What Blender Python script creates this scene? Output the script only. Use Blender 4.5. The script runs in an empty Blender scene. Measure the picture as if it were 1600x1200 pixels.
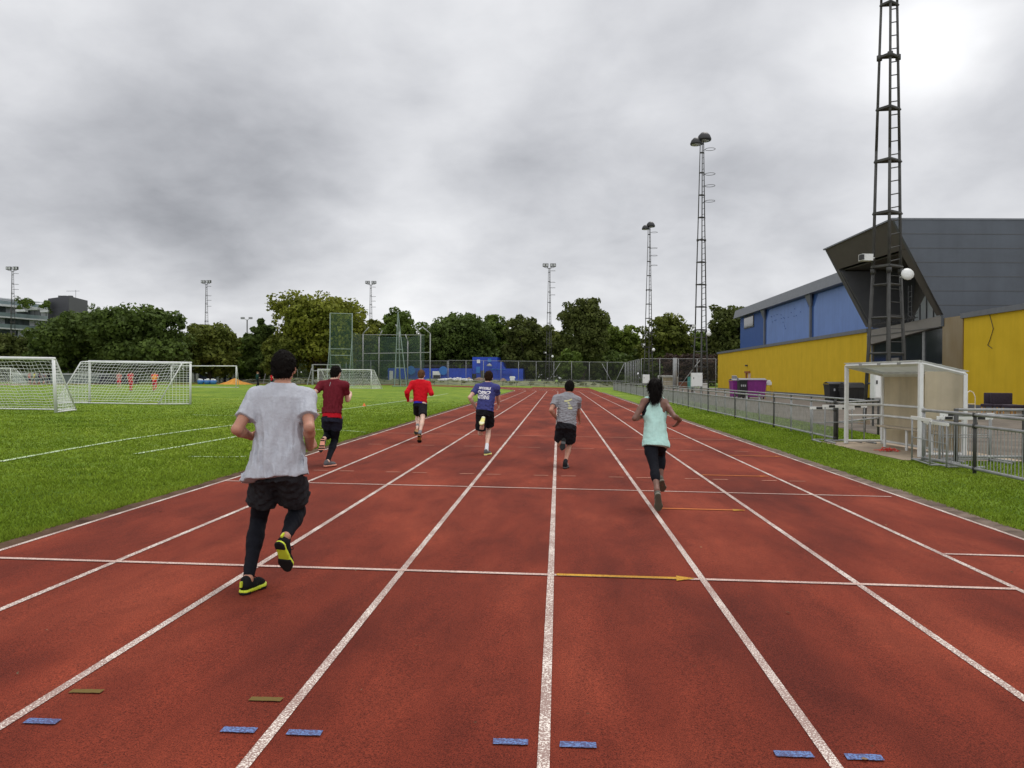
import bpy, bmesh, math, random
import numpy as np
from mathutils import Vector, Matrix
from mathutils.bvhtree import BVHTree

scene = bpy.context.scene
COL = scene.collection
R = math.radians

# ------------------------------------------------------------------ camera
F_PX, CXP, CYP = 1202.0, 800.0, 600.0
YAW, PITCH, ROLL = 0.06036, -0.00884, 0.0044
CAM = np.array([0.055, 0.0, 1.6083])


def _ry(v):
    x, y, z = v
    c, s = math.cos(ROLL), math.sin(ROLL)
    x, z = c * x - s * z, s * x + c * z
    c, s = math.cos(PITCH), math.sin(PITCH)
    y, z = c * y - s * z, s * y + c * z
    c, s = math.cos(YAW), math.sin(YAW)
    x, y = c * x - s * y, s * x + c * y
    return np.array([x, y, z])


cam_data = bpy.data.cameras.new('camera')
cam_data.sensor_width = 36.0
cam_data.lens = 36.0 * F_PX / 1600.0
cam_data.clip_end = 3000.0
cam = bpy.data.objects.new('camera', cam_data)
COL.objects.link(cam)
rx, uz, fw = _ry((1, 0, 0)), _ry((0, 0, 1)), _ry((0, 1, 0))
cam.matrix_world = Matrix(((rx[0], uz[0], -fw[0], CAM[0]), (rx[1], uz[1], -fw[1], CAM[1]),
                           (rx[2], uz[2], -fw[2], CAM[2]), (0, 0, 0, 1)))
scene.camera = cam

SLOPE = -0.01075


def gz(x):
    return SLOPE * min(max(x, -26.0), 5.6)


def ray(px, py):
    return _ry(((px - CXP) / F_PX, 1.0, -(py - CYP) / F_PX))


def D(px, py, d):            # a spot at depth d (metres) seen in that direction
    return CAM + ray(px, py) * d


def G(px, py):               # the same on the ground
    r = ray(px, py)
    x = 0.0
    for _ in range(30):
        t = (gz(x) - CAM[2]) / r[2]
        x = CAM[0] + r[0] * t
    return CAM + r * t


def GD(px, d):               # ground spot below a picture column at depth d
    p = D(px, 590, d)
    return np.array([p[0], p[1], gz(p[0])])


# ------------------------------------------------------------------ world, sun, exposure
SUN_EL, SUN_AZ = R(58), R(24)       # azimuth measured from +Y towards +X


def new_node(nt, t, **kw):
    n = nt.nodes.new(t)
    for k, v in kw.items():
        setattr(n, k, v)
    return n


def build_world():
    w = bpy.data.worlds.new("World")
    scene.world = w
    w.use_nodes = True
    nt = w.node_tree
    nt.nodes.clear()
    L = nt.links.new
    out = new_node(nt, 'ShaderNodeOutputWorld')
    bg = new_node(nt, 'ShaderNodeBackground')
    bg.inputs['Strength'].default_value = 0.1
    L(bg.outputs[0], out.inputs[0])
    sky = new_node(nt, 'ShaderNodeTexSky', sky_type='NISHITA')
    sky.sun_disc = False
    sky.sun_elevation = SUN_EL
    sky.sun_rotation = SUN_AZ
    tc = new_node(nt, 'ShaderNodeTexCoord')
    sep = new_node(nt, 'ShaderNodeSeparateXYZ')
    L(tc.outputs['Generated'], sep.inputs[0])

    def M(op, a, b=None, c=None):
        n = new_node(nt, 'ShaderNodeMath', operation=op)
        for i, v in enumerate((a, b, c)):
            if v is None:
                continue
            if isinstance(v, (int, float)):
                n.inputs[i].default_value = v
            else:
                L(v, n.inputs[i])
        return n.outputs[0]
    zc = M('ADD', M('MAXIMUM', sep.outputs[2], 0.0), 0.36)
    u = M('DIVIDE', sep.outputs[0], zc)
    v = M('DIVIDE', sep.outputs[1], zc)
    comb = new_node(nt, 'ShaderNodeCombineXYZ')
    L(u, comb.inputs[0]); L(v, comb.inputs[1])

    def noise(scale, detail, rough, dist, off=0.0):
        n = new_node(nt, 'ShaderNodeTexNoise')
        n.inputs['Scale'].default_value = scale
        n.inputs['Detail'].default_value = detail
        n.inputs['Roughness'].default_value = rough
        n.inputs['Distortion'].default_value = dist
        ad = new_node(nt, 'ShaderNodeVectorMath', operation='ADD')
        ad.inputs[1].default_value = (off, off * 1.7, off * .3)
        L(comb.outputs[0], ad.inputs[0])
        L(ad.outputs[0], n.inputs['Vector'])
        return n.outputs['Fac']

    def sharp(x, a, b):
        mr = new_node(nt, 'ShaderNodeMapRange', interpolation_type='SMOOTHSTEP')
        mr.inputs[1].default_value = a
        mr.inputs[2].default_value = b
        L(x, mr.inputs[0])
        return mr.outputs[0]
    n1 = noise(2.0, 6.0, .5, .15, 3.1)
    n2 = noise(5.5, 7.0, .55, .2, 8.0)
    warp = noise(2.1, 4.0, .55, .3, 21.0)

    def blob(px, py, ang, p=1.0):
        d = ray(px, py); d = d / np.linalg.norm(d)
        dt = new_node(nt, 'ShaderNodeVectorMath', operation='DOT_PRODUCT')
        L(tc.outputs['Generated'], dt.inputs[0])
        dt.inputs[1].default_value = tuple(d)
        a = M('ARCCOSINE', M('MINIMUM', dt.outputs['Value'], 1.0))
        a = M('ADD', a, M('MULTIPLY', M('SUBTRACT', warp, .5), ang * 1.1))
        mr = new_node(nt, 'ShaderNodeMapRange', interpolation_type='SMOOTHSTEP')
        mr.inputs[1].default_value = ang; mr.inputs[2].default_value = ang * .12
        L(a, mr.inputs[0])
        return mr.outputs[0]
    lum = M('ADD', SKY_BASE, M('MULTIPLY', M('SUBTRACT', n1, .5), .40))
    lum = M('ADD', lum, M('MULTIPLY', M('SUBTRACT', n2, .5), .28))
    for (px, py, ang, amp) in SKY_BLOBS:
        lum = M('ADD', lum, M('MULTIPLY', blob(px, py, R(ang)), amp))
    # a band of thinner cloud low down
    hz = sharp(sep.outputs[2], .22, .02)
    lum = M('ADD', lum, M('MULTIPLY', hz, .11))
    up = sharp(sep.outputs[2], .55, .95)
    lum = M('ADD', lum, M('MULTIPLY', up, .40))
    behind = sharp(sep.outputs[1], .1, -.6)      # sky brightened behind the camera, added as fill for camera-facing surfaces
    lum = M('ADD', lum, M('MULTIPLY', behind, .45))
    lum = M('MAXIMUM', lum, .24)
    # cool in the dark undersides, nearly neutral where thin
    cr = new_node(nt, 'ShaderNodeValToRGB')
    cr.color_ramp.elements[0].position = .2; cr.color_ramp.elements[0].color = (.955, .98, 1.065, 1)
    cr.color_ramp.elements[1].position = .75; cr.color_ramp.elements[1].color = (.985, .99, 1.01, 1)
    L(lum, cr.inputs[0])
    sc = new_node(nt, 'ShaderNodeVectorMath', operation='SCALE')
    L(cr.outputs[0], sc.inputs[0]); L(M('MULTIPLY', lum, 10.0), sc.inputs[3])
    mix = new_node(nt, 'ShaderNodeMixRGB')
    mix.inputs[0].default_value = .97
    L(sky.outputs[0], mix.inputs[1]); L(sc.outputs[0], mix.inputs[2])
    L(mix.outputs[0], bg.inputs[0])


SKY_BASE = .575
SKY_BLOBS = [(230, 210, 19, -.14), (400, 330, 13, -.10), (60, 40, 10, .05), (650, 60, 14, .04), (1150, 330, 15, -.09),
             (1425, 90, 8, .13), (1445, 60, 5, .08), (1340, 150, 13, .05), (1500, 20, 6, .05), (580, 420, 10, .08), (150, 440, 9, .04),
             (1000, 60, 10, -.04), (1570, 290, 9, -.07), (800, 260, 8, -.06), (760, 130, 7, .05)]
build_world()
sun = bpy.data.lights.new('sun', 'SUN')
sun.energy = 1.3
sun.angle = R(24)
sun.color = (1.0, .965, .92)
sun_o = bpy.data.objects.new('sun', sun)
COL.objects.link(sun_o)
sd = Vector((math.sin(SUN_AZ) * math.cos(SUN_EL), math.cos(SUN_AZ) * math.cos(SUN_EL), math.sin(SUN_EL)))
sun_o.rotation_euler = sd.to_track_quat('Z', 'Y').to_euler()
sun_o.location = (0, 0, 60)
scene.view_settings.view_transform = 'Standard'
scene.view_settings.look = 'None'
scene.view_settings.exposure = 0.30
scene.view_settings.gamma = 1.0
scene.cycles.max_bounces = 6
scene.cycles.transparent_max_bounces = 24
scene.cycles.use_denoising = True


# ------------------------------------------------------------------ materials
def mat(name, col, rough=.7, var=.12, scale=6.0, col2=None, bump=0.0, bscale=40.0, metal=0.0, detail=4.0,
        transl=0.0, alpha=1.0, island=0.0, spec=.5, stretch=None, streak=0.0):
    m = bpy.data.materials.new(name)
    m.use_nodes = True
    nt = m.node_tree
    L = nt.links.new
    b = nt.nodes['Principled BSDF']
    b.inputs['Roughness'].default_value = rough
    b.inputs['Metallic'].default_value = metal
    b.inputs['Specular IOR Level'].default_value = spec
    tc = new_node(nt, 'ShaderNodeTexCoord')
    vec = tc.outputs['Object']
    if stretch:
        mp = new_node(nt, 'ShaderNodeMapping')
        mp.inputs['Scale'].default_value = stretch
        L(vec, mp.inputs[0])
        vec = mp.outputs[0]
    n = new_node(nt, 'ShaderNodeTexNoise')
    n.inputs['Scale'].default_value = scale
    n.inputs['Detail'].default_value = detail
    n.inputs['Roughness'].default_value = .6
    L(vec, n.inputs['Vector'])
    c = Vector(col)
    a = [max(0, x * (1 - var)) for x in c]
    d = list(col2) if col2 else [min(1, x * (1 + var)) for x in c]
    cr = new_node(nt, 'ShaderNodeValToRGB')
    cr.color_ramp.elements[0].position = .3
    cr.color_ramp.elements[1].position = .7
    cr.color_ramp.elements[0].color = (*a, 1)
    cr.color_ramp.elements[1].color = (*d, 1)
    L(n.outputs['Fac'], cr.inputs[0])
    colout = cr.outputs[0]
    if streak:
        mp = new_node(nt, 'ShaderNodeMapping')
        mp.inputs['Scale'].default_value = (1.3, 1.3, .12)
        L(tc.outputs['Object'], mp.inputs[0])
        ns = new_node(nt, 'ShaderNodeTexNoise')
        ns.inputs['Scale'].default_value = 1.6
        ns.inputs['Detail'].default_value = 6
        L(mp.outputs[0], ns.inputs['Vector'])
        mr = new_node(nt, 'ShaderNodeMapRange')
        mr.inputs[1].default_value = .42; mr.inputs[2].default_value = .75
        mr.inputs[3].default_value = 1.0; mr.inputs[4].default_value = 1 - streak
        L(ns.outputs['Fac'], mr.inputs[0])
        mx = new_node(nt, 'ShaderNodeVectorMath', operation='SCALE')
        L(colout, mx.inputs[0]); L(mr.outputs[0], mx.inputs[3])
        colout = mx.outputs[0]
    if island:
        gi = new_node(nt, 'ShaderNodeNewGeometry')
        mr = new_node(nt, 'ShaderNodeMapRange')
        mr.inputs[3].default_value = 1 - island; mr.inputs[4].default_value = 1 + island
        L(gi.outputs['Random Per Island'], mr.inputs[0])
        mx = new_node(nt, 'ShaderNodeVectorMath', operation='SCALE')
        L(colout, mx.inputs[0]); L(mr.outputs[0], mx.inputs[3])
        colout = mx.outputs[0]
    L(colout, b.inputs['Base Color'])
    if bump:
        nb = new_node(nt, 'ShaderNodeTexNoise')
        nb.inputs['Scale'].default_value = bscale
        nb.inputs['Detail'].default_value = 3
        L(vec, nb.inputs['Vector'])
        bp = new_node(nt, 'ShaderNodeBump')
        bp.inputs['Strength'].default_value = bump
        bp.inputs['Distance'].default_value = .02
        L(nb.outputs['Fac'], bp.inputs['Height'])
        L(bp.outputs[0], b.inputs['Normal'])
    outn = nt.nodes['Material Output']
    sh = b.outputs[0]
    if transl:
        tr = new_node(nt, 'ShaderNodeBsdfTranslucent')
        L(colout, tr.inputs[0])
        ms = new_node(nt, 'ShaderNodeMixShader')
        ms.inputs[0].default_value = transl
        L(sh, ms.inputs[1]); L(tr.outputs[0], ms.inputs[2])
        sh = ms.outputs[0]
    if alpha < 1:
        tp = new_node(nt, 'ShaderNodeBsdfTransparent')
        ms = new_node(nt, 'ShaderNodeMixShader')
        ms.inputs[0].default_value = alpha
        L(tp.outputs[0], ms.inputs[1]); L(sh, ms.inputs[2])
        sh = ms.outputs[0]
    L(sh, outn.inputs[0])
    return m


# ------------------------------------------------------------------ mesh helpers
class MB:
    def __init__(s):
        s.v, s.f = [], []

    def add(s, vs, fs):
        o = len(s.v)
        s.v += [tuple(map(float, v)) for v in vs]
        s.f += [tuple(i + o for i in f) for f in fs]
        return s

    def box(s, c, size, rz=0.0, taper=1.0, rx=0.0):
        hx, hy, hz = size[0] / 2, size[1] / 2, size[2] / 2
        m = Matrix.Rotation(rz, 3, 'Z') @ Matrix.Rotation(rx, 3, 'X')
        vs = []
        for z in (-hz, hz):
            t = taper if z > 0 else 1
            for x, y in ((-hx, -hy), (hx, -hy), (hx, hy), (-hx, hy)):
                p = m @ Vector((x * t, y * t, z))
                vs.append((c[0] + p.x, c[1] + p.y, c[2] + p.z))
        return s.add(vs, [(3, 2, 1, 0), (4, 5, 6, 7), (0, 1, 5, 4), (1, 2, 6, 5), (2, 3, 7, 6), (3, 0, 4, 7)])

    def bbox(s, c, size, b=.01, rz=0.0):       # box with chamfered edges
        bm = bmesh.new()
        bmesh.ops.create_cube(bm, size=1)
        for v in bm.verts:
            v.co = Vector((v.co.x * size[0], v.co.y * size[1], v.co.z * size[2]))
        bmesh.ops.bevel(bm, geom=list(bm.edges), offset=b, segments=2, affect='EDGES', profile=.6)
        m = Matrix.Rotation(rz, 3, 'Z')
        bm.verts.index_update()
        s.add([Vector(c) + m @ v.co for v in bm.verts], [[v.index for v in f.verts] for f in bm.faces])
        bm.free()
        return s

    def bar(s, p, q, r, n=6, r2=None):
        p, q = Vector(p), Vector(q)
        d = q - p
        if d.length < 1e-6:
            return s
        d.normalize()
        a = d.orthogonal().normalized()
        b = d.cross(a)
        r2 = r if r2 is None else r2
        vs = []
        for k, (c, rr) in enumerate(((p, r), (q, r2))):
            for i in range(n):
                t = 2 * math.pi * (i + .5) / n
                vs.append(c + (a * math.cos(t) + b * math.sin(t)) * rr)
        fs = [(i, (i + 1) % n, n + (i + 1) % n, n + i) for i in range(n)]
        fs += [tuple(range(n - 1, -1, -1)), tuple(range(n, 2 * n))]
        return s.add(vs, fs)

    def path(s, pts, r, n=6):
        for i in range(len(pts) - 1):
            s.bar(pts[i], pts[i + 1], r, n)
        return s

    def quad(s, a, b, c, d):
        return s.add([a, b, c, d], [(0, 1, 2, 3)])

    def prism(s, poly, off):       # polygon (3d points) extruded by the vector off
        n = len(poly)
        o = Vector(off)
        vs = [Vector(p) for p in poly] + [Vector(p) + o for p in poly]
        fs = [tuple(range(n - 1, -1, -1)), tuple(range(n, 2 * n))]
        fs += [(i, (i + 1) % n, n + (i + 1) % n, n + i) for i in range(n)]
        return s.add(vs, fs)

    def lathe(s, c, prof, n=16):
        vs, fs = [], []
        for (r, z) in prof:
            for i in range(n):
                t = 2 * math.pi * i / n
                vs.append((c[0] + r * math.cos(t), c[1] + r * math.sin(t), c[2] + z))
        m = len(prof)
        for j in range(m - 1):
            for i in range(n):
                fs.append((j * n + i, j * n + (i + 1) % n, (j + 1) * n + (i + 1) % n, (j + 1) * n + i))
        fs.append(tuple(range(n - 1, -1, -1)))
        fs.append(tuple((m - 1) * n + i for i in range(n)))
        return s.add(vs, fs)

    def build(s, name, m, parent=None, smooth=False, recalc=True):
        me = bpy.data.meshes.new(name)
        me.from_pydata(s.v, [], s.f)
        return finish(me, name, m, parent, smooth, recalc)


def world_loc(o):
    p = Vector((0, 0, 0))
    while o is not None:
        p = p + o.location
        o = o.parent
    return p


def finish(me, name, m, parent=None, smooth=False, recalc=False, origin=None):
    if recalc:
        bm = bmesh.new(); bm.from_mesh(me)
        bmesh.ops.recalc_face_normals(bm, faces=bm.faces)
        bm.to_mesh(me); bm.free()
    o = bpy.data.objects.new(name, me)
    COL.objects.link(o)
    if m:
        me.materials.append(m)
    if parent is not None:
        me.transform(Matrix.Translation(-world_loc(parent)))
        o.parent = parent
    elif origin is not None:
        me.transform(Matrix.Translation(-Vector(origin)))
        o.location = Vector(origin)
    if smooth:
        me.polygons.foreach_set('use_smooth', [True] * len(me.polygons))
    me.update()
    return o


def np_mesh(name, V, Fq, m, parent=None, smooth=False, origin=None):
    me = bpy.data.meshes.new(name)
    V = np.ascontiguousarray(V, dtype=np.float32)
    k = Fq.shape[1]
    me.vertices.add(len(V)); me.vertices.foreach_set('co', V.ravel())
    me.loops.add(Fq.size); me.loops.foreach_set('vertex_index', np.ascontiguousarray(Fq, dtype=np.int32).ravel())
    me.polygons.add(len(Fq))
    me.polygons.foreach_set('loop_start', np.arange(0, Fq.size, k, dtype=np.int32))
    me.update(calc_edges=True)
    return finish(me, name, m, parent, smooth, False, origin)


def tag(o, label=None, cat=None, group=None, kind=None):
    if label: o['label'] = label
    if cat: o['category'] = cat
    if group: o['group'] = group
    if kind: o['kind'] = kind
    return o


def thing(name, loc, label, cat, group=None):
    o = bpy.data.objects.new(name, None)
    o.empty_display_size = .3
    o.location = Vector([float(x) for x in loc])
    COL.objects.link(o)
    return tag(o, label, cat, group)


def copy_tree(o, parent=None):
    c = o.copy()
    COL.objects.link(c)
    c.parent = parent
    for ch in list(o.children):
        copy_tree(ch, c)
    return c
# ------------------------------------------------------------------ setting materials
def track_mat():
    m = bpy.data.materials.new('tartan_track')
    m.use_nodes = True
    nt = m.node_tree; L = nt.links.new
    b = nt.nodes['Principled BSDF']
    b.inputs['Roughness'].default_value = .95
    b.inputs['Specular IOR Level'].default_value = .12
    b.inputs['Sheen Weight'].default_value = .09
    b.inputs['Sheen Roughness'].default_value = .45
    b.inputs['Sheen Tint'].default_value = (1, .30, .20, 1)
    tc = new_node(nt, 'ShaderNodeTexCoord')

    def noise(scale, detail, rough=.6, st=None, dist=0.0):
        n = new_node(nt, 'ShaderNodeTexNoise')
        n.inputs['Scale'].default_value = scale; n.inputs['Detail'].default_value = detail
        n.inputs['Roughness'].default_value = rough; n.inputs['Distortion'].default_value = dist
        v = tc.outputs['Object']
        if st:
            mp = new_node(nt, 'ShaderNodeMapping'); mp.inputs['Scale'].default_value = st
            L(v, mp.inputs[0]); v = mp.outputs[0]
        L(v, n.inputs['Vector'])
        return n.outputs['Fac']

    def ramp(fac, stops):
        cr = new_node(nt, 'ShaderNodeValToRGB')
        while len(cr.color_ramp.elements) < len(stops):
            cr.color_ramp.elements.new(.5)
        for e, (p, c) in zip(cr.color_ramp.elements, stops):
            e.position = p; e.color = (*c, 1)
        L(fac, cr.inputs[0])
        return cr.outputs[0]

    def mul(a, b_, f=1.0):
        mx = new_node(nt, 'ShaderNodeMixRGB', blend_type='MULTIPLY')
        mx.inputs[0].default_value = f
        L(a, mx.inputs[1]); L(b_, mx.inputs[2])
        return mx.outputs[0]
    # broad damp and worn patches, drawn out along the lanes
    base = ramp(noise(.75, 4, .55, (1.1, .42, 1), .2), [(.33, (.090, .0140, .0085)), (.50, (.150, .0245, .0128)), (.68, (.232, .044, .0225))])
    grain = ramp(noise(170, 2, .7), [(.36, (.22, .18, .18)), (.48, (1, 1, 1)), (.62, (1.1, 1.08, 1.05)), (.72, (2.0, 1.8, 1.6))])
    grain2 = ramp(noise(60, 3, .7), [(.3, (.68, .64, .64)), (.5, (1, 1, 1)), (.75, (1.16, 1.14, 1.1))])
    scuff = ramp(noise(3.0, 7, .68, (1.1, .38, 1), .5), [(.28, (.74, .73, .76)), (.5, (1, 1, 1)), (.76, (1.24, 1.2, 1.15))])
    c = mul(mul(mul(base, grain), grain2), scuff)
    # pale dust here and there
    dust = new_node(nt, 'ShaderNodeMixRGB')
    fac = ramp(noise(7.5, 8, .78, None, .8), [(.66, (0, 0, 0)), (.80, (.30, .30, .30))])
    L(fac, dust.inputs[0]); L(c, dust.inputs[1]); dust.inputs[2].default_value = (.36, .17, .12, 1)
    # fallen bits: tiny dark and pale specks
    vo = new_node(nt, 'ShaderNodeTexVoronoi'); vo.inputs['Scale'].default_value = 4.2; vo.inputs['Randomness'].default_value = 1
    L(tc.outputs['Object'], vo.inputs['Vector'])
    sp = ramp(vo.outputs['Distance'], [(.026, (.8, .8, .8)), (.04, (0, 0, 0))])
    spk = new_node(nt, 'ShaderNodeMixRGB')
    L(sp, spk.inputs[0]); L(dust.outputs[0], spk.inputs[1]); spk.inputs[2].default_value = (.07, .035, .02, 1)
    L(spk.outputs[0], b.inputs['Base Color'])
    bp = new_node(nt, 'ShaderNodeBump'); bp.inputs['Strength'].default_value = .55; bp.inputs['Distance'].default_value = .006
    L(noise(150, 2, .7), bp.inputs['Height']); L(bp.outputs[0], b.inputs['Normal'])
    return m


def paint_mat(name, col, wear=.35, under=(.13, .03, .02), gscale=105):
    m = bpy.data.materials.new(name)
    m.use_nodes = True
    nt = m.node_tree; L = nt.links.new
    b = nt.nodes['Principled BSDF']
    b.inputs['Roughness'].default_value = .9
    b.inputs['Specular IOR Level'].default_value = .15
    tc = new_node(nt, 'ShaderNodeTexCoord')
    n = new_node(nt, 'ShaderNodeTexNoise'); n.inputs['Scale'].default_value = gscale; n.inputs['Detail'].default_value = 2
    n.inputs['Roughness'].default_value = .7
    n2 = new_node(nt, 'ShaderNodeTexNoise'); n2.inputs['Scale'].default_value = 2.2; n2.inputs['Detail'].default_value = 6
    L(tc.outputs['Object'], n.inputs['Vector']); L(tc.outputs['Object'], n2.inputs['Vector'])
    ad = new_node(nt, 'ShaderNodeMath', operation='MULTIPLY_ADD')
    L(n2.outputs['Fac'], ad.inputs[0]); ad.inputs[1].default_value = .35; L(n.outputs['Fac'], ad.inputs[2])
    cr = new_node(nt, 'ShaderNodeValToRGB')
    p = .50 + .3 * wear
    cr.color_ramp.elements[0].position = p - .05; cr.color_ramp.elements[1].position = p + .06
    cr.color_ramp.elements[0].color = (*[x * (1 - wear) + y * wear for x, y in zip(col, under)], 1)
    cr.color_ramp.elements[1].color = (*col, 1)
    L(ad.outputs[0], cr.inputs[0]); L(cr.outputs[0], b.inputs['Base Color'])
    bp = new_node(nt, 'ShaderNodeBump'); bp.inputs['Strength'].default_value = .5; bp.inputs['Distance'].default_value = .006
    L(n.outputs['Fac'], bp.inputs['Height']); L(bp.outputs[0], b.inputs['Normal'])
    return m


def turf_mat():
    m = bpy.data.materials.new('turf')
    m.use_nodes = True
    nt = m.node_tree; L = nt.links.new
    b = nt.nodes['Principled BSDF']
    b.inputs['Roughness'].default_value = .9
    b.inputs['Specular IOR Level'].default_value = .15
    tc = new_node(nt, 'ShaderNodeTexCoord')

    def noise(scale, detail, st=None, rough=.65):
        n = new_node(nt, 'ShaderNodeTexNoise')
        n.inputs['Scale'].default_value = scale; n.inputs['Detail'].default_value = detail
        n.inputs['Roughness'].default_value = rough
        v = tc.outputs['Object']
        if st:
            mp = new_node(nt, 'ShaderNodeMapping'); mp.inputs['Scale'].default_value = st
            L(v, mp.inputs[0]); v = mp.outputs[0]
        L(v, n.inputs['Vector'])
        return n.outputs['Fac']

    def ramp(fac, stops):
        cr = new_node(nt, 'ShaderNodeValToRGB')
        while len(cr.color_ramp.elements) < len(stops):
            cr.color_ramp.elements.new(.5)
        for e, (p, c) in zip(cr.color_ramp.elements, stops):
            e.position = p; e.color = (*c, 1)
        L(fac, cr.inputs[0])
        return cr.outputs[0]

    def mul(a, b_):
        mx = new_node(nt, 'ShaderNodeMixRGB', blend_type='MULTIPLY')
        mx.inputs[0].default_value = 1
        L(a, mx.inputs[1]); L(b_, mx.inputs[2])
        return mx.outputs[0]
    base = ramp(noise(.16, 6, (1, 1.0, 1)), [(.32, (.092, .165, .010)), (.5, (.136, .215, .015)), (.68, (.200, .265, .027))])
    mid = ramp(noise(1.3, 6), [(.3, (.55, .64, .55)), (.5, (1, 1, 1)), (.72, (1.36, 1.22, 1.2))])
    fine = ramp(noise(26, 4, None, .75), [(.3, (.45, .52, .4)), (.5, (1, 1, 1)), (.72, (1.5, 1.35, 1.3))])
    L(mul(mul(base, mid), fine), b.inputs['Base Color'])
    bp = new_node(nt, 'ShaderNodeBump'); bp.inputs['Strength'].default_value = .9; bp.inputs['Distance'].default_value = .04
    L(noise(30, 4, None, .75), bp.inputs['Height']); L(bp.outputs[0], b.inputs['Normal'])
    return m


M_TRACK = track_mat()
M_TURF = turf_mat()
M_WHITE = paint_mat('lane_paint', (.76, .69, .62), .75)
M_WHITE_FAINT = paint_mat('worn_white_paint', (.50, .24, .17), .6)
M_CROSS = paint_mat('thin_white_paint', (.62, .47, .41), .6)
M_YEL = paint_mat('yellow_paint', (.54, .30, .035), .6)
M_ORANGE = paint_mat('worn_orange_paint', (.55, .17, .045), .5)
M_BLUE = paint_mat('blue_paint', (.13, .21, .42), .7, (.06, .03, .06), 90)
M_OLIVE = paint_mat('olive_paint', (.135, .095, .028), .35, (.13, .05, .018), 90)
M_TURFLINE = paint_mat('pitch_chalk', (.50, .60, .40), .45, (.10, .18, .03), 30)
M_KERB = mat('weathered_kerb', (.075, .040, .026), .95, .4, 3.0, (.135, .085, .055), .6, 60, spec=.1)
M_KERB2 = mat('concrete_kerb', (.105, .075, .058), .95, .35, 4.0, (.20, .15, .12), .5, 60, spec=.1)
M_TARMAC = mat('grey_tarmac', (.115, .100, .083), .95, .25, 1.1, (.18, .155, .128), .3, 90, spec=.1)
M_CONC = mat('worn_concrete', (.30, .235, .165), .9, .25, 2.0, None, .3, 60)

# ------------------------------------------------------------------ ground, track
TURF_DROP = .012
xs = [-420, -120, -60, -26, -20, -14, -9, -5, 0, 5.6, 9, 14, 24, 60, 420]
ys = [-40, -10, 0, 10, 20, 40, 80, 140, 200, 700]
g = MB()
for y in ys:
    for x in xs:
        g.v.append((x, y, gz(x) - TURF_DROP))
nx = len(xs)
for j in range(len(ys) - 1):
    for i in range(nx - 1):
        a = j * nx + i
        g.f.append((a, a + 1, a + 1 + nx, a + nx))
tag(g.build('ground', M_TURF), 'mown green playing field turf either side of the running track', 'ground', None, 'structure')

YB, XC, LW = 86.0, -41.4, 1.22      # where the bend starts, centre of the bend, lane width


def strip(mb, pts, half, dz):
    """a flat ribbon following pts (x, y) on the ground"""
    n = len(pts)
    for i, (x, y) in enumerate(pts):
        a = pts[max(0, i - 1)]; b = pts[min(n - 1, i + 1)]
        dx, dy = b[0] - a[0], b[1] - a[1]
        l = math.hypot(dx, dy)
        nx_, ny_ = dy / l, -dx / l
        for s in (-1, 1):
            px, py = x + s * nx_ * half, y + s * ny_ * half
            mb.v.append((px, py, gz(px) + dz))
    o = len(mb.v) - 2 * n
    for i in range(n - 1):
        a = o + 2 * i
        mb.f.append((a, a + 1, a + 3, a + 2))


def oval(x, y0=-30.0):
    r = x - XC
    pts = [(x, y0 + (YB - y0) * i / 30) for i in range(31)]
    pts += [(XC + r * math.cos(t), YB + r * math.sin(t)) for t in [math.pi * k / 90 for k in range(1, 91)]]
    pts += [(XC - r, YB - 20 * k) for k in range(1, 6)]
    return pts


t = MB()
n_across = 10
lanes_pts = [oval(-4.90 + 9.80 * i / n_across) for i in range(n_across + 1)]
for row in lanes_pts:
    for (x, y) in row:
        t.v.append((x, y, gz(x)))
n = len(lanes_pts[0])
for i in range(n_across):
    for j in range(n - 1):
        t.f.append((i * n + j, (i + 1) * n + j, (i + 1) * n + j + 1, i * n + j + 1))
# the extra run-out where the straight carries on past the bend
track = t.build('running_track', M_TRACK)
tag(track, 'red synthetic running track with eight lanes marked in white', 'running track', None, 'structure')
s_ = MB()
for (x0, x1, y0, y1) in ((-4.0, 4.86, YB, 124.0),):
    nn = 8
    for i in range(nn + 1):
        x = x0 + (x1 - x0) * i / nn
        for y in (y0, y1):
            s_.v.append((x, y, gz(x) - .006))
    for i in range(nn):
        s_.f.append((2 * i, 2 * i + 2, 2 * i + 3, 2 * i + 1))
s_.build('track_runout', M_TRACK, track)
for k in range(-4, 5):
    lb = MB()
    strip(lb, oval(LW * k), .026, .004)
    lb.build('lane_line', M_WHITE, track)


def cross(Y, k0, k1, m, w=.05, dx0=0.0, dx1=0.0, name='cross_line', dz=.007):
    b = MB()
    nseg = 10
    x0, x1 = k0 * LW + dx0, k1 * LW + dx1
    strip(b, [(x0 + (x1 - x0) * i / nseg, Y) for i in range(nseg + 1)], w / 2, dz)
    return b.build(name, m, track)


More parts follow.
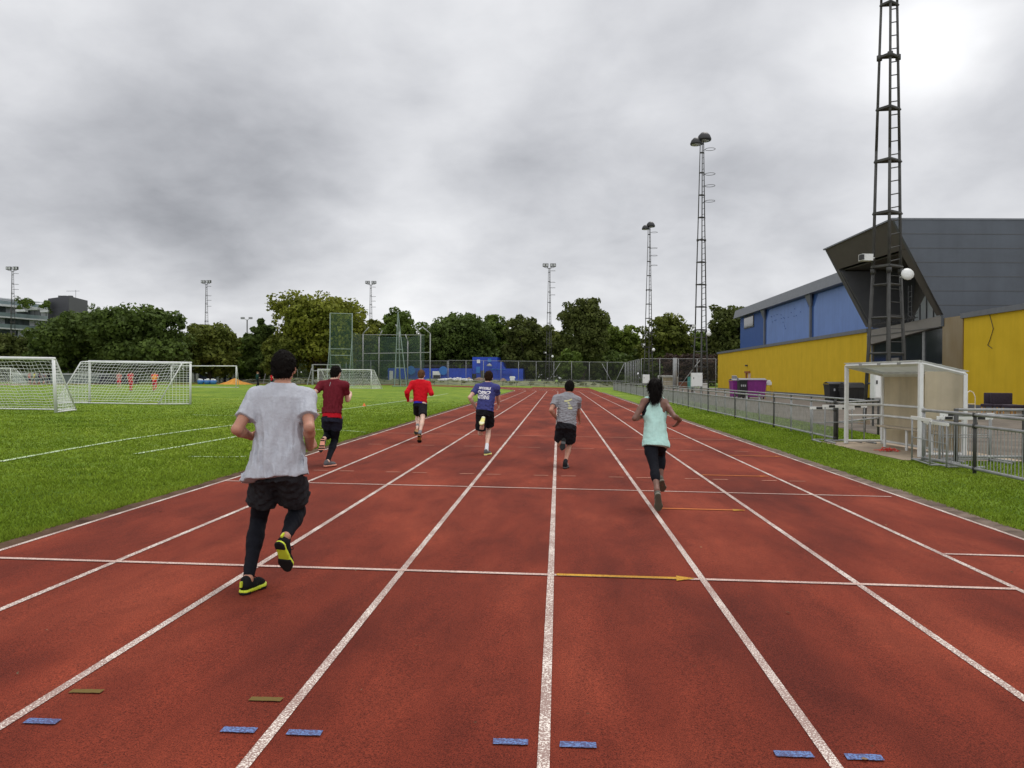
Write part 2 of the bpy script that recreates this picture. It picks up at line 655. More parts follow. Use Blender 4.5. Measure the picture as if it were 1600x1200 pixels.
cross(6.245, -4, 0, M_CROSS, .055, .026, -.026)
cross(6.245, 0, 1, M_CROSS, .055, .026, -.026)
cross(6.245, 1, 3, M_CROSS, .055, .026, -.026)
cross(6.25, 0, 1, M_YEL, .06, .045, -.10, 'yellow_line', .0085)
ar = MB()
ax = LW - .06
ar.add([(ax - .16, 6.17, gz(ax) + .0095), (ax, 6.25, gz(ax) + .0095), (ax - .14, 6.33, gz(ax) + .0095)], [(0, 1, 2)])
ar.build('yellow_arrow', M_YEL, track)
cross(11.095, -4, 4, M_CROSS, .05, .026, -.15)
cross(20.99, -4, 4, M_WHITE_FAINT, .06, .1, -.1)
for (yy, k0, m) in ((9.62, 1, M_ORANGE), (13.1, 2, M_ORANGE), (16.6, 3, M_ORANGE)):
    cross(yy, k0, k0 + 1, m, .06, .03, -.09, 'faded_line')
    ar = MB(); ax = (k0 + 1) * LW - .08
    ar.add([(ax - .16, yy - .07, gz(ax) + .0095), (ax, yy, gz(ax) + .0095), (ax - .14, yy + .07, gz(ax) + .0095)], [(0, 1, 2)])
    ar.build('faded_arrow', M_YEL if k0 == 1 else m, track)
cross(7.45, 3, 4, M_CROSS, .055, .026, -.026)

rg_ = random.Random(31)


def ragged(b, x0, x1, y, w, sk=0.0):
    """a short painted dash with worn, uneven edges"""
    n_ = 12
    lo_ = [(x0 + (x1 - x0) * i / n_, y - w / 2 + rg_.uniform(-.0015, .002) + sk * i / n_) for i in range(n_ + 1)]
    hi_ = [(x0 + (x1 - x0) * i / n_, y + w / 2 + rg_.uniform(-.002, .0015) + sk * i / n_) for i in range(n_ + 1)]
    o_ = len(b.v)
    for i in range(n_ + 1):
        e_ = rg_.uniform(-.006, .006) if i in (0, n_) else 0
        b.v += [(lo_[i][0] + e_, lo_[i][1], gz(x0) + .006 + .0 * i), (hi_[i][0] + e_ * .4, hi_[i][1], gz(x0) + .006)]
    b.f += [(o_ + 2 * i, o_ + 2 * i + 2, o_ + 2 * i + 3, o_ + 2 * i + 1) for i in range(n_)]


for k in range(-3, 4):
    for sgn in (-1, 1):
        for (yy, m, off, ln, w, nm) in ((12.55, M_WHITE_FAINT, .10, .24, .05, 'faded_tick'), (3.36, M_BLUE, .072, .155, .052, 'blue_tick'),
                                        (17.5, M_WHITE_FAINT, .35, .3, .05, 'faded_tick')):
            if k == -3 and yy == 3.36:
                continue
            b = MB(); c = k * LW
            x0, x1 = c + sgn * off, c + sgn * (off + ln)
            if x0 > x1: x0, x1 = x1, x0
            ragged(b, x0, x1, yy, w)
            b.build(nm, m, track)
for (pa, pb) in (((110, 1081), (160, 1082)), ((391, 1093), (442, 1095))):
    p, q = G(*pa), G(*pb)
    b = MB()
    ragged(b, p[0], q[0], p[1], .044, q[1] - p[1])
    b.build('olive_tick', M_OLIVE if pa[1] > 1050 else M_WHITE_FAINT, track)


# kerbs and verges
def kerb(name, x0, x1, m, label, seed):
    rnd = random.Random(seed)
    b = MB()
    ys_ = [-10 + i * .22 for i in range(440)]
    w = 0.0
    for i, y in enumerate(ys_):
        w = .8 * w + rnd.uniform(-.02, .02)
        xa, xb = x0, x1
        if abs(x0) > abs(x1): xa += w
        else: xb += w
        b.v += [(xa, y, gz(xa) + .002 + rnd.uniform(0, .006)), ((xa + xb) / 2, y, gz(xa) + .014 + rnd.uniform(0, .006)), (xb, y, gz(xb) + .002 + rnd.uniform(0, .006))]
    for i in range(len(ys_) - 1):
        for j in range(2):
            a = 3 * i + j
            b.f.append((a, a + 1, a + 4, a + 3))
    return tag(b.build(name, m), label, 'kerb', None, 'structure')


kerb('kerb', -5.12, -4.90, M_KERB, 'brown weathered edging strip between infield turf and inside lane', 1)
kerb('kerb', 4.90, 5.16, M_KERB2, 'grey brown edging strip between outside lane and grass verge', 2)

# paved yard right of the fence, patch under the shelter
pv = MB()
for (x0, x1, y0, y1) in ((9.6, 60.0, -20.0, 135.0),):
    pv.add([(x0, y0, gz(9)), (x1, y0, gz(9)), (x1, y1, gz(9)), (x0, y1, gz(9))], [(0, 1, 2, 3)])
tag(pv.build('pavement', M_TARMAC), 'grey tarmac yard between the railings and the yellow building', 'pavement', None, 'structure')
pv = MB()
pv.add([(7.15, 16.3, gz(9) - .002), (9.6, 16.3, gz(9) - .002), (9.6, 20.9, gz(9) - .002), (6.95, 20.9, gz(9) - .002)], [(0, 1, 2, 3)])
tag(pv.build('pavement', M_CONC), 'bare sandy concrete patch under the team shelter', 'pavement', None, 'structure')

# pitch lines on the infield
pl = MB()
for pts, w in ((((0, 721), (100, 703), (200, 686), (300, 672), (370, 663.5)), .06), (((212, 709), (290, 696), (380, 680)), .06),
               (((460, 650), (560, 636), (640, 625), (700, 615)), .05), (((490, 671), (540, 672.5), (580, 676)), .05),
               (((295, 713), (350, 714), (385, 713)), .035), (((300, 648), (420, 651), (480, 652)), .04)):
    P3 = [G(*p) for p in pts]
    strip(pl, [(p[0], p[1]) for p in P3], w, .002)
tag(pl.build('pitch_line', M_TURFLINE), 'white chalk touchlines marked across the infield turf', 'pitch line', None, 'structure')


# grass blades where the turf is near enough to show them
def blades():
    rs = np.random.RandomState(5)
    n = 330000
    X = np.empty(n); Y = np.empty(n)
    nl = int(n * .66)
    d = 4.2 * (60 / 4.2) ** rs.rand(nl)
    lat = rs.rand(nl) ** 1.4
    Y[:nl] = d
    X[:nl] = -5.05 + .035 * np.sin(d * 9) * np.sin(d * 3.7) - lat * (2.0 + d * .62)
    d = 5.0 * (60 / 5.0) ** rs.rand(n - nl)
    Y[nl:] = d
    X[nl:] = 5.09 + .035 * np.sin(d * 8) * np.sin(d * 3.1) + rs.rand(n - nl) ** 1.15 * 4.4
    clump = np.sin(X * 3.1 + np.sin(Y * 2.3) * 2) * np.sin(Y * 2.7 + np.sin(X * 1.9) * 2)
    hgt = (.024 + .018 * rs.rand(n) + .009 * clump) * np.clip(.9 + .01 * Y, .9, 1.3)
    edge = (np.abs(X + 5.06) < .14) | (np.abs(X - 5.10) < .12)
    hgt = hgt * np.where(edge, 1.5, 1.0)
    keep = ~((X > 7.0) & (Y > 16.1) & (Y < 21))
    keep &= rs.rand(len(X)) < np.clip((58 - Y) / 34, 0, 1)
    hgt = hgt * np.clip((62 - Y) / 36, .2, 1)
    X, Y, hgt = X[keep], Y[keep], hgt[keep]
    n = len(X)
    Z = SLOPE * np.clip(X, -26, 5.6) - TURF_DROP
    a = rs.rand(n) * 2 * np.pi
    wdt = (.0026 + .0006 * Y) * (.7 + .6 * rs.rand(n))
    lean = hgt * (.2 + .9 * rs.rand(n)); la = rs.rand(n) * 2 * np.pi
    V = np.empty((n, 3, 3))
    V[:, 0] = np.stack([X - np.cos(a) * wdt, Y - np.sin(a) * wdt, Z], 1)
    V[:, 1] = np.stack([X + np.cos(a) * wdt, Y + np.sin(a) * wdt, Z], 1)
    V[:, 2] = np.stack([X + np.cos(la) * lean, Y + np.sin(la) * lean, Z + hgt], 1)
    F = np.arange(3 * n).reshape(n, 3)
    m = mat('grass_blade', (.138, .226, .015), .85, .25, .35, (.225, .300, .032), island=.45, transl=.35, spec=.1)
    o = np_mesh('grass', V.reshape(-1, 3), F, m)
    tag(o, 'short mown grass growing beside the red track', 'grass', None, 'stuff')


blades()
# dead leaves and bits blown on to the track
rl_ = np.random.RandomState(12)
lv = MB()
for k in range(50):
    y = 2.2 * (40 / 2.2) ** rl_.rand(); x = rl_.uniform(-4.8, 4.8)
    a = rl_.rand() * 6.28; l = rl_.uniform(.008, .022); z = gz(x) + .008
    c_, s_l = math.cos(a) * l, math.sin(a) * l
    lv.add([(x - c_, y - s_l, z), (x + s_l * .5, y - c_ * .5, z + rl_.uniform(.002, .012)), (x + c_, y + s_l, z + .004), (x - s_l * .5, y + c_ * .5, z + rl_.uniform(.002, .010))], [(0, 1, 2, 3)])
tag(lv.build('leaf_litter', mat('dead_leaves', (.10, .05, .02), .9, .5, 3, (.26, .16, .08), island=.5)), 'scattered dead leaves and crumbs lying on the red track', 'litter', None, 'stuff')

# ------------------------------------------------------------------ bodies as one smooth-blended surface
def unit(v):
    v = np.asarray(v, float)
    return v / (np.linalg.norm(v) + 1e-12)


class Field:
    def __init__(s, prims, h, cuts=(), noise=None, pad=.03, like=None):
        lo = np.min([p[1] for p in prims], 0) - pad
        hi = np.max([p[2] for p in prims], 0) + pad
        s.h = h
        s.lo = lo
        s.n = np.ceil((hi - lo) / h).astype(int) + 1
        if like is not None:
            lo = s.lo = like.lo; s.n = like.n
        s.F = np.full(s.n, .3, np.float32)
        for (fn, a, b, k, sub) in prims:
            m = k + 2.5 * h + .015
            i0 = np.clip(np.floor((a - m - lo) / h).astype(int), 0, s.n)
            i1 = np.clip(np.ceil((b + m - lo) / h).astype(int) + 1, 0, s.n)
            if np.any(i1 <= i0):
                continue
            sl = tuple(slice(i0[i], i1[i]) for i in range(3))
            P = s.grid(i0, i1)
            d = fn(P).astype(np.float32)
            f = s.F[sl]
            if sub:
                d = -d
                hh = np.clip(.5 + .5 * (f - d) / k, 0, 1)
                s.F[sl] = d * (1 - hh) + f * hh + k * hh * (1 - hh)
            else:
                hh = np.clip(.5 + .5 * (f - d) / k, 0, 1)
                s.F[sl] = f * (1 - hh) + d * hh - k * hh * (1 - hh)
        if noise is not None or cuts:
            P = s.grid((0, 0, 0), s.n)
            if noise is not None:
                s.F += noise(P).astype(np.float32)
            for c in cuts:
                s.F = np.maximum(s.F, c(P).astype(np.float32))
        s.F[0] = s.F[-1] = .1; s.F[:, 0] = s.F[:, -1] = .1; s.F[:, :, 0] = s.F[:, :, -1] = .1

    def grid(s, i0, i1):
        ax = [s.lo[i] + s.h * np.arange(i0[i], i1[i]) for i in range(3)]
        return np.meshgrid(*ax, indexing='ij')

    def mesh(s):
        F = s.F
        S = F < 0
        nx, ny, nz = F.shape
        cnt = np.zeros((nx - 1, ny - 1, nz - 1), np.int8)
        for i in (0, 1):
            for j in (0, 1):
                for k in (0, 1):
                    cnt += S[i:nx - 1 + i, j:ny - 1 + j, k:nz - 1 + k]
        act = (cnt > 0) & (cnt < 8)
        idx = np.argwhere(act)
        ids = np.full(act.shape, -1, np.int64)
        ids[act] = np.arange(len(idx))
        acc = np.zeros((len(idx), 3)); num = np.zeros(len(idx))
        for ax in range(3):
            o1, o2 = [(1, 2), (0, 2), (0, 1)][ax]
            for a in (0, 1):
                for b in (0, 1):
                    off = np.zeros(3, int); off[o1] = a; off[o2] = b
                    off2 = off.copy(); off2[ax] = 1
                    p = idx + off; q = idx + off2
                    fp = F[p[:, 0], p[:, 1], p[:, 2]]; fq = F[q[:, 0], q[:, 1], q[:, 2]]
                    c = (fp < 0) != (fq < 0)
                    t = fp / np.where(c, fp - fq, 1)
                    pos = p.astype(float)
                    pos[:, ax] += t
                    acc[c] += pos[c]; num[c] += 1
        V = acc / num[:, None] * s.h + s.lo
        Q = []
        for ax in range(3):
            o1, o2 = [(1, 2), (2, 0), (0, 1)][ax]
            A = [slice(None)] * 3; B = [slice(None)] * 3
            A[ax] = slice(0, -1); B[ax] = slice(1, None)
            sa, sb = S[tuple(A)], S[tuple(B)]
            e = np.argwhere(sa != sb)
            e = e[(e[:, o1] > 0) & (e[:, o2] > 0) & (e[:, o1] < F.shape[o1] - 1) & (e[:, o2] < F.shape[o2] - 1)]
            inside = sa[e[:, 0], e[:, 1], e[:, 2]]
            def cid(d1, d2):
                c = e.copy(); c[:, o1] += d1; c[:, o2] += d2
                return ids[c[:, 0], c[:, 1], c[:, 2]]
            q = np.stack([cid(-1, -1), cid(0, -1), cid(0, 0), cid(-1, 0)], 1)
            q[~inside] = q[~inside][:, ::-1]
            Q.append(q)
        return V, np.concatenate(Q)


def cap(a, b, ra, rb, k=.02, sub=False):
    a = np.asarray(a, float); b = np.asarray(b, float)
    ab = b - a
    L2 = ab @ ab + 1e-9

    def fn(P):
        t = ((P[0] - a[0]) * ab[0] + (P[1] - a[1]) * ab[1] + (P[2] - a[2]) * ab[2]) / L2
        t = np.clip(t, 0, 1)
        d = np.sqrt((P[0] - a[0] - t * ab[0]) ** 2 + (P[1] - a[1] - t * ab[1]) ** 2 + (P[2] - a[2] - t * ab[2]) ** 2)
        return d - (ra + t * (rb - ra))
    r = max(ra, rb)
    return (fn, np.minimum(a, b) - r, np.maximum(a, b) + r, k, sub)


def ell(c, ax, rad, k=.02, sub=False):
    c = np.asarray(c, float); A = [unit(x) for x in ax]

    def fn(P):
        X = [P[i] - c[i] for i in range(3)]
        q = [sum(A[j][i] * X[i] for i in range(3)) for j in range(3)]
        k0 = np.sqrt(sum((q[j] / rad[j]) ** 2 for j in range(3)))
        k1 = np.sqrt(sum((q[j] / rad[j] ** 2) ** 2 for j in range(3))) + 1e-9
        return k0 * (k0 - 1) / k1
    r = max(rad)
    return (fn, c - r, c + r, k, sub)


def loft(p0, p1, right, st, k=.02, ex=2.3, capm=True):
    """tube from p0 to p1 with elliptical stations (u, half width, half depth, shift right, shift forward)"""
    p0 = np.asarray(p0, float); p1 = np.asarray(p1, float)
    up = p1 - p0; Ln = np.linalg.norm(up); up = up / Ln
    rt = unit(np.asarray(right) - (np.asarray(right) @ up) * up)
    fw_ = np.cross(up, rt)
    us = np.array([s[0] for s in st])

    def fn(P):
        X = [P[i] - p0[i] for i in range(3)]
        u = sum(up[i] * X[i] for i in range(3)) / Ln
        a = sum(rt[i] * X[i] for i in range(3)); b = sum(fw_[i] * X[i] for i in range(3))
        w = np.interp(u, us, [s[1] for s in st]); dp = np.interp(u, us, [s[2] for s in st])
        a = a - np.interp(u, us, [s[3] for s in st]); b = b - np.interp(u, us, [s[4] for s in st])
        rr = (np.abs(a / w) ** ex + np.abs(b / dp) ** ex) ** (1 / ex)
        d = (rr - 1) * np.minimum(w, dp)
        e = np.maximum(us[0] - u, u - us[-1]) * Ln
        return np.maximum(d, e)
    mw = max(max(s[1], s[2]) + max(abs(s[3]), abs(s[4])) for s in st)
    q0 = p0 + up * Ln * us[0]; q1 = p0 + up * Ln * us[-1]
    return (fn, np.minimum(q0, q1) - mw, np.maximum(q0, q1) + mw, k, False)


def plane(p, n, wob=0.0, seed=0):        # keeps the side n points away from
    p = np.asarray(p, float); n = unit(n)
    w = wrinkle(seed, wob, (9, 9, 9)) if wob else None

    def fn(P):
        d = (P[0] - p[0]) * n[0] + (P[1] - p[1]) * n[1] + (P[2] - p[2]) * n[2]
        return d + w(P) if w else d
    return fn


def wrinkle(seed, amp, freq, dirs=9, rot=None):
    rs = np.random.RandomState(seed)
    W = rs.normal(size=(dirs, 3)) * np.asarray(freq)
    if rot is not None:
        W = W @ np.asarray(rot)
    ph = rs.rand(dirs, 3) * 6.28
    W2 = rs.normal(size=(dirs, 3)) * np.asarray(freq) * .6

    def fn(P):
        o = 0
        for i in range(dirs):
            a = P[0] * W[i, 0] + P[1] * W[i, 1] + P[2] * W[i, 2] + ph[i, 0]
            b = P[0] * W2[i, 0] + P[1] * W2[i, 1] + P[2] * W2[i, 2] + ph[i, 1]
            s = np.sin(a + 1.2 * np.sin(b))
            o = o + s * np.abs(s) ** .5
        return amp * o / math.sqrt(dirs)
    return fn


def solve(px, py, parent, L, sign):
    r = ray(px, py)
    v = CAM - parent
    a = r @ r; b = 2 * (r @ v); c = v @ v - L * L
    disc = b * b - 4 * a * c
    if disc <= 0:
        t = -b / (2 * a)
    else:
        t = (-b + sign * math.sqrt(disc)) / (2 * a)
    return CAM + r * t


SKIN = {}
DEBUG = False


def skin_mat(name, col):
    if name not in SKIN:
        m = mat(name, col, .55, .10, 22, None, .15, 160, detail=3)
        m.node_tree.nodes['Principled BSDF'].inputs['Subsurface Weight'].default_value = .08
        SKIN[name] = m
    return SKIN[name]


def cloth(name, col, var=.07, rough=.85, col2=None, bump=.25, scale=30, bscale=350):
    return mat(name, col, max(rough, .85), var, scale, col2, bump, bscale, spec=.12)


def hand(pr, w, d, n, H, side, vox, curl=.6, k=.006):
    """palm, four unequal fingers in three joints each, thumb from the side of the palm. d: along the hand, n: out of the back of the hand"""
    d = unit(d); n = unit(n - (n @ d) * d); s = unit(np.cross(d, n)) * side     # s points to the thumb side
    sc = H / 1.78
    c1 = w + d * .012 * sc; c2 = w + d * .085 * sc
    rr = max(.013 * sc, vox * .9)
    for o in (-.024, -.008, .008, .024):
        pr.append(cap(c1 + s * o * .7 * sc, c2 + s * o * sc, rr, rr * .95, .012))
    fr = max(.0088 * sc, vox * .62)
    for o, L in ((.027, .070), (.009, .080), (-.009, .075), (-.027, .058)):
        p = c2 + s * o * sc
        ang = curl * .55
        dd = d * math.cos(ang) - n * math.sin(ang)
        for j, fr_l in enumerate((.46, .30, .24)):
            q = p + dd * L * fr_l * sc
            pr.append(cap(p, q, fr * (1 - .08 * j), fr * (.94 - .08 * j), k))
            p = q
            ang += curl
            dd = d * math.cos(ang) - n * math.sin(ang)
    p = c1 + s * .026 * sc + d * .012 * sc
    q = p + unit(s * .75 + d * .75 - n * .25) * .036 * sc
    pr.append(cap(p, q, fr * 1.35, fr * 1.1, .012))
    q2 = q + unit(s * .25 + d * .9 - n * .4) * .030 * sc
    pr.append(cap(q, q2, fr * 1.1, fr * .95, k))
    q3 = q2 + unit(d * .9 - s * .05 - n * .5) * .022 * sc
    pr.append(cap(q2, q3, fr * .95, fr * .8, k))


def head_prims(pr, hc, fwd, up, H, fem=False):
    """cranium, jaw, brow, nose, lips, ears, neck root; hc is the centre of the cranium"""
    up = unit(up); fwd = unit(fwd - (fwd @ up) * up); rt = np.cross(fwd, up)
    sc = H / 1.78 * (.95 if fem else 1)
    P = lambda r, f, u: hc + (rt * r + fwd * f + up * u) * sc
    pr.append(ell(P(0, -.006, .012), (rt, fwd, up), [.076 * sc, .097 * sc, .098 * sc], .02))
    pr.append(ell(P(0, .03, -.055), (rt, fwd, up), [.060 * sc, .066 * sc, .072 * sc], .03))
    pr.append(cap(P(-.03, .075, .002), P(.03, .075, .002), .016 * sc, .016 * sc, .015))      # brow
    pr.append(cap(P(0, .088, -.006), P(0, .108, -.040), .009 * sc, .014 * sc, .012))           # nose
    pr.append(cap(P(-.018, .088, -.068), P(.018, .088, -.068), .0075 * sc, .0075 * sc, .006))  # lips
    pr.append(cap(P(-.016, .086, -.078), P(.016, .086, -.078), .008 * sc, .008 * sc, .006))
    pr.append(ell(P(0, .075, -.107), (rt, fwd, up), [.026 * sc, .024 * sc, .02 * sc], .02))    # chin
    for sg in (-1, 1):
        pr.append(ell(P(.032 * sg, .083, -.012), (rt, fwd, up), [.016 * sc, .012 * sc, .011 * sc], .008, True))
        earn = unit(rt * sg + -fwd * .55)
        ef = unit(np.cross(up, earn))
        pr.append(ell(P(.082 * sg, .004, -.024), (earn, ef, unit(up - fwd * .2)), [.008 * sc, .018 * sc, .032 * sc], .006))
        pr.append(ell(P(.088 * sg, .002, -.020), (earn, ef, up), [.006 * sc, .010 * sc, .018 * sc], .004, True))
    return P


def shoe(parent, heel, toe, ank, H, spec, vox):
    """upper with collar, tongue and laces; sole below it"""
    f = unit(toe - heel); Lf = .158 * H
    v = ank - heel
    u = unit(v - (v @ f) * f)
    r = np.cross(f, u)
    mid = (heel + toe) / 2
    hp = mid - f * Lf / 2
    P = lambda a, b, c: hp + r * a + f * (b * Lf) + u * c
    sc = H / 1.78
    up = []
    up.append(cap(P(0, .15, .055 * sc), P(0, .40, .052 * sc), .036 * sc, .036 * sc, .02))
    up.append(cap(P(0, .42, .05 * sc), P(0, .72, .036 * sc), .037 * sc, .036 * sc, .03))
    up.append(cap(P(0, .72, .036 * sc), P(0, .87, .030 * sc), .036 * sc, .028 * sc, .03))
    up.append(cap(P(0, .16, .06 * sc), P(0, .20, .088 * sc), .036 * sc, .037 * sc, .02))
    up.append(cap(P(0, .34, .075 * sc), P(0, .38, .10 * sc), .022 * sc, .016 * sc, .02))        # tongue
    cuts = [plane(P(0, .5, .018 * sc), -u)]
    V, Q = Field(up, vox, cuts).mesh()
    o = np_mesh('shoe', V, Q, spec['upper'], parent, True)

    def slab(z0, z1, inflate, b0, b1):
        pr = [cap(P(0, .14, (z0 + z1) / 2), P(.002, .45, (z0 + z1) / 2), .037 * sc + inflate, .036 * sc + inflate, .02),
              cap(P(.002, .45, (z0 + z1) / 2), P(.002, .74, (z0 + z1) / 2), .037 * sc + inflate, .048 * sc + inflate, .02),
              cap(P(.002, .74, (z0 + z1) / 2), P(0, .90, (z0 + z1) / 2), .047 * sc + inflate, .030 * sc + inflate, .03)]
        cu = [plane(P(0, 0, z1), u), plane(P(0, 0, z0), -u), plane(P(0, b1, 0), f), plane(P(0, b0, 0), -f)]
        return Field(pr, vox, cu).mesh()
    V, Q = slab(.004 * sc, .030 * sc, .002, -.06, 1.06)
    np_mesh('midsole', V, Q, spec['mid'], o, True)
    for (b0, b1) in spec.get('tread', ((-.06, .26), (.55, 1.06))):
        V, Q = slab(-.003 * sc, spec.get('tread_h', .010) * sc, .003 if spec.get('tread_h') else .0005, b0, b1)
        np_mesh('outsole', V, Q, spec['tread_mat'], o, True)
    if spec.get('tab'):
        b = MB(); b.add([P(-.007, -.045, .055 * sc), P(.007, -.045, .055 * sc), P(.007, -.035, .095 * sc), P(-.007, -.035, .095 * sc),
                         P(-.007, .03, .055 * sc), P(.007, .03, .055 * sc), P(.007, .03, .095 * sc), P(-.007, .03, .095 * sc)],
                        [(0, 1, 2, 3), (7, 6, 5, 4), (0, 4, 5, 1), (1, 5, 6, 2), (2, 6, 7, 3), (3, 7, 4, 0)])
        b.build('heel_tab', spec['tab'], o)
    lc = MB()
    for i, bb in enumerate((.44, .50, .56, .62)):
        zz = (.092 - .011 * i) * sc
        lc.path([P(-.024, bb, zz - .010), P(-.008, bb + .01, zz + .001), P(.010, bb + .015, zz + .001), P(.024, bb + .02, zz - .010)], .003, 5)
    lc.path([P(.0, .43, .095 * sc), P(.03, .44, .105 * sc), P(.045, .47, .085 * sc), P(.03, .46, .07 * sc)], .003, 5)
    lc.build('laces', spec.get('lace', spec['upper']), o)
    if spec.get('mark'):
        b = MB()
        for zz in (0,):
            b.prism([P(.037 * sc, .40, .050), P(.039 * sc, .62, .066), P(.038 * sc, .66, .070), P(.039 * sc, .44, .044)], r * .006)
        b.build('flash', spec['mark'], o)
    return o, f, u


def eye_parts(root, P, sc):
    w = MB(); 
    for sg in (-1, 1):
        bm = bmesh.new(); bmesh.ops.create_uvsphere(bm, u_segments=10, v_segments=8, radius=.0115 * sc)
        c = Vector(P(.032 * sg, .078, -.012))
        b = MB(); b.add([v.co + c for v in bm.verts], [[v.index for v in f.verts] for f in bm.faces])
        bm.free()
        e = b.build('eye', M_EYE, root, True)
        p = MB().bar(P(.032 * sg, .0875, -.012), P(.032 * sg, .0905, -.012), .005 * sc, 8)
        p.build('iris', M_IRIS, e)


M_EYE = mat('eye_white', (.75, .72, .68), .25, .03)
M_IRIS = mat('iris_brown', (.05, .025, .012), .2, .1)
M_HAIRK = mat('black_hair', (.007, .0055, .005), .85, .3, 60, (.017, .013, .011), .9, 140, stretch=(6, 6, 1), spec=.12)
M_HAIRB = mat('dark_brown_hair', (.030, .014, .008), .85, .3, 60, (.055, .028, .016), .9, 140, stretch=(6, 6, 1), spec=.12)
M_HAIRG = mat('ginger_hair', (.17, .085, .04), .85, .25, 60, None, .9, 140, stretch=(6, 6, 1), spec=.12)


def person(label, S):
    H = S['H']; vox = S.get('vox', .007)
    sc = H / 1.78
    g0 = G(*S['ground'])
    root = thing('person', (g0[0], g0[1], g0[2]), label, 'person', S.get('group'))
    dep = lambda dy: float((g0 - CAM) @ fw) + dy      # depth measured along the view
    FW = np.array([0, 1.0, 0]); UP = np.array([0, 0, 1.0])
    J = S['J']
    pel = D(*J['pel'], dep(S['dpel']))
    nk = D(*J['nk'], dep(S['dpel'] + S['lean']))
    hd = D(*J['hd'], dep(S['dpel'] + S['lean'] + S.get('hlean', .03)))
    tw = S.get('twist', 0.0)
    sh = {'L': D(*J['sL'], dep(S['dpel'] + S['lean'] * .9 + tw)), 'R': D(*J['sR'], dep(S['dpel'] + S['lean'] * .9 - tw))}
    hp = {'L': D(*J['hL'], dep(S['dpel'] - tw * .5)), 'R': D(*J['hR'], dep(S['dpel'] + tw * .5))}
    el, wr, kn, an = {}, {}, {}, {}
    for s in 'LR':
        el[s] = solve(*J['e' + s][:2], sh[s], .172 * H, J['e' + s][2])
        wr[s] = solve(*J['w' + s][:2], el[s], .150 * H, J['w' + s][2])
        kn[s] = solve(*J['k' + s][:2], hp[s], .245 * H, J['k' + s][2])
        an[s] = solve(*J['a' + s][:2], kn[s], .243 * H, J['a' + s][2])
    heel, toe = {}, {}
    for s in 'LR':
        hh, tt = J['f' + s]
        if S['stance'] == s and not S.get('toeoff'):
            a_, b_ = G(*hh), G(*tt)
            fdir = unit(np.array([b_[0] - a_[0], max(.1, b_[1] - a_[1]), 0]) if S.get('fdir') is None else np.array(S['fdir'] + (0,)))
            heel[s] = np.array([a_[0], a_[1], gz(a_[0]) + .006]); toe[s] = heel[s] + fdir * .158 * H
            heel[s][1] += .0
            an[s] = heel[s] + fdir * .045 * H + UP * .052 * H
        else:
            heel[s] = solve(*hh, an[s], .058 * H, J.get('hs' + s, -1))
            toe[s] = solve(*tt, heel[s], .158 * H, J.get('ts' + s, 1))
    if DEBUG:
        for s in 'LR':
            print(s, 'thigh', np.linalg.norm(kn[s] - hp[s]) / (.245 * H), 'shank', np.linalg.norm(an[s] - kn[s]) / (.243 * H),
                  'uarm', np.linalg.norm(el[s] - sh[s]) / (.172 * H), 'farm', np.linalg.norm(wr[s] - el[s]) / (.15 * H))
    upv = unit(nk - pel)
    rt = unit(sh['R'] - sh['L']); hrt = unit(hp['R'] - hp['L'])
    tfw = unit(np.cross(UP, rt))
    fem = S.get('fem', False)
    # ---------------- body
    pr = []
    hup = unit(hd - nk + UP * .10); hf = np.array(S.get('look', (0, 1, 0)), float)
    PH = head_prims(pr, hd, hf, hup, H, fem)
    pr.append(cap(nk - upv * .03, hd - hup * .055 * sc - tfw * .012, (.055 if not fem else .046) * sc, (.052 if not fem else .043) * sc, .025))
    wch = (.5 * np.linalg.norm(sh['R'] - sh['L']))
    g0_ = len(pr)
    pr.append(loft(pel, nk, (rt + hrt) / 2, [(-.12, .115 * sc, .09 * sc, 0, 0), (0, .145 * sc, .105 * sc, 0, 0), (.3, .125 * sc, .09 * sc, 0, .0),
                                         (.62, .15 * sc, .105 * sc, 0, .01), (.82, .14 * sc, .09 * sc, 0, 0), (.98, .06 * sc, .055 * sc, 0, 0)], .05))
    guard = [pr[-1]]
    for s in 'LR':
        sg = -1 if s == 'L' else 1
        pr.append(cap(nk - upv * .05, sh[s], .05 * sc, .056 * sc, .05))
        am = sh[s] * .55 + el[s] * .45
        ar = .92 if fem else 1.06
        pr.append(cap(sh[s], am, .054 * sc * ar, .045 * sc * ar, .02))
        guard += pr[-2:]
        pr.append(cap(am, el[s], .045 * sc * ar, .036 * sc * ar, .02))
        guard.append(pr[-1])
        fm = el[s] * .72 + wr[s] * .28
        pr.append(cap(el[s], fm, .036 * sc * ar, .040 * sc * ar, .015))
        pr.append(cap(fm, wr[s], .040 * sc * ar, .026 * sc * ar, .015))
        fd = unit(wr[s] - el[s])
        hd_d = unit(np.array(S.get('hd' + s, fd))) if S.get('hd' + s) is not None else fd
        outw = rt * sg
        nn = np.array(S.get('hn' + s, outw), float)
        # thumb points up/forward: side chosen so that cross(d, n) * side has an upward/forward part
        cr_ = np.cross(hd_d, nn)
        side = 1 if (cr_ @ (UP * .7 + FW * .5)) > 0 else -1
        pr.append(cap(wr[s], wr[s] + hd_d * .02, .025 * sc, .022 * sc, .015))
        hand(pr, wr[s], hd_d, nn, H, side, vox, S.get('curl', .62))
        th = kn[s] - hp[s]
        pr.append(cap(hp[s] + upv * .03, hp[s] + th * .35, .084 * sc, .076 * sc, .03))
        pr.append(cap(hp[s] + th * .35, kn[s], .076 * sc, .052 * sc, .03))
        shk = an[s] - kn[s]
        back = unit(np.cross(hrt, shk)) * -1
        if back @ FW > 0 and S['stance'] == s: back = -back
        bend = unit(unit(hp[s] - kn[s]) + unit(an[s] - kn[s]) + 1e-6 * FW)
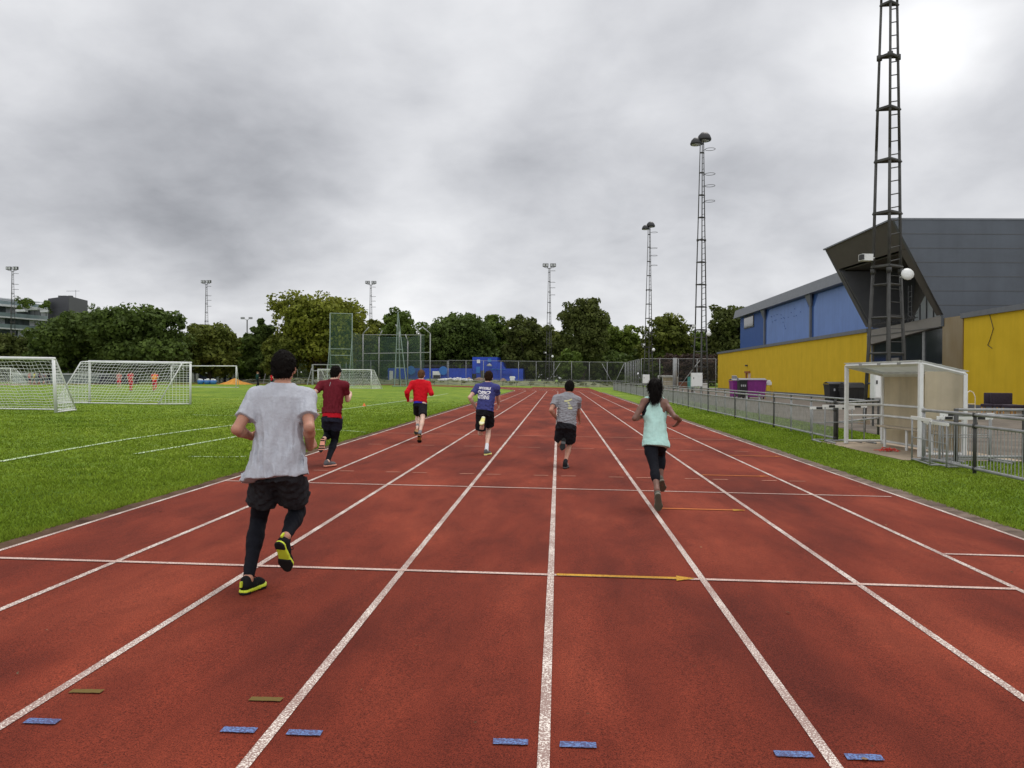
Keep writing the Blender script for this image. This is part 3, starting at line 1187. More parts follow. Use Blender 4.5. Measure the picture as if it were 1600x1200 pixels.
        if np.linalg.norm(unit(hp[s] - kn[s]) + unit(an[s] - kn[s])) > .25: back = bend
        pr.append(cap(kn[s], kn[s] + shk * .3, .048 * sc, .047 * sc, .02))
        pr.append(cap(kn[s] + shk * .12 + back * .014, kn[s] + shk * .42 + back * .014, .038 * sc, .044 * sc, .03))
        pr.append(cap(kn[s] + shk * .3, an[s] - shk * .08, .048 * sc, .031 * sc, .03))
        pr.append(cap(an[s] - shk * .08, an[s], .031 * sc, .034 * sc, .02))
        pr.append(cap(an[s], heel[s] * .7 + toe[s] * .3 + unit(an[s] - heel[s]) * .035, .03 * sc, .028 * sc, .02))
    V, Q = Field(pr, vox).mesh()
    body = np_mesh('body', V, Q, S['skin'], root, True)
    eye_parts(root, PH, H / 1.78 * (.95 if fem else 1))
    # ---------------- hair
    hs = H / 1.78 * (.95 if fem else 1)
    hu = unit(hup); hfw = unit(hf - (hf @ hu) * hu); hr = np.cross(hfw, hu)
    hk = S.get('hair_thick', .012)
    hp_ = [ell(PH(0, -.008, .014), (hr, hfw, hu), [(.076 + hk) * hs, (.097 + hk) * hs, (.098 + hk * 1.2) * hs], .01),
           ell(PH(0, -.045, -.045), (hr, hfw, hu), [(.060 + hk) * hs, (.048 + hk * .8) * hs, (.055 + hk) * hs], .025)]
    cu = []
    if fem:
        hp_ += [cap(PH(0, -.085, .03), PH(0, -.115, -.12), .06 * hs, .062 * hs, .03), cap(PH(0, -.115, -.12), PH(-.025, -.140, -.30), .074 * hs, .066 * hs, .03),
                cap(PH(-.025, -.140, -.30), PH(-.03, -.16, -.42), .060 * hs, .012 * hs, .02), cap(PH(.03, -.125, -.2), PH(.055, -.15, -.385), .036, .010, .02),
                cap(PH(-.045, -.115, -.2), PH(-.100, -.14, -.375), .036, .010, .02), cap(PH(.0, -.13, -.25), PH(.02, -.165, -.43), .035, .008, .02)]
        cu.append(lambda P: np.minimum(-(plane(PH(0, .02, -.02), -(hfw * .8 + hu * .6))(P)) * -1, 9))
        cu = [plane(PH(0, .05, .02), unit(hfw * .75 - hu * .66))]
        nz = wrinkle(77, .006, (60, 60, 7))
        V, Q = Field(hp_, min(vox, .007), cu, nz).mesh()
    else:
        cu = [plane(PH(0, .035, .01), unit(hfw * .62 - hu * .78), .003, 3)]
        # keep the nape, and a short sideburn: cut by a slanted plane plus a lower limit
        low = plane(PH(0, -.05, -.098 * S.get('nape', 1)), unit(-hu + hfw * .25), .003, 5)
        cu = [lambda P, a=cu[0], b=low, c=plane(PH(0, -.012, 0), hfw): np.maximum(np.minimum(a(P), c(P)), b(P))]
        nz = wrinkle(S.get('seed', 1), .0042, (120, 120, 70))
        V, Q = Field(hp_, min(vox, .006), cu, nz).mesh()
    rs_h = np.random.RandomState(S.get('seed', 1) + 50)
    pick = rs_h.randint(0, len(V), 2600 if fem else 1500)
    base_p = V[pick]; ctr = hd + hu * .0
    nrm = base_p - ctr - np.outer((base_p - ctr) @ hu, hu) * (.75 if fem else .2)
    nrm /= np.linalg.norm(nrm, axis=1)[:, None] + 1e-9
    dr = nrm * .5 - hu * (1.0 if fem else .45) + rs_h.normal(size=nrm.shape) * (.25 if fem else .45); dr /= np.linalg.norm(dr, axis=1)[:, None]
    ln_ = (.008 + .014 * rs_h.rand(len(pick)))[:, None] * (3.4 if fem else 1)
    sd_ = np.cross(dr, rs_h.normal(size=dr.shape)); sd_ /= np.linalg.norm(sd_, axis=1)[:, None]
    p0 = base_p - nrm * .002
    VB = np.stack([p0 - sd_ * .0025, p0 + sd_ * .0025, p0 + dr * ln_ + sd_ * .0008, p0 + dr * ln_ - sd_ * .0008], 1).reshape(-1, 3)
    QB = np.arange(len(VB)).reshape(-1, 4) + len(V)
    np_mesh('hair', np.concatenate([V, VB]), np.concatenate([Q, QB]), S['hair'], root, True)
    # ---------------- shirt
    sp = S['shirt']
    st = [(u, w * sc, dp * sc, o, of) for (u, w, dp, o, of) in sp['st']]
    sv = max(vox, .006) if vox < .01 else vox
    prs = [loft(pel, nk, rt, st, .03, 2.4)]
    if not sp.get('vest'):
        prs.append(loft(pel, nk, (rt + hrt) / 2, [(.3, .131 * sc, .098 * sc, 0, .0), (.62, .158 * sc, .113 * sc, 0, .01), (.82, .149 * sc, .100 * sc, 0, 0), (1.0, .064 * sc, .066 * sc, 0, 0)], .04))
    cuts = []
    for s in 'LR':
        sg = -1 if s == 'L' else 1
        up_len = sp.get('sleeve', .62)
        if sp.get('vest'):
            ins = sh[s] * .76 + nk * .24
            prs.append(cap(nk - upv * .055, ins, .046 * sc, .034 * sc, .04))
            prs.append(cap(ins, ins - upv * .20, .040 * sc, .05 * sc, .05))
            continue
        prs.append(cap(nk - upv * .042, sh[s], .060 * sc, .068 * sc, .05))
        e = sh[s] + (el[s] - sh[s]) * up_len if up_len <= 1 else el[s]
        r1 = sp.get('sl_r', .072) * sc
        prs.append(cap(sh[s], e + unit(e - sh[s]) * .05 if up_len <= 1 else e, .068 * sc, r1, .045))
        if up_len > 1:
            w2 = wr[s] + (el[s] - wr[s]) * .06
            fm = el[s] * .7 + w2 * .3
            prs.append(cap(el[s], fm, .052 * sc, .050 * sc, .03))
            prs.append(cap(fm, w2, .050 * sc, .036 * sc, .03))
    nz = wrinkle(sp['seed'], sp.get('amp', .0035), sp.get('freq', (16, 16, 9)))
    fq = sp.get('freq', (16, 16, 9))
    nz2 = wrinkle(sp['seed'] + 9, sp.get('amp', .0035) * .30, (fq[0] * 2.3, fq[1] * 2.3, fq[2] * 2.1))
    sl_ = np.linalg.norm(nk - pel)
    nzf = lambda P: (nz(P) + nz2(P)) * np.clip(1.25 - ((P[0] - pel[0]) * upv[0] + (P[1] - pel[1]) * upv[1] + (P[2] - pel[2]) * upv[2]) / sl_, .12 if sp.get('vest') else .35, 1)
    base = Field(prs, sv, [], nzf)
    if sp.get('vest'):
        gd = Field([loft(pel, nk, (rt + hrt) / 2, [(-.12, .128 * sc, .103 * sc, 0, 0), (0, .158 * sc, .118 * sc, 0, 0), (.3, .138 * sc, .103 * sc, 0, 0), (.6, .14 * sc, .10 * sc, 0, 0)], .05)] + [cap(hp[s] + upv * .03, hp[s] + (kn[s] - hp[s]) * .35, .104 * sc, .098 * sc, .02) for s in 'LR'], sv, like=base)
        base.F = np.minimum(base.F, gd.F)
    else:
        gd = Field(guard, sv, like=base)
        base.F = np.minimum(base.F, gd.F - (.004 if sv < .0085 else .006))
    # sleeve ends: clear the outer arm beyond the cuff
    if not sp.get('vest') and sp.get('sleeve', .62) <= 1:
        P = base.grid((0, 0, 0), base.n)
        for s in 'LR':
            dr = unit(el[s] - sh[s]); e = sh[s] + (el[s] - sh[s]) * sp.get('sleeve', .62)
            a = plane(e, dr, .003, 4)(P)
            near = cap(e, el[s] + dr * .1, .10 * sc, .10 * sc)[0](P)
            tor = prs[0][0](P) + .0
            base.F = np.where((near < 0) & (tor > .012), np.maximum(base.F, a), base.F)
        base.F = base.F.astype(np.float32)
    hem = pel + upv * (sp['hem'] * np.linalg.norm(nk - pel))
    hc_ = plane(hem, -unit(upv + sp.get('hem_tilt', 0) * rt), sp.get('hem_wob', .008), 12)
    nkc = plane(nk + upv * .012 - tfw * .0, unit(upv - tfw * .25))
    P = base.grid((0, 0, 0), base.n)
    base.F = np.maximum(base.F, np.maximum(hc_(P), nkc(P))).astype(np.float32)
    base.F[0] = base.F[-1] = .1; base.F[:, 0] = base.F[:, -1] = .1; base.F[:, :, 0] = base.F[:, :, -1] = .1
    V, Q = base.mesh()
    shirt = np_mesh(sp.get('name', 'shirt'), V, Q, sp['mat'], root, True)
    if sp.get('under'):      # band of the layer worn below, showing at the hem
        (hm, dm, m2, nm) = sp['under']
        pru = [loft(pel, nk, rt, [(u, (w - dm) * sc, (dp - dm) * sc, o, of) for (u, w, dp, o, of) in sp['st']], .03, 2.4)]
        hem2 = pel + upv * (hm * np.linalg.norm(nk - pel))
        V2, Q2 = Field(pru, sv, [plane(hem2, -unit(upv + sp.get('hem_tilt', 0) * .5 * rt), .008, 3), plane(hem + upv * .03, upv)], wrinkle(5, .002, (40, 40, 20))).mesh()
        np_mesh(nm, V2, Q2, m2, root, True)
    if sp.get('vest'):       # sports top under the vest
        prb = [loft(pel, nk, rt, [(.40, .118 * sc, .085 * sc, 0, .0), (.62, .168 * sc, .094 * sc, 0, .012), (.82, .160 * sc, .076 * sc, 0, 0)], .03, 2.4)]
        for s in 'LR':
            ins = sh[s] * .90 + nk * .10
            prb.append(cap(nk - upv * .07, ins - upv * .02, .028 * sc, .028 * sc, .02))
            prb.append(cap(ins - upv * .02, ins - upv * .17, .030 * sc, .044 * sc, .04))
        V2, Q2 = Field(prb, sv).mesh()
        np_mesh('sports_top', V2, Q2, M_BLACKC, root, True)
    # ---------------- shorts / tights
    def legtube(s, t0, t1, grow, r0, r1, seed, m, nm, amp=.004):
        th = kn[s] - hp[s]
        pr2 = [cap(hp[s] + upv * .05, hp[s] + th * .3, r0 * sc, (r0 * .6 + r1 * .4) * sc, .03),
               cap(hp[s] + th * .3, hp[s] + th * min(1.05, t1 + .12), (r0 * .6 + r1 * .4) * sc, r1 * sc, .03)]
        return pr2
    if S.get('tights'):
        tt = S['tights']       # fraction of the shank covered
        pt = [loft(pel, nk, hrt, [(-.14, .127 * sc, .101 * sc, 0, 0), (0, .155 * sc, .115 * sc, 0, 0), (.22, .139 * sc, .104 * sc, 0, 0)], .05)]
        ctn = []
        for s in 'LR':
            th = kn[s] - hp[s]; shk = an[s] - kn[s]
            gr = (.006 if fem else .009) + .4 * max(0, vox - .007)
            pt.append(cap(hp[s] + upv * .03, hp[s] + th * .35, .086 * sc + gr, .078 * sc + gr, .03))
            pt.append(cap(hp[s] + th * .35, kn[s], .078 * sc + gr, .053 * sc + gr, .03))
            back = unit(hp[s] - kn[s]) + unit(an[s] - kn[s])
            back = unit(back) if np.linalg.norm(back) > .2 else -FW
            te = min(tt, .96)
            pt.append(cap(kn[s], kn[s] + shk * .3, .050 * sc + gr, .049 * sc + gr, .02))
            b2 = min(.42, te)
            pt.append(cap(kn[s] + shk * .12 + back * .014, kn[s] + shk * b2 + back * .014, .039 * sc + gr, .045 * sc + gr, .03))
            if te > .45:
                pt.append(cap(kn[s] + shk * .3, kn[s] + shk * te, .049 * sc + gr, (.049 - .017 * (te - .3) / .66) * sc + gr, .03))
        V2, Q2 = Field(pt, sv, [plane((hem if sp.get('vest') else (hem2 if sp.get('under') else hem)) + upv * .03, upv)], wrinkle(31, .0016, (70, 70, 60))).mesh()
        tg = np_mesh('tights', V2, Q2, S['tights_mat'], root, True)
        if S.get('stripe'):
            for s in S['stripe']:
                shk = an[s] - kn[s]
                o = rt * (1 if s == 'R' else -1)
                b = MB(); b.path([kn[s] + o * .05 * sc + shk * .02 - FW * .018, kn[s] + shk * .4 + o * .051 * sc - FW * .018, kn[s] + shk * .92 + o * .034 * sc - FW * .012], .0035, 5)
                b.build('stripe', M_PALEGREY, tg)
    if S.get('shorts'):
        so = S['shorts']
        base_pr = [loft(pel, nk, hrt, [(-.16, so['w'] * .92 * sc, so['d'] * .9 * sc, 0, 0), (0, so['w'] * sc, so['d'] * sc, 0, 0), (.16, so['w'] * .88 * sc, so['d'] * .88 * sc, 0, 0)], .04)]
        for s in 'LR':
            th = kn[s] - hp[s]
            t1 = so['len'][0 if s == 'L' else 1]
            base_pr.append(cap(hp[s] + upv * .03, hp[s] + th * (t1 + .10), so['r0'] * sc, so['r1'] * sc, .035))
        fld = Field(base_pr, sv, [], lambda P: wrinkle(so['seed'], so.get('amp', .005), (48, 48, 40))(P) + wrinkle(so['seed'] + 1, .0018, (100, 100, 90))(P))
        P = fld.grid((0, 0, 0), fld.n)
        dl = [cap(hp[s], kn[s], .05, .05)[0](P) for s in 'LR']
        for i, s in enumerate('LR'):
            th = kn[s] - hp[s]; t1 = so['len'][i]
            c = plane(hp[s] + th * t1, th, .006, 8 + i)(P)
            own = dl[i] <= dl[1 - i]
            fld.F = np.where(own, np.maximum(fld.F, c), fld.F)
        if sp.get('under'): hem = hem2
        fld.F = np.maximum(fld.F, plane(hem + upv * .05, upv)(P))
        above = plane(hem + upv * .004, -unit(upv + sp.get('hem_tilt', 0) * rt))(P) < 0
        lo_ = loft(pel, nk, rt, [(-.5,) + st[0][1:]] + st, .03, 2.4)[0](P)
        fld.F = np.where(above, np.maximum(fld.F, lo_ + .012 + 1.9 * sp.get('amp', .0035)), fld.F).astype(np.float32)
        fld.F[0] = fld.F[-1] = .1; fld.F[:, 0] = fld.F[:, -1] = .1; fld.F[:, :, 0] = fld.F[:, :, -1] = .1
        V2, Q2 = fld.mesh()
        sho = np_mesh('shorts', V2, Q2, so['mat'], root, True)
        if so.get('pipe'):
            s = 'R'; th = kn[s] - hp[s]
            b = MB(); b.path([hp[s] + upv * .07 + hrt * (so['r0'] * sc + .008) - FW * .03, hp[s] + th * .3 + hrt * (so['r0'] * sc - .002) - FW * .035,
                              hp[s] + th * so['len'][1] + hrt * (so['r1'] * sc + .004) - FW * .035], .006, 5)
            b.build('piping', M_PALEGREY, sho)
    # ---------------- shoes and socks
    for s in 'LR':
        o, f, u = shoe(root, heel[s], toe[s], an[s], H, S['shoe'], min(vox, .0075))
        if S.get('sock') and s in S['sock'][1]:
            shk = an[s] - kn[s]
            b = Field([cap(an[s] - shk * S['sock'][2], an[s] - shk * .06, .041 * sc, .037 * sc, .02), cap(an[s] - shk * .06, an[s], .037 * sc, .041 * sc, .02)], min(vox, .007), [], wrinkle(3, .0015, (10, 10, 60))).mesh()
            np_mesh('sock', *b, S['sock'][0], root, True)
    return dict(root=root, shirt=shirt, nk=nk, pel=pel, up=upv, rt=rt, fw=tfw, sc=sc, sh=sh, J=J, kn=kn, an=an, hp=hp)


def print_on(P, sub, name, m, w_local, h_local, cx, cu, src, rot=0.0, lift=.004):
    """press a flat outline (bmesh-ready verts, faces in -.5...5 space) on to the back of the shirt"""
    sh = P['shirt']
    loc = world_loc(sh)
    bvh = BVHTree.FromPolygons([v.co.copy() for v in sh.data.vertices], [p.vertices[:] for p in sh.data.polygons])
    vs, fs = src
    bm = bmesh.new()
    bv = [bm.verts.new((x, y, 0)) for x, y in vs]
    for f in fs:
        try: bm.faces.new([bv[i] for i in f])
        except ValueError: pass
    bmesh.ops.triangulate(bm, faces=bm.faces)
    for _ in range(3):
        long = [e for e in bm.edges if (Vector((e.verts[0].co.x * w_local, e.verts[0].co.y * h_local)) - Vector((e.verts[1].co.x * w_local, e.verts[1].co.y * h_local))).length > .018]
        if not long: break
        bmesh.ops.subdivide_edges(bm, edges=long, cuts=1, use_grid_fill=False)
        bmesh.ops.triangulate(bm, faces=bm.faces)
    ln = np.linalg.norm(P['nk'] - P['pel'])
    c0 = P['pel'] + P['up'] * ln * cu + P['rt'] * cx - np.asarray(loc)
    cr, sr = math.cos(rot), math.sin(rot)
    for v in bm.verts:
        x, y = v.co.x * w_local, v.co.y * h_local
        x, y = cr * x - sr * y, sr * x + cr * y
        p = Vector(c0 + P['rt'] * x + P['up'] * y - P['fw'] * .5)
        hit = bvh.ray_cast(p, Vector(P['fw']), 1.0)
        v.co = (hit[0] if hit[0] is not None else p + Vector(P['fw']) * .38) - Vector(P['fw']) * lift
    me = bpy.data.meshes.new(name)
    bm.to_mesh(me); bm.free()
    o = bpy.data.objects.new(name, me)
    COL.objects.link(o)
    me.materials.append(m)
    o.parent = sh
    return o


def text_outline(txt, bold=.03, spacing=1.0):
    c = bpy.data.curves.new('lettering', 'FONT')
    c.body = txt
    c.offset = bold
    c.space_character = spacing
    c.resolution_u = 3
    o = bpy.data.objects.new('lettering', c)
    COL.objects.link(o)
    bpy.context.view_layer.update()
    dg = bpy.context.evaluated_depsgraph_get()
    me = bpy.data.meshes.new_from_object(o.evaluated_get(dg))
    vs = np.array([v.co[:] for v in me.vertices])
    fs = [p.vertices[:] for p in me.polygons]
    bpy.data.objects.remove(o); bpy.data.curves.remove(c); bpy.data.meshes.remove(me)
    lo, hi = vs.min(0), vs.max(0)
    vs = [((x - (lo[0] + hi[0]) / 2) / (hi[0] - lo[0]), (y - (lo[1] + hi[1]) / 2) / (hi[1] - lo[1])) for x, y, z in vs]
    return vs, fs


def ring_outline(cx, cy, rx, ry, th, n=24, tilt=0.0):
    vs, fs = [], []
    for i in range(n):
        t = 2 * math.pi * i / n
        for k in (1.0, 1 - th):
            x, y = rx * k * math.cos(t), ry * k * math.sin(t)
            vs.append((cx + x * math.cos(tilt) - y * math.sin(tilt), cy + x * math.sin(tilt) + y * math.cos(tilt)))
    for i in range(n):
        a, b = 2 * i, 2 * ((i + 1) % n)
        fs.append((a, b, b + 1, a + 1))
    return vs, fs


def join_outlines(lst):
    vs, fs = [], []
    for v, f in lst:
        o = len(vs); vs += v; fs += [tuple(i + o for i in q) for q in f]
    return vs, fs


M_BLACKC = cloth('black_cloth', (.012, .012, .015), .2)
M_TIGHT = mat('black_tights', (.0065, .007, .0105), .85, .2, 20, None, .1, 300, spec=.12)
M_PALEGREY = mat('reflective_grey', (.38, .39, .40), .4, .1)
SK1 = skin_mat('tanned_skin', (.40, .19, .125))
SK2 = skin_mat('fair_skin', (.60, .37, .28))
SK3 = skin_mat('brown_skin', (.145, .062, .040))
SK4 = skin_mat('pale_skin', (.66, .44, .34))

M_SHOEK = mat('black_shoe_mesh', (.011, .011, .012), .85, .3, 120, None, .4, 260, spec=.12)
M_LIME = mat('lime_foam', (.52, .60, .03), .55, .12)
M_RUBK = mat('black_rubber', (.012, .012, .012), .8, .2, spec=.15)
M_WFOAM = mat('off_white_foam', (.55, .53, .50), .6, .1)
M_ORG = mat('orange_foam', (.62, .17, .06), .6, .1)
M_GRYSHOE = mat('grey_shoe_mesh', (.085, .08, .085), .7, .3, 100, None, .4, 240)
M_OLIVESH = mat('olive_grey_rubber', (.085, .080, .055), .7, .2)
M_LEMON = mat('pale_lemon_foam', (.72, .66, .20), .6, .12)
M_WSOCK = cloth('white_sock', (.60, .60, .62))

# 1 -- grey tee, black shorts over tights, close on the left
p1 = person('runner in baggy light grey t-shirt, black shorts over tights and black shoes with lime soles', dict(
    H=1.80, vox=.0065, ground=(386, 926), dpel=.17, lean=.13, hlean=.04, stance='L', twist=-.05, skin=SK1, hair=M_HAIRK, seed=2, look=(-.05, 1, 0),
    fdir=(.22, 1), hair_thick=.013,
    J=dict(pel=(434, 733), nk=(441, 600), hd=(443.5, 573), sL=(401, 620), sR=(479, 621), eL=(370, 671, -1), wL=(392, 682, 1), eR=(483, 668, -1), wR=(484, 699, 1),
           hL=(417, 741), hR=(452, 741), kL=(404, 812, 1), aL=(386, 890, -1), kR=(465, 800, 1), aR=(446, 839, -1),
           fL=((377, 931), (396, 921)), fR=((434, 848), (449, 893)), hsR=-1, tsR=1),
    hdL=(.75, .6, .15), hdR=(.12, .8, .25), hnR=(.9, -.3, .2),
    shirt=dict(mat=cloth('grey_marl_jersey', (.385, .398, .44), .03, .9, (.415, .428, .47), .3, 45, 60), seed=4, amp=.0105, freq=(56, 40, 13), hem=-.10, hem_wob=.022, hem_tilt=-.05, sleeve=.66, sl_r=.066,
               st=[(-.30, .258, .175, -.012, -.01), (-.13, .236, .165, -.008, -.01), (.14, .194, .148, 0, -.005), (.36, .172, .136, 0, 0), (.62, .170, .130, 0, .005), (.82, .164, .110, 0, 0), (.93, .115, .082, 0, 0), (1.0, .068, .066, 0, 0)]),
    tights=.93, tights_mat=M_TIGHT, stripe='R',
    shorts=dict(w=.172, d=.135, r0=.112, r1=.114, len=(.60, .66), seed=7, amp=.008, mat=cloth('charcoal_shorts', (.022, .022, .025), .2, .8)),
    shoe=dict(upper=M_SHOEK, mid=M_LIME, tread_mat=M_RUBK, tab=M_LIME, tread_h=.017, tread=((-.06, .24), (.58, 1.06)))))
# small pale mark on the right calf of the tights
_m = MB()
_c = p1['kn']['R'] + (p1['an']['R'] - p1['kn']['R']) * .13 - np.array([0, .062, 0])
_m.lathe((0, 0, 0), [(.001, 0)], 3) if False else None
for i in range(7):
    a0, a1 = 1.0 + .55 * i, 1.55 + .55 * i
    _m.bar(_c + np.array([.015 * math.cos(a0), 0, .017 * math.sin(a0)]), _c + np.array([.015 * math.cos(a1), 0, .017 * math.sin(a1)]), .0045, 5)
_m.build('emblem', M_PALEGREY, [c for c in p1['root'].children if c.name.startswith('tights')][0])

# 2 -- dark red tee
M_MAROON = cloth('maroon_jersey', (.125, .012, .020), .12, .8)
p2 = person('runner in dark maroon t-shirt with red hem, navy shorts over black tights', dict(
    H=1.79, vox=.0075, ground=(512, 729), dpel=.22, lean=.13, hlean=.04, stance='R', twist=.05, skin=SK2, hair=M_HAIRK, seed=5, look=(.42, 1, 0), fdir=(.55, 1),
    J=dict(pel=(518.5, 651), nk=(522, 593), hd=(525, 582), sL=(502.5, 601), sR=(539, 602), eL=(488, 618, -1), wL=(492.5, 638.5, 1), eR=(543, 625, 1), wR=(547.5, 617.5, 1),
           hL=(511.5, 656), hR=(526, 656), kL=(512.5, 680, 1), aL=(507, 685, -1), kR=(523, 688, 1), aR=(513.5, 719, -1),
           fL=((504.5, 683.5), (501, 706.5)), fR=((506.5, 730.5), (522, 731)), hsL=-1, tsL=-1),
    shirt=dict(mat=M_MAROON, seed=14, amp=.0065, freq=(70, 50, 30), hem=.07, hem_wob=.006, sleeve=.58, sl_r=.060,
               st=[(-.2, .192, .142, 0, 0), (.0, .180, .135, 0, 0), (.3, .160, .124, 0, 0), (.62, .176, .126, 0, .005), (.82, .166, .108, 0, 0), (.93, .115, .082, 0, 0), (1.0, .066, .066, 0, 0)],
               under=(-.055, .011, cloth('bright_red_hem', (.42, .008, .018), .1), 'undershirt')),
    tights=.95, tights_mat=M_TIGHT,
    shorts=dict(w=.165, d=.128, r0=.105, r1=.104, len=(.42, .42), seed=17, amp=.005, pipe=True, mat=cloth('navy_shorts', (.018, .020, .034), .2, .7)),
    shoe=dict(upper=M_GRYSHOE, mid=mat('pink_orange_foam', (.62, .26, .17), .6, .1), tread_mat=M_RUBK, tread=((-.06, .1), (.16, .24), (.52, .62), (.68, .78), (.84, 1.06)))))
_b = MB()
_q = p2['nk'] - p2['up'] * .05 - p2['rt'] * .02
# thin reflective line below the collar
print_on(p2, None, 'reflective_strip', M_PALEGREY, .014, .075, -.015, .88, ([(-.5, -.5), (.0, -.5), (.5, .5), (.0, .5)], [(0, 1, 2, 3)]))

# 3 -- red long sleeves
p3 = person('runner in bright red long-sleeved top with black shorts and bare legs', dict(
    H=1.80, vox=.0085, ground=(655, 692), dpel=.60, lean=.14, hlean=.03, stance='R', toeoff=True, twist=-.06, skin=SK4, hair=M_HAIRG, seed=8, hair_thick=.007,
    J=dict(pel=(656.5, 630.5), nk=(657.3, 593.2), hd=(658.3, 585.3), sL=(644.6, 599.3), sR=(668.7, 600), eL=(635.8, 613.2, -1), wL=(637.5, 626.2, 1), eR=(674, 615, -1), wR=(672, 612.5, 1),
           hL=(652, 634.5), hR=(661, 634.5), kL=(652.3, 651, 1), aL=(652.3, 666, -1), kR=(660.3, 655, -1), aR=(656, 677, -1),
           fL=((652, 668), (649.4, 678.6)), fR=((654.6, 680.5), (655.3, 692.5)), hsR=-1, tsR=1, hsL=-1, tsL=-1),
    hdL=(.8, .45, -.1),
    shirt=dict(mat=cloth('red_jersey', (.52, .008, .016), .08, .85), seed=24, amp=.0055, freq=(45, 45, 36), hem=.05, hem_tilt=.07, sleeve=2, sl_r=.058,
               st=[(-.25, .180, .135, 0, 0), (.0, .172, .13, 0, 0), (.3, .165, .125, 0, 0), (.62, .178, .126, 0, .005), (.82, .166, .108, 0, 0), (.93, .115, .082, 0, 0), (1.0, .064, .064, 0, 0)],
               under=(-.03, .012, cloth('royal_blue_hem', (.035, .03, .40), .1), 'undershirt')),
    shorts=dict(w=.160, d=.126, r0=.102, r1=.098, len=(.66, .72), seed=27, amp=.004, mat=M_BLACKC),
    sock=(cloth('grey_sock', (.22, .22, .23)), 'LR', .12),
    shoe=dict(upper=M_SHOEK, mid=mat('amber_foam', (.34, .17, .04), .6, .1), tread_mat=M_RUBK, tread=((-.06, .2), (.62, 1.06)))))

# 4 -- blue tee with printed back
M_NAVYT = cloth('indigo_jersey', (.050, .055, .19), .12, .85)
p4 = person('runner in indigo blue t-shirt with white slogan on the back and black shorts', dict(
    H=1.78, vox=.008, ground=(761, 710), dpel=.30, lean=.12, hlean=.04, stance='R', twist=.06, skin=SK2, hair=M_HAIRB, seed=11, fdir=(.35, 1),
    J=dict(pel=(757.5, 643), nk=(762.6, 597.5), hd=(763.6, 588.5), sL=(746.5, 605), sR=(776, 606), eL=(734, 621, -1), wL=(742, 635, 1), eR=(778.3, 622, 1), wR=(778.7, 631.5, 1),
           hL=(752.5, 647), hR=(763.5, 647), kL=(750.5, 677, 1), aL=(755.5, 656, -1), kR=(763.5, 671, 1), aR=(761, 702, -1),
           fL=((756, 650.5), (751.5, 663)), fR=((757.5, 712), (766, 713.5)), hsL=-1, tsL=-1),
    hdR=(.02, .35, -.9),
    shirt=dict(mat=M_NAVYT, seed=34, amp=.0065, freq=(50, 50, 60), hem=.02, sleeve=.58, sl_r=.064,
               st=[(-.2, .192, .14, 0, 0), (.0, .182, .135, 0, 0), (.3, .175, .13, 0, 0), (.62, .182, .128, 0, .005), (.82, .170, .110, 0, 0), (.93, .115, .082, 0, 0), (1.0, .066, .066, 0, 0)]),
    shorts=dict(w=.176, d=.138, r0=.114, r1=.118, len=(.80, .70), seed=37, amp=.006, mat=M_BLACKC),
    sock=(M_WSOCK, 'R', .26),
    shoe=dict(upper=M_GRYSHOE, mid=M_LEMON, tread_mat=mat('cream_rubber', (.66, .64, .42), .6, .1), lace=M_RUBK, tread=((.0, .2), (.66, .98)))))
M_PRINTW = mat('white_shirt_print', (.78, .77, .80), .7, .05)
print_on(p4, None, 'lettering', M_PRINTW, .265, .055, -.022, .80, text_outline('IMPOSSIBLE', .035, 1.02), rot=-.04)
_rings = join_outlines([ring_outline(-.33, 0, .19, .40, .45, 24, .25), ring_outline(.33, 0, .19, .40, .45, 24, -.25), ring_outline(0, -.1, .10, .38, .5, 20),
                        ([(-.16, .1), (-.10, .42), (.0, .2), (.10, .42), (.16, .1), (.04, -.05), (-.04, -.05)], [(0, 1, 2, 6), (2, 3, 4, 5), (2, 5, 6)])])
print_on(p4, None, 'emblem', M_PRINTW, .275, .10, -.030, .655, _rings, rot=-.04)
print_on(p4, None, 'lettering', M_PRINTW, .270, .088, -.035, .50, text_outline('NOTHING', .035, 1.02), rot=-.05)

# 5 -- grey tee with yellow print
p5 = person('runner in crumpled grey t-shirt with pale yellow print and black shorts', dict(
    H=1.72, vox=.0075, ground=(885, 731), dpel=.33, lean=.18, hlean=.05, stance='R', twist=-.05, skin=SK1, hair=M_HAIRK, seed=14, fdir=(.15, 1), hair_thick=.014,
    J=dict(pel=(884.3, 664), nk=(888.5, 614), hd=(889.8, 604.5), sL=(869.5, 623), sR=(902.5, 625), eL=(861, 641, -1), wL=(870, 654, 1), eR=(903, 642, 1), wR=(905.3, 655.5, 1),
           hL=(877.5, 670), hR=(891, 670), kL=(874.5, 695, 1), aL=(881, 689, -1), kR=(889.5, 696, 1), aR=(884, 721, -1),
           fL=((881.5, 684), (878, 702.5)), fR=((882, 733), (889, 733.5)), hsL=-1, tsL=-1),
    shirt=dict(mat=cloth('mid_grey_jersey', (.245, .245, .262), .1, .9), seed=44, amp=.0095, freq=(35, 35, 95), hem=.0, hem_tilt=.10, sleeve=.62, sl_r=.068,
               st=[(-.2, .186, .14, 0, 0), (.0, .186, .14, 0, 0), (.3, .178, .132, 0, 0), (.62, .190, .128, 0, .005), (.82, .174, .112, 0, 0), (.93, .120, .084, 0, 0), (1.0, .066, .066, 0, 0)]),
    shorts=dict(w=.186, d=.14, r0=.114, r1=.118, len=(.68, .72), seed=47, amp=.006, mat=cloth('black_nylon', (.014, .014, .017), .2, .7)),
    sock=(M_BLACKC, 'LR', .12),
    shoe=dict(upper=M_SHOEK, mid=mat('dark_grey_foam', (.05, .05, .05), .6, .2), tread_mat=M_RUBK, mark=M_PALEGREY, lace=M_PALEGREY, tread=((-.06, .3), (.5, 1.06)))))
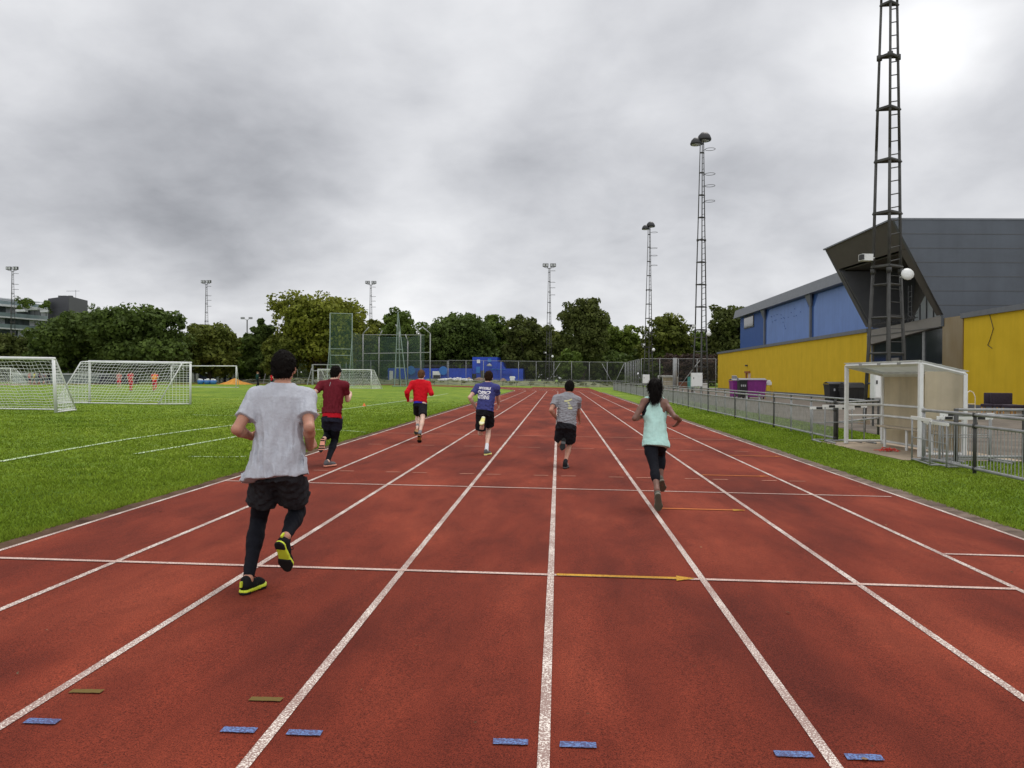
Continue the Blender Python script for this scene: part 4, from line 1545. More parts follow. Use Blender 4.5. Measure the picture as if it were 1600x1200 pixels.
M_PRINTY = mat('yellow_shirt_print', (.50, .49, .26), .7, .1)
_sq = join_outlines([([(-.5, .30), (-.1, .34), (.32, .50), (.30, .36), (-.05, .22), (-.5, .14)], [(0, 1, 4, 5), (1, 2, 3, 4)]), ([(-.2, .12), (.0, .16), (.12, .0), (.02, -.06)], [(0, 1, 2, 3)]),
                     ([(-.05, -.12), (.22, -.06), (.26, -.16), (.0, -.22)], [(0, 1, 2, 3)]), ([(-.12, -.30), (.38, -.22), (.44, -.38), (-.02, -.46)], [(0, 1, 2, 3)]),
                     ([(.16, -.46), (.34, -.42), (.30, -.5)], [(0, 1, 2)])])
print_on(p5, None, 'shirt_print', M_PRINTY, .17, .22, -.02, .66, _sq)

# 6 -- woman in mint vest
p6 = person('woman running with long dark hair, mint green vest and black cropped tights', dict(
    H=1.68, vox=.007, ground=(1029, 797), dpel=.46, lean=.14, hlean=.03, stance='L', toeoff=True, twist=-.04, skin=SK3, hair=M_HAIRK, seed=17, fem=True, hair_thick=.014, curl=.4,
    J=dict(pel=(1024, 689), nk=(1022.5, 617), hd=(1023, 604), sL=(1007, 628), sR=(1038, 629), eL=(991.5, 654, -1), wL=(1005, 650, 1), eR=(1054, 651, -1), wR=(1062.5, 656, 1),
           hL=(1015.5, 694), hR=(1031, 694), kL=(1022.3, 730, -1), aL=(1026.5, 766, -1), kR=(1033, 708, 1), aR=(1032.5, 751, -1),
           fL=((1028, 771), (1029, 799)), fR=((1034, 751), (1036, 768)), hsL=-1, tsL=1, hsR=-1, tsR=1),
    hdR=(-.45, .35, -.75), hnR=(.7, -.6, .2), 
    shirt=dict(name='vest', vest=True, mat=cloth('mint_jersey', (.42, .66, .60), .05, .85, (.47, .71, .65)), seed=54, amp=.0042, freq=(40, 30, 26), hem=-.13, hem_tilt=.05, hem_wob=.008,
               st=[(-.3, .192, .158, 0, -.01), (-.1, .186, .155, 0, -.01), (.15, .160, .13, 0, 0), (.40, .150, .122, 0, 0), (.66, .150, .116, 0, .01), (.80, .118, .100, 0, 0), (.92, .085, .078, 0, 0), (1.0, .058, .060, 0, 0)]),
    tights=.55, tights_mat=M_TIGHT,
    shoe=dict(upper=mat('olive_shoe_mesh', (.07, .066, .05), .7, .3, 100), mid=mat('sand_foam', (.19, .17, .13), .6, .1), tread_mat=M_OLIVESH, mark=M_WFOAM, tread=((-.06, 1.06),))))
# ------------------------------------------------------------------ shared materials for built things
M_STEEL = mat('galvanised_steel', (.27, .275, .275), .6, .25, 5, None, .15, 60, metal=.15)
M_DSTEEL = mat('dark_weathered_steel', (.055, .055, .052), .65, .3, 4, None, .2, 50, metal=.3)
M_WMETAL = mat('white_painted_metal', (.66, .67, .66), .5, .08, 4, None, .1, 50, streak=.15)
M_WPLAST = mat('white_plastic', (.72, .72, .71), .45, .05, 6)
M_NET = mat('white_net_cord', (.70, .72, .70), .8, .08, 10)
M_GNET2 = mat('pale_green_netting', (.10, .19, .13), .9, .2, 3, alpha=.24)
M_GNET = mat('green_netting', (.060, .105, .080), .9, .2, 3, alpha=.42)
M_WIRE = mat('wire_mesh', (.16, .165, .16), .7, .1, 3, alpha=.10)
M_GPOLE = mat('pale_green_steel', (.20, .26, .23), .6, .15, 4)
M_BLACKP = mat('black_plastic', (.013, .013, .014), .5, .2, 6)
M_PURPLE = mat('purple_plastic', (.22, .022, .21), .5, .18, 3, streak=.2)
M_GREYLID = mat('grey_plastic_lid', (.085, .085, .095), .5, .15, 6)
M_GLASSD = mat('dark_glass', (.020, .024, .028), .08, .2, 2)
M_WOOD = mat('varnished_wood', (.45, .24, .07), .5, .2, 12)
M_PLUM = mat('plum_upholstery', (.030, .020, .032), .9, .25, 14, None, .3, 120)


# ------------------------------------------------------------------ goals
def goal(fl, fr, h, depth_v, label, group, side_len=None, nets=True, r=.055, cell=.15, lean=None, rb=.03, k=.26):
    """two feet on the ground, height, and the horizontal vector to the back bar"""
    a, b = np.array(fl, float), np.array(fr, float)
    dv = np.array([depth_v[0], depth_v[1], 0.0])
    up = np.array([0, 0, h])
    ln = np.zeros(3) if lean is None else np.array(lean)
    root = thing('football_goal', (a + b) / 2, label, 'goal', group)
    ta, tb = a + up + ln, b + up + ln
    m = MB(); m.bar(a, ta, r, 10); m.build('post', M_WMETAL, root, True)
    m = MB(); m.bar(b, tb, r, 10); m.build('post', M_WMETAL, root, True)
    u_ = unit(tb - ta)
    m = MB(); m.bar(ta - u_ * r, tb + u_ * r, r, 10); m.build('crossbar', M_WMETAL, root, True)
    ba, bb = a + dv + np.array([0, 0, .03]), b + dv + np.array([0, 0, .03])
    for p, tp, q in ((a, ta, ba), (b, tb, bb)):
        s = tp + dv * k - np.array([0, 0, .03])
        m = MB(); m.path([tp, s, q], rb, 6); m.bar(p + np.array([0, 0, .03]), q, rb, 6)
        m.build('net_support', M_WMETAL, root, True)
    m = MB(); m.bar(ba, bb, rb, 6); m.build('ground_bar', M_WMETAL, root, True)
    if nets:
        n = MB()
        W = np.linalg.norm(b - a)
        nu = int(W / cell)
        prof = [ta, ta + dv * k - np.array([0, 0, .02]), ba]
        def P(t, s):         # t along the bar, s down the back (0 top front .. 1 ground back)
            o = (b - a) * t
            l0 = np.linalg.norm(prof[1] - prof[0]); l1 = np.linalg.norm(prof[2] - prof[1]); L_ = l0 + l1
            d = s * L_
            p = prof[0] + (prof[1] - prof[0]) * (d / l0) if d < l0 else prof[1] + (prof[2] - prof[1]) * ((d - l0) / l1)
            sag = math.sin(math.pi * min(1, max(0, t))) * math.sin(math.pi * s)
            return p + o + np.array([0, 0, -.10]) * sag + dv / np.linalg.norm(dv) * .05 * math.sin(9 * t + 5 * s) * sag
        nv = int((np.linalg.norm(prof[1] - prof[0]) + np.linalg.norm(prof[2] - prof[1])) / cell)
        rr = NET_R
        for i in range(nu + 1):
            pts = [P(i / nu + .25 / nu * math.sin(7 * j / nv + i), j / nv) for j in range(0, nv + 1, 2)]
            n.path(pts, rr, 3)
        for j in range(1, nv):
            pts = [P(i / nu, j / nv + .12 / nv * math.sin(i)) for i in range(0, nu + 1, 3)] + [P(1, j / nv)]
            n.path(pts, rr, 3)
        for base, top in ((a, ta), (b, tb)):           # side nets
            q1 = top + dv * k; q2 = base + dv
            for i in range(1, nv):
                z = i / nv
                p = base + (top - base) * z
                q = q2 + (q1 - q2) * z
                n.bar(p, q, rr, 3)
            dl = int(np.linalg.norm(dv) / cell)
            for i in range(1, dl):
                f = i / dl
                p = base + dv * f
                z = 1 if f <= k else (1 - f) / (1 - k)
                n.bar(p, p + (top - base) * z, rr, 3)
        n.build('net', M_NET, root)
    return root


NET_R = .010
GG = 'white football goals standing about the infield'
f1r = G(87.5, 645); 
f1l = f1r + np.array([-5.2, -.35, 0])
f1l[2] = gz(f1l[0])
NET_R = .0085
goal(f1l, f1r, 2.02, tuple((G(119, 641.2) - f1r)[:2]), 'white netted football goal closest to the lane, cut by the left frame edge', GG, lean=(-.10, 0, 0), r=.06, k=.10)
f2l, f2r = G(140, 629.3), G(297.5, 631.8)
NET_R = .0095
goal(f2l, f2r, 2.05, (-1.35, -.55), 'white football goal with open mouth facing away, its net slanting towards the camera', GG, r=.055)
NET_R = .012
f3l, f3r = GD(267.5, 88), GD(369, 86)
goal(f3l, f3r, 2.44, (-.5, 1.9), 'large white football goal beside the blue tubs and orange mound', GG, nets=False)
f4l, f4r = GD(497, 88), GD(580, 86.5)
NET_R = .011
goal(f4l, f4r, 2.13, (.9, 1.5), 'white football goal standing before the green throwing cage', GG, cell=.2)
f5r = GD(16.5, 98); f5l = f5r + np.array([-6.0, 0, 0]); f5l[2] = gz(f5l[0])
goal(f5l, f5r, 2.2, (1.6, 1.2), 'small distant football goal seen through the near left goal net', GG, cell=.25)


# ------------------------------------------------------------------ floodlight masts
def make_mast(boxy=False):
    root = thing('floodlight_mast', (0, 0, 0), None, 'floodlight mast', 'steel lattice floodlight masts around the sports ground')
    H = 21.6
    prof = [(0, .74), (5.6, .475), (10, .40), (15.4, .275), (H, .15)]     # circumradius by height
    def rad(z):
        return float(np.interp(z, [p[0] for p in prof], [p[1] for p in prof]))
    ANG = [R(195), R(-82), R(20)]
    def P(i, z):
        r_ = rad(z)
        return (r_ * math.cos(ANG[i]), r_ * math.sin(ANG[i]), z)
    zs = [0, 5.6, 10, 15.4, H]
    for i in range(3):
        m = MB()
        for a, b in zip(zs, zs[1:]):
            m.bar(P(i, a), P(i, b), .066 - .0014 * a, 7, .066 - .0014 * b)
        for z in (5.6, 13.4):
            p = P(i, z); m.bar((p[0], p[1], z - .09), (p[0], p[1], z + .09), .10, 8)
        m.build('leg', M_DSTEEL, root, True)
    z = .9
    levels = [1.5, 2.6, 3.9, 5.1]
    for z in levels:
        m = MB()
        for i in range(3):
            m.bar(P(i, z), P((i + 1) % 3, z), .038, 6)
        m.build('cross_frame', M_DSTEEL, root)
    for z in (5.75, 7.7, 9.6, 11.5, 13.4, 15.3, 17.2, 19.1, 20.8):
        m = MB()
        tri = [(P(i, z)[0] * 1.16, P(i, z)[1] * 1.16, z) for i in range(3)]
        m.prism(tri, (0, 0, .07))
        for i in range(3):
            m.bar(tri[i], tri[(i + 1) % 3], .04, 5)
        m.build('platform_plate', M_DSTEEL, root)
    m = MB()
    z = 5.9
    while z < 20.6:
        m.bar(P(1, z), P(2, z + .16), .022, 5)
        z += .48
    z = .6
    while z < 5.5:
        m.bar(P(1, z), P(2, z + .02), .014, 5); z += .48
    for i in (1, 2):
        for a, b in ((.4, 5.6), (5.6, 10), (10, 15.4), (15.4, 21)):
            m.bar(P(i, a), P(i, b), .03, 5)
    m.build('ladder', M_DSTEEL, root)
    m = MB(); m.bar((.05, .05, .0), (.05, .05, 5.7), .06, 7); m.build('cable_duct', M_DSTEEL, root)
    if boxy:
        for dx in (-.95, -.42, .42, .95):
            m = MB()
            m.bar((0, 0, H - .1), (dx, -.1, H + .15), .045, 5)
            m.bbox((dx, -.15, H + .50), (.50, .38, .62), .05, -.2 * dx)
            lamp = m.build('floodlight', M_DSTEEL, root)
            m = MB(); m.box((dx, -.36, H + .50), (.38, .03, .46), -.2 * dx); m.build('lens', M_PALEGREY, lamp)
    for (dx, dy, zz, s) in (() if boxy else ((.18, -.12, H + .42, 1.0), (-.48, -.30, H + .05, .85))):
        m = MB()
        m.bar((dx * .4, dy * .4, H - .1), (dx, dy, zz - .05), .05, 6)
        prof_l = [(.05 * s, .62 * s), (.28 * s, .55 * s), (.48 * s, .34 * s), (.60 * s, .04 * s), (.57 * s, -.10 * s)]
        m.lathe((dx, dy, zz - .12), prof_l, 14)
        lamp = m.build('floodlight', M_BLACKP, root, True)
        g_ = MB(); g_.lathe((dx, dy, zz - .2 - .03), [(.1 * s, -.02), (.50 * s, .02)], 14)
        g_.build('lens', M_PALEGREY, lamp, True)
    for k, z in enumerate((H - .5, H - 2.6, H - 3.6, H - 4.9)):
        m = MB()
        c = (.68, .05)
        pts = [(c[0] + .42 * math.cos(t), c[1] + .42 * math.sin(t), z) for t in [2 * math.pi * i / 16 for i in range(17)]]
        m.path(pts, .022, 5)
        m.bar((.1, .0, z - .1), (.28, .03, z), .025, 5)
        m.build('cage_hoop', M_DSTEEL, root)
    m = MB(); m.bar((-.42, -.15, 6.1), (-.62, -.3, 6.1), .025, 5); m.box((-.70, -.36, 6.1), (.40, .30, .24), R(30)); s_ = m.build('side_lamp', M_WMETAL, root)
    m2 = MB(); m2.box((-.84, -.50, 6.1), (.08, .24, .19), R(30)); m2.build('lens', M_BLACKP, s_)
    m = MB(); m.bar((.42, -.1, 5.35), (.58, -.25, 5.35), .025, 5)
    prof_l = [(.04, -.12), (.15, -.09), (.22, -.02), (.22, .03), (.08, .07)]
    vs0 = len(m.v); m.lathe((0, 0, 0), prof_l, 12)
    rot = Matrix.Rotation(R(75), 3, 'X') @ Matrix.Rotation(R(20), 3, 'Y')
    for i in range(vs0, len(m.v)):
        p = rot @ Vector(m.v[i]); m.v[i] = (p.x + .66, p.y - .36, p.z + 5.42)
    m.build('side_lamp', M_WMETAL, root, True)
    m = MB()
    for i in range(3):
        p = P(i, 0); m.box((p[0], p[1], .05), (.4, .4, .22))
    m.build('footing', M_CONC, root)
    return root


mast, mast_b = make_mast(), make_mast(True)
MASTS = [(1384.5, 28.2, -22.5, 1, 'tall lattice floodlight mast rising behind the white team shelter'),
         (1094.5, 65.6, -10, 1, 'lattice floodlight mast with white cabinet, just left of the yellow wall end'),
         (1013.0, 103, -6, 1, 'slim lattice floodlight mast above the long-haired runner'),
         (857.5, 141, 0, 1, 'lattice floodlight mast standing before the tallest round dark tree'),
         (579, 170, 8, 1, 'far floodlight mast peeping out right of the big yellowing tree'),
         (322.5, 170, -8, 1, 'far floodlight mast rising from the low yellowish tree behind the goals'),
         (20, 150, 0, .98, 'floodlight mast with two lamp heads in front of the glass apartment block')]
for i, (px, d, rz, sc_, lab) in enumerate(MASTS):
    o = mast if i == 0 else mast_b if i == 3 else copy_tree(mast if i < 3 else mast_b)
    o.location = Vector(GD(px, d)); o.rotation_euler.z = R(rz)
    o['label'] = lab
# smaller street-type floodlight far left
p = GD(386, 190)
rt_ = thing('street_floodlight', p, 'small twin-headed floodlight pole left of the conifer', 'floodlight pole')
m = MB(); m.bar(p, p + np.array([0, 0, 15.2]), .14, 7); m.build('pole', M_DSTEEL, rt_)
for s in (-1, 1):
    m = MB(); m.bar(p + np.array([0, 0, 15.1]), p + np.array([s * .8, -.2, 15.6]), .06, 5); m.bbox(p + np.array([s * 1.0, -.3, 15.6]), (.9, .5, .5), .05, .3 * s)
    m.build('lamp_head', M_STEEL, rt_)


# white cabinets at the mast feet
def cabinet(px, d, w, h, z0, label):
    p = GD(px, d)
    r0 = thing('control_cabinet', p, label, 'cabinet', 'white electrical cabinets at the floodlight masts')
    m = MB(); m.bbox(p + np.array([0, 0, z0 + h / 2]), (w, .4, h), .02); m.build('case', M_WMETAL, r0)
    m = MB(); m.bbox(p + np.array([0, -.205, z0 + h / 2]), (w - .08, .02, h - .08), .005); dr = m.build('door', M_WPLAST, r0)
    m = MB(); m.box(p + np.array([-w * .3, -.225, z0 + h * .62]), (.05, .03, .13)); m.build('handle', M_BLACKP, dr)
    m = MB()
    for s in (-1, 1): m.bar(p + np.array([s * w * .4, 0, 0]), p + np.array([s * w * .4, 0, z0]), .04, 6)
    m.build('stand', M_DSTEEL, r0)


cabinet(1371, 27.2, .36, .92, .98, 'narrow white metal cabinet with small black lock behind the team shelter')
cabinet(1088.5, 64.4, .92, 1.15, .95, 'white metal cabinet at the foot of the mast left of the yellow wall')
cabinet(1009.5, 101, .90, 1.15, .95, 'white cabinet beside the head of the long-haired runner')


# ------------------------------------------------------------------ railings along the right of the track
FX = 7.42


def railing(name, label, y0, y1, step, panel_faces=True, x0=FX, x1=FX, lower=True):
    n = max(1, int(round((y1 - y0) / step)))
    zb = gz(9)
    root = thing(name, ((x0 + x1) / 2, (y0 + y1) / 2, zb), label, 'railing')
    X = lambda y: x0 + (x1 - x0) * (y - y0) / (y1 - y0)
    for i in range(n + 1):
        y = y0 + (y1 - y0) * i / n
        m = MB(); m.bar((X(y), y, zb), (X(y), y, zb + 1.06), .032, 8)
        m.bar((X(y), y, zb + .80), (X(y), y, zb + .88), .042, 8); m.bar((X(y), y, zb + 1.00), (X(y), y, zb + 1.075), .042, 8)
        m.bar((X(y), y, zb + .05), (X(y), y, zb + .12), .042, 8)
        m.build('post', M_DSTEEL if i % 3 == 0 else M_STEEL, root, True)
    for zz, r_ in ((1.04, .030), (.84, .027), (.085, .027)):
        m = MB(); m.bar((x0, y0, zb + zz), (x1, y1, zb + zz), r_, 8); m.build('rail', M_STEEL, root, True)
    m = MB()
    near = y0 < 26
    for i in range(n):
        ya, yb = y0 + (y1 - y0) * i / n, y0 + (y1 - y0) * (i + 1) / n
        nb = int((yb - ya) / .098)
        for k in range(1, nb):
            y = ya + (yb - ya) * k / nb
            m.bar((X(y), y, zb + .10), (X(y), y, zb + .83), .0075, 5 if near else 4)
    b = m.build('bars', M_STEEL, root)
    b['kind'] = 'stuff'
    return root


railing('railing', 'grey tubular steel railing with vertical bars running from the shelter to the right frame edge', 2.6, 16.0, 1.91)
railing('railing', 'long grey steel barred railing along the grass verge beyond the shelter', 21.0, 104, 1.93)
# rail behind the shelter, joining the two lengths further back
def side_rail(label, pts, zs, post_r=.032):
    root = thing('handrail', (pts[0][0], pts[0][1], gz(9)), label, 'handrail')
    zb = gz(9)
    for z_ in zs:
        m = MB(); m.path([(x, y, zb + z_) for x, y in pts], .028, 7); m.build('rail', M_STEEL, root, True)
    L_ = 0
    for (xa, ya), (xb, yb) in zip(pts, pts[1:]):
        d_ = math.hypot(xb - xa, yb - ya); k_ = max(1, int(d_ / 2.4))
        for i in range(k_ + 1):
            if i == 0 and (xa, ya) != pts[0]: continue
            x, y = xa + (xb - xa) * i / k_, ya + (yb - ya) * i / k_
            m = MB(); m.bar((x, y, zb), (x, y, zb + max(zs) + .02), post_r, 7); m.build('post', M_DSTEEL, root, True)
    return root


side_rail('plain two-bar tubular handrail set back behind the long railing', [(9.55, 24.5), (9.6, 60), (9.6, 104)], (1.0,))
side_rail('short galvanised barrier standing behind the near end of the railing', [(8.0, 15.9), (9.35, 15.95)], (1.06, .95, .12), .045)
side_rail('low grey handrail on the left behind the team shelter', [(7.5, 21.05), (9.6, 23.6)], (1.02, .5))


# ------------------------------------------------------------------ team shelter (dugout)
def make_shelter():
    """long side 3.45 m along local y, open towards -x, 0.95 deep"""
    root = thing('team_shelter', (0, 0, 0), 'white framed team shelter with tinted back panel and bench beside the railings', 'shelter')
    Ls, Dp, hf, hb = 3.45, .95, 2.0, 1.78
    r = .045
    for (x, y, h) in ((0, 0, hf), (0, Ls, hf), (Dp, 0, hb), (Dp, Ls, hb)):
        m = MB(); m.bbox((x, y, h / 2), (.085, .085, h), .008); m.build('post', M_WMETAL, root)
    for (pa, pb) in (((0, 0, hf), (0, Ls, hf)), ((Dp, 0, hb), (Dp, Ls, hb)), ((0, 0, hf), (Dp, 0, hb)), ((0, Ls, hf), (Dp, Ls, hb))):
        m = MB(); m.bar(pa, pb, .058, 4); m.build('roof_beam', M_WMETAL, root)
    m = MB()
    for z in (.07, .72, ):
        m.bar((0, Ls, z), (Dp, Ls, z), .03, 6)
        m.bar((Dp, 0, z), (Dp, Ls, z), .03, 6)
    m.bar((0, Ls, 1.0), (Dp, Ls, 1.0), .03, 6); m.bar((Dp, 0, 1.0), (Dp, Ls, 1.0), .03, 6)
    m.bar((0, 0, .07), (Dp, 0, .07), .03, 6); m.bar((0, 0, .72), (Dp, 0, .72), .03, 6)
    m.build('side_rail', M_WMETAL, root)
    m = MB(); m.box((Dp + .015, Ls / 2, .92), (.012, Ls - .08, 1.70)); m.build('back_panel', M_PANEL, root)
    m = MB(); m.box((Dp / 2 + .02, -.012, 1.32), (Dp - .12, .012, 1.02)); m.build('end_panel', M_PANEL, root)
    m = MB(); m.prism([(-.05, -.05, hf + .06), (Dp + .06, -.05, hb + .05), (Dp + .06, Ls + .05, hb + .05), (-.05, Ls + .05, hf + .06)], (0, 0, .012))
    m.build('roof_panel', M_ROOFP, root)
    m = MB()
    for y in (.8, 1.7, 2.6): m.box((-.052, y, hf + .01), (.012, .14, .05))
    m.build('roof_bracket', M_STEEL, root)
    m = MB(); m.bbox((.62, Ls / 2 - .25, .50), (.34, Ls - .75, .04), .008); be = m.build('bench', M_BENCH, root)
    for y in (.45, 1.5, 2.5):
        m = MB(); m.bar((.52, y, 0), (.52, y, .48), .032, 6); m.bar((.52, y, .46), (Dp, y, .46), .02, 6); m.build('bench_leg', M_WMETAL, be)
    return root


M_PANEL = mat('tinted_panel', (.60, .52, .36), .35, .16, 1.2, (.66, .58, .43), .05, 20, streak=.25, transl=.35)
M_ROOFP = mat('clear_roof_panel', (.62, .63, .60), .4, .1, 2, transl=.5)
M_BENCH = mat('weathered_bench', (.36, .30, .22), .7, .2, 8)
sh_ = make_shelter()
a_, b_ = G(1437.5, 714.5), G(1323.5, 693)
sh_.location = (a_[0], a_[1], gz(9))
sh_.rotation_euler.z = math.atan2(b_[1] - a_[1], b_[0] - a_[0]) - math.pi / 2
sh2 = copy_tree(sh_)
q_ = GD(1052, 121)
sh2.location = (q_[0], q_[1], gz(9)); sh2.rotation_euler.z = R(35)
sh2['label'] = 'distant white framed shelter behind the wire fence beside the running woman'
for o in (sh_, sh2): o['group'] = 'white team shelters'


# hurdles stacked beside the shelter
def make_hurdle():
    root = thing('hurdle', (0, 0, 0), None, 'hurdle', 'athletics hurdles parked by the shelter')
    w, h = 1.18, .91
    m = MB(); m.bbox((0, 0, h - .035), (w, .022, .07), .005); top = m.build('top_bar', M_WPLAST, root)
    m = MB()
    for x in (-.34, .34): m.box((x, -.013, h - .035), (.16, .006, .06))
    m.build('black_band', M_BLACKP, top)
    for s in (-1, 1):
        m = MB(); m.bar((s * .52, 0, 0), (s * .52, 0, h - .05), .017, 6); m.build('upright', M_STEEL, root, True)
        m = MB(); m.bar((s * .52, 0, .02), (s * .52, -.68, .02), .02, 6); m.build('foot', M_STEEL, root, True)
    m = MB(); m.bar((-.52, 0, .03), (.52, 0, .03), .016, 6); m.build('base_bar', M_STEEL, root, True)
    m = MB(); m.bar((-.52, 0, .48), (.52, 0, .48), .01, 6); m.build('stretcher', M_STEEL, root, True)
    return root


hd_ = make_hurdle()
HUR = [((7.40, 21.15), 0, 'white hurdle bar nearest the lane at the left of the shelter'),
       ((7.62, 20.85), .06, 'white hurdle stacked slightly higher behind the left hurdle of the shelter'),
       ((7.25, 15.75), 1.45, 'white hurdle edge-on at the near front post of the shelter'),
       ((7.38, 15.45), 1.52, 'second edge-on white hurdle tight against the near shelter post'),
       ((8.35, 16.25), .1, 'white hurdle with black bands seen through the near railing bars'),
       ((8.55, 16.55), .12, 'rear white hurdle behind the railing, its bar highest of the pair')]
for i, ((x, y), rz, lab) in enumerate(HUR):
    o = hd_ if i == 0 else copy_tree(hd_)
    o.location = (x, y, gz(9)); o.rotation_euler.z = rz
    o.scale = (1, 1, (1.0, 1.07, 1.0, .93, 1.0, 1.06)[i])
    o['label'] = lab
# red string bundle on the slab
rs_ = random.Random(3)
m = MB(); c_ = G(1388, 705)
for k in range(26):
    a = rs_.uniform(0, 6.28); l = rs_.uniform(.08, .34)
    p0 = (c_[0] + rs_.uniform(-.08, .08), c_[1] + rs_.uniform(-.1, .1), gz(9) + rs_.uniform(.01, .05))
    m.path([p0, (p0[0] + l * .5 * math.cos(a), p0[1] + l * .5 * math.sin(a), gz(9) + rs_.uniform(.02, .09)), (p0[0] + l * math.cos(a), p0[1] + l * math.sin(a), gz(9) + .012)], .008, 4)
tag(m.build('tape_tangle', mat('red_tape', (.55, .045, .03), .6, .15)), 'tangle of red barrier tape on the ground under the shelter bench', 'tape')


# ------------------------------------------------------------------ bins, chairs, ladder, trolley
def wheelie(p, w, d, h, m_body, m_lid, label, rz=0, domed=False, open_lid=False, dots=False, group=None):
    at_ = p
    root = thing('wheeled_bin', (0, 0, 0), label, 'bin', group)
    m = MB(); m.box((0, 0, .16 + (h - .16) / 2), (w, d, h - .16), 0, 1.0)
    m = MB()
    z0, z1 = .16, h
    tx, ty = .88, .84
    ring = lambda z, k: [(sx * w / 2 * (tx + (1 - tx) * k), sy * d / 2 * (ty + (1 - ty) * k), z) for sx, sy in ((-1, -1), (1, -1), (1, 1), (-1, 1))]
    m.add(ring(z0, 0) + ring(z1, 1), [(3, 2, 1, 0), (4, 5, 6, 7), (0, 1, 5, 4), (1, 2, 6, 5), (2, 3, 7, 6), (3, 0, 4, 7)])
    for k in (.25, .5, .75):
        x = -w / 2 + w * k
        m.box((x, -d / 2 * .95, h * .55), (.05, .07, h * .62))
    m.bbox((0, 0, h - .03), (w + .07, d + .07, .09), .02)
    body = m.build('body', m_body, root)
    root_z = []
    m = MB()
    if domed:
        n = 8
        for i in range(n):
            t0, t1 = math.pi * i / n, math.pi * (i + 1) / n
            m.add([(-w / 2, -d / 2 * math.cos(t0), h + .02 + .30 * math.sin(t0)), (w / 2, -d / 2 * math.cos(t0), h + .02 + .30 * math.sin(t0)),
                   (w / 2, -d / 2 * math.cos(t1), h + .02 + .30 * math.sin(t1)), (-w / 2, -d / 2 * math.cos(t1), h + .02 + .30 * math.sin(t1))], [(0, 1, 2, 3)])
        for sx in (-1, 1):
            m.add([(sx * w / 2, -d / 2 * math.cos(math.pi * i / n), h + .02 + .30 * math.sin(math.pi * i / n)) for i in range(n + 1)], [tuple(range(n + 1))])
    else:
        m.prism([(-w / 2 - .03, -d / 2 - .05, h + .02), (w / 2 + .03, -d / 2 - .05, h + .02), (w / 2 + .03, 0, h + .14), (-w / 2 - .03, 0, h + .14)], (0, 0, .03))
        m.prism([(-w / 2 - .03, 0, h + .14), (w / 2 + .03, 0, h + .14), (w / 2 + .03, d / 2, h + .05), (-w / 2 - .03, d / 2, h + .05)], (0, 0, .03))
        if open_lid:
            m.prism([(-w * .35, d * .2, h + .1), (w * .2, d * .2, h + .1), (w * .12, d * .45, h + .42), (-w * .28, d * .45, h + .42)], (0, .05, .02))
    m.build('lid', m_lid, root)
    for sx in (-1, 1):
        for sy in (-1, 1):
            m = MB(); m.bar((sx * w * .38 - .03, sy * d * .34, .09), (sx * w * .38 + .03, sy * d * .34, .09), .09, 12); m.build('wheel', M_BLACKP, root, True)
    if dots:
        m = MB()
        for i in range(3):
            m.lathe((-w * .25 + w * .25 * i, 0, 0), [(.001, 0)], 3) if False else None
            m.box((-w * .25 + w * .25 * i, -d / 2 - .025, h * .72), (.10, .012, .16))
        m.build('sticker', M_PALEGREY, body)
    root.location = Vector(at_)
    root.rotation_euler.z = rz
    return root


BG = 'large wheeled bins in the yard'
wheelie(GD(1151.5, 63.5), 1.0, 1.0, 1.45, M_PURPLE, M_GREYLID, 'purple wheeled bin with raised grey lid, half hidden by the black one', .1, open_lid=True, group=BG)
wheelie(GD(1159.5, 61.6), .60, .75, 1.50, M_BLACKP, M_GREYLID, 'slim black bin with grey stickers between the two purple bins', .05, dots=True, group=BG)
wheelie(GD(1179.5, 62.2), 1.55, 1.05, 1.50, M_PURPLE, M_GREYLID, 'wide bright purple wheeled bin with grey lid before the yellow wall', .06, group=BG)
wheelie(GD(1307, 52), 1.35, 1.0, 1.28, M_BLACKP, M_BLACKP, 'flat-lidded black wheeled bin left of the shelter posts', .05, dots=True, group=BG)
wheelie(GD(1331, 50.5), 1.30, 1.05, 1.10, M_BLACKP, M_BLACKP, 'black wheeled bin with rounded lid next to the flat-lidded one', .0, domed=True, dots=False, group=BG)


def chair(p, rz, label, wide=.62, back=True):
    root = thing('lounge_chair', (0, 0, 0), label, 'chair', 'plum padded chairs against the yellow wall')
    m = MB(); m.bbox((0, 0, .40), (wide, .58, .13), .035); m.build('seat', M_PLUM, root, True)
    if back:
        m = MB(); m.bbox((0, .27, .70), (wide, .12, .50), .04)
        m.build('backrest', M_PLUM, root, True)
    for sx in (-1, 1):
        for sy in (-1, 1):
            m = MB(); m.bar((sx * wide * .42, sy * .24, 0), (sx * wide * .42, sy * .24, .35), .028, 6); m.build('leg', M_WOOD, root)
    root.location = Vector(p)
    root.rotation_euler.z = rz
    return root


c1 = chair(GD(1549, 36.6), R(-42), 'plum padded chair at the left of the group, turned towards the shelter', .70)
c2 = chair(GD(1569, 36.2), R(-8), 'plum padded chair in the middle of the group with its back to the yellow wall', .86)
c3 = chair(GD(1584, 35.4), R(10), 'backless plum padded stool at the right of the chairs', .62, False)
for c in (c1, c2, c3): c.scale = (1.08, 1.08, 1.08)

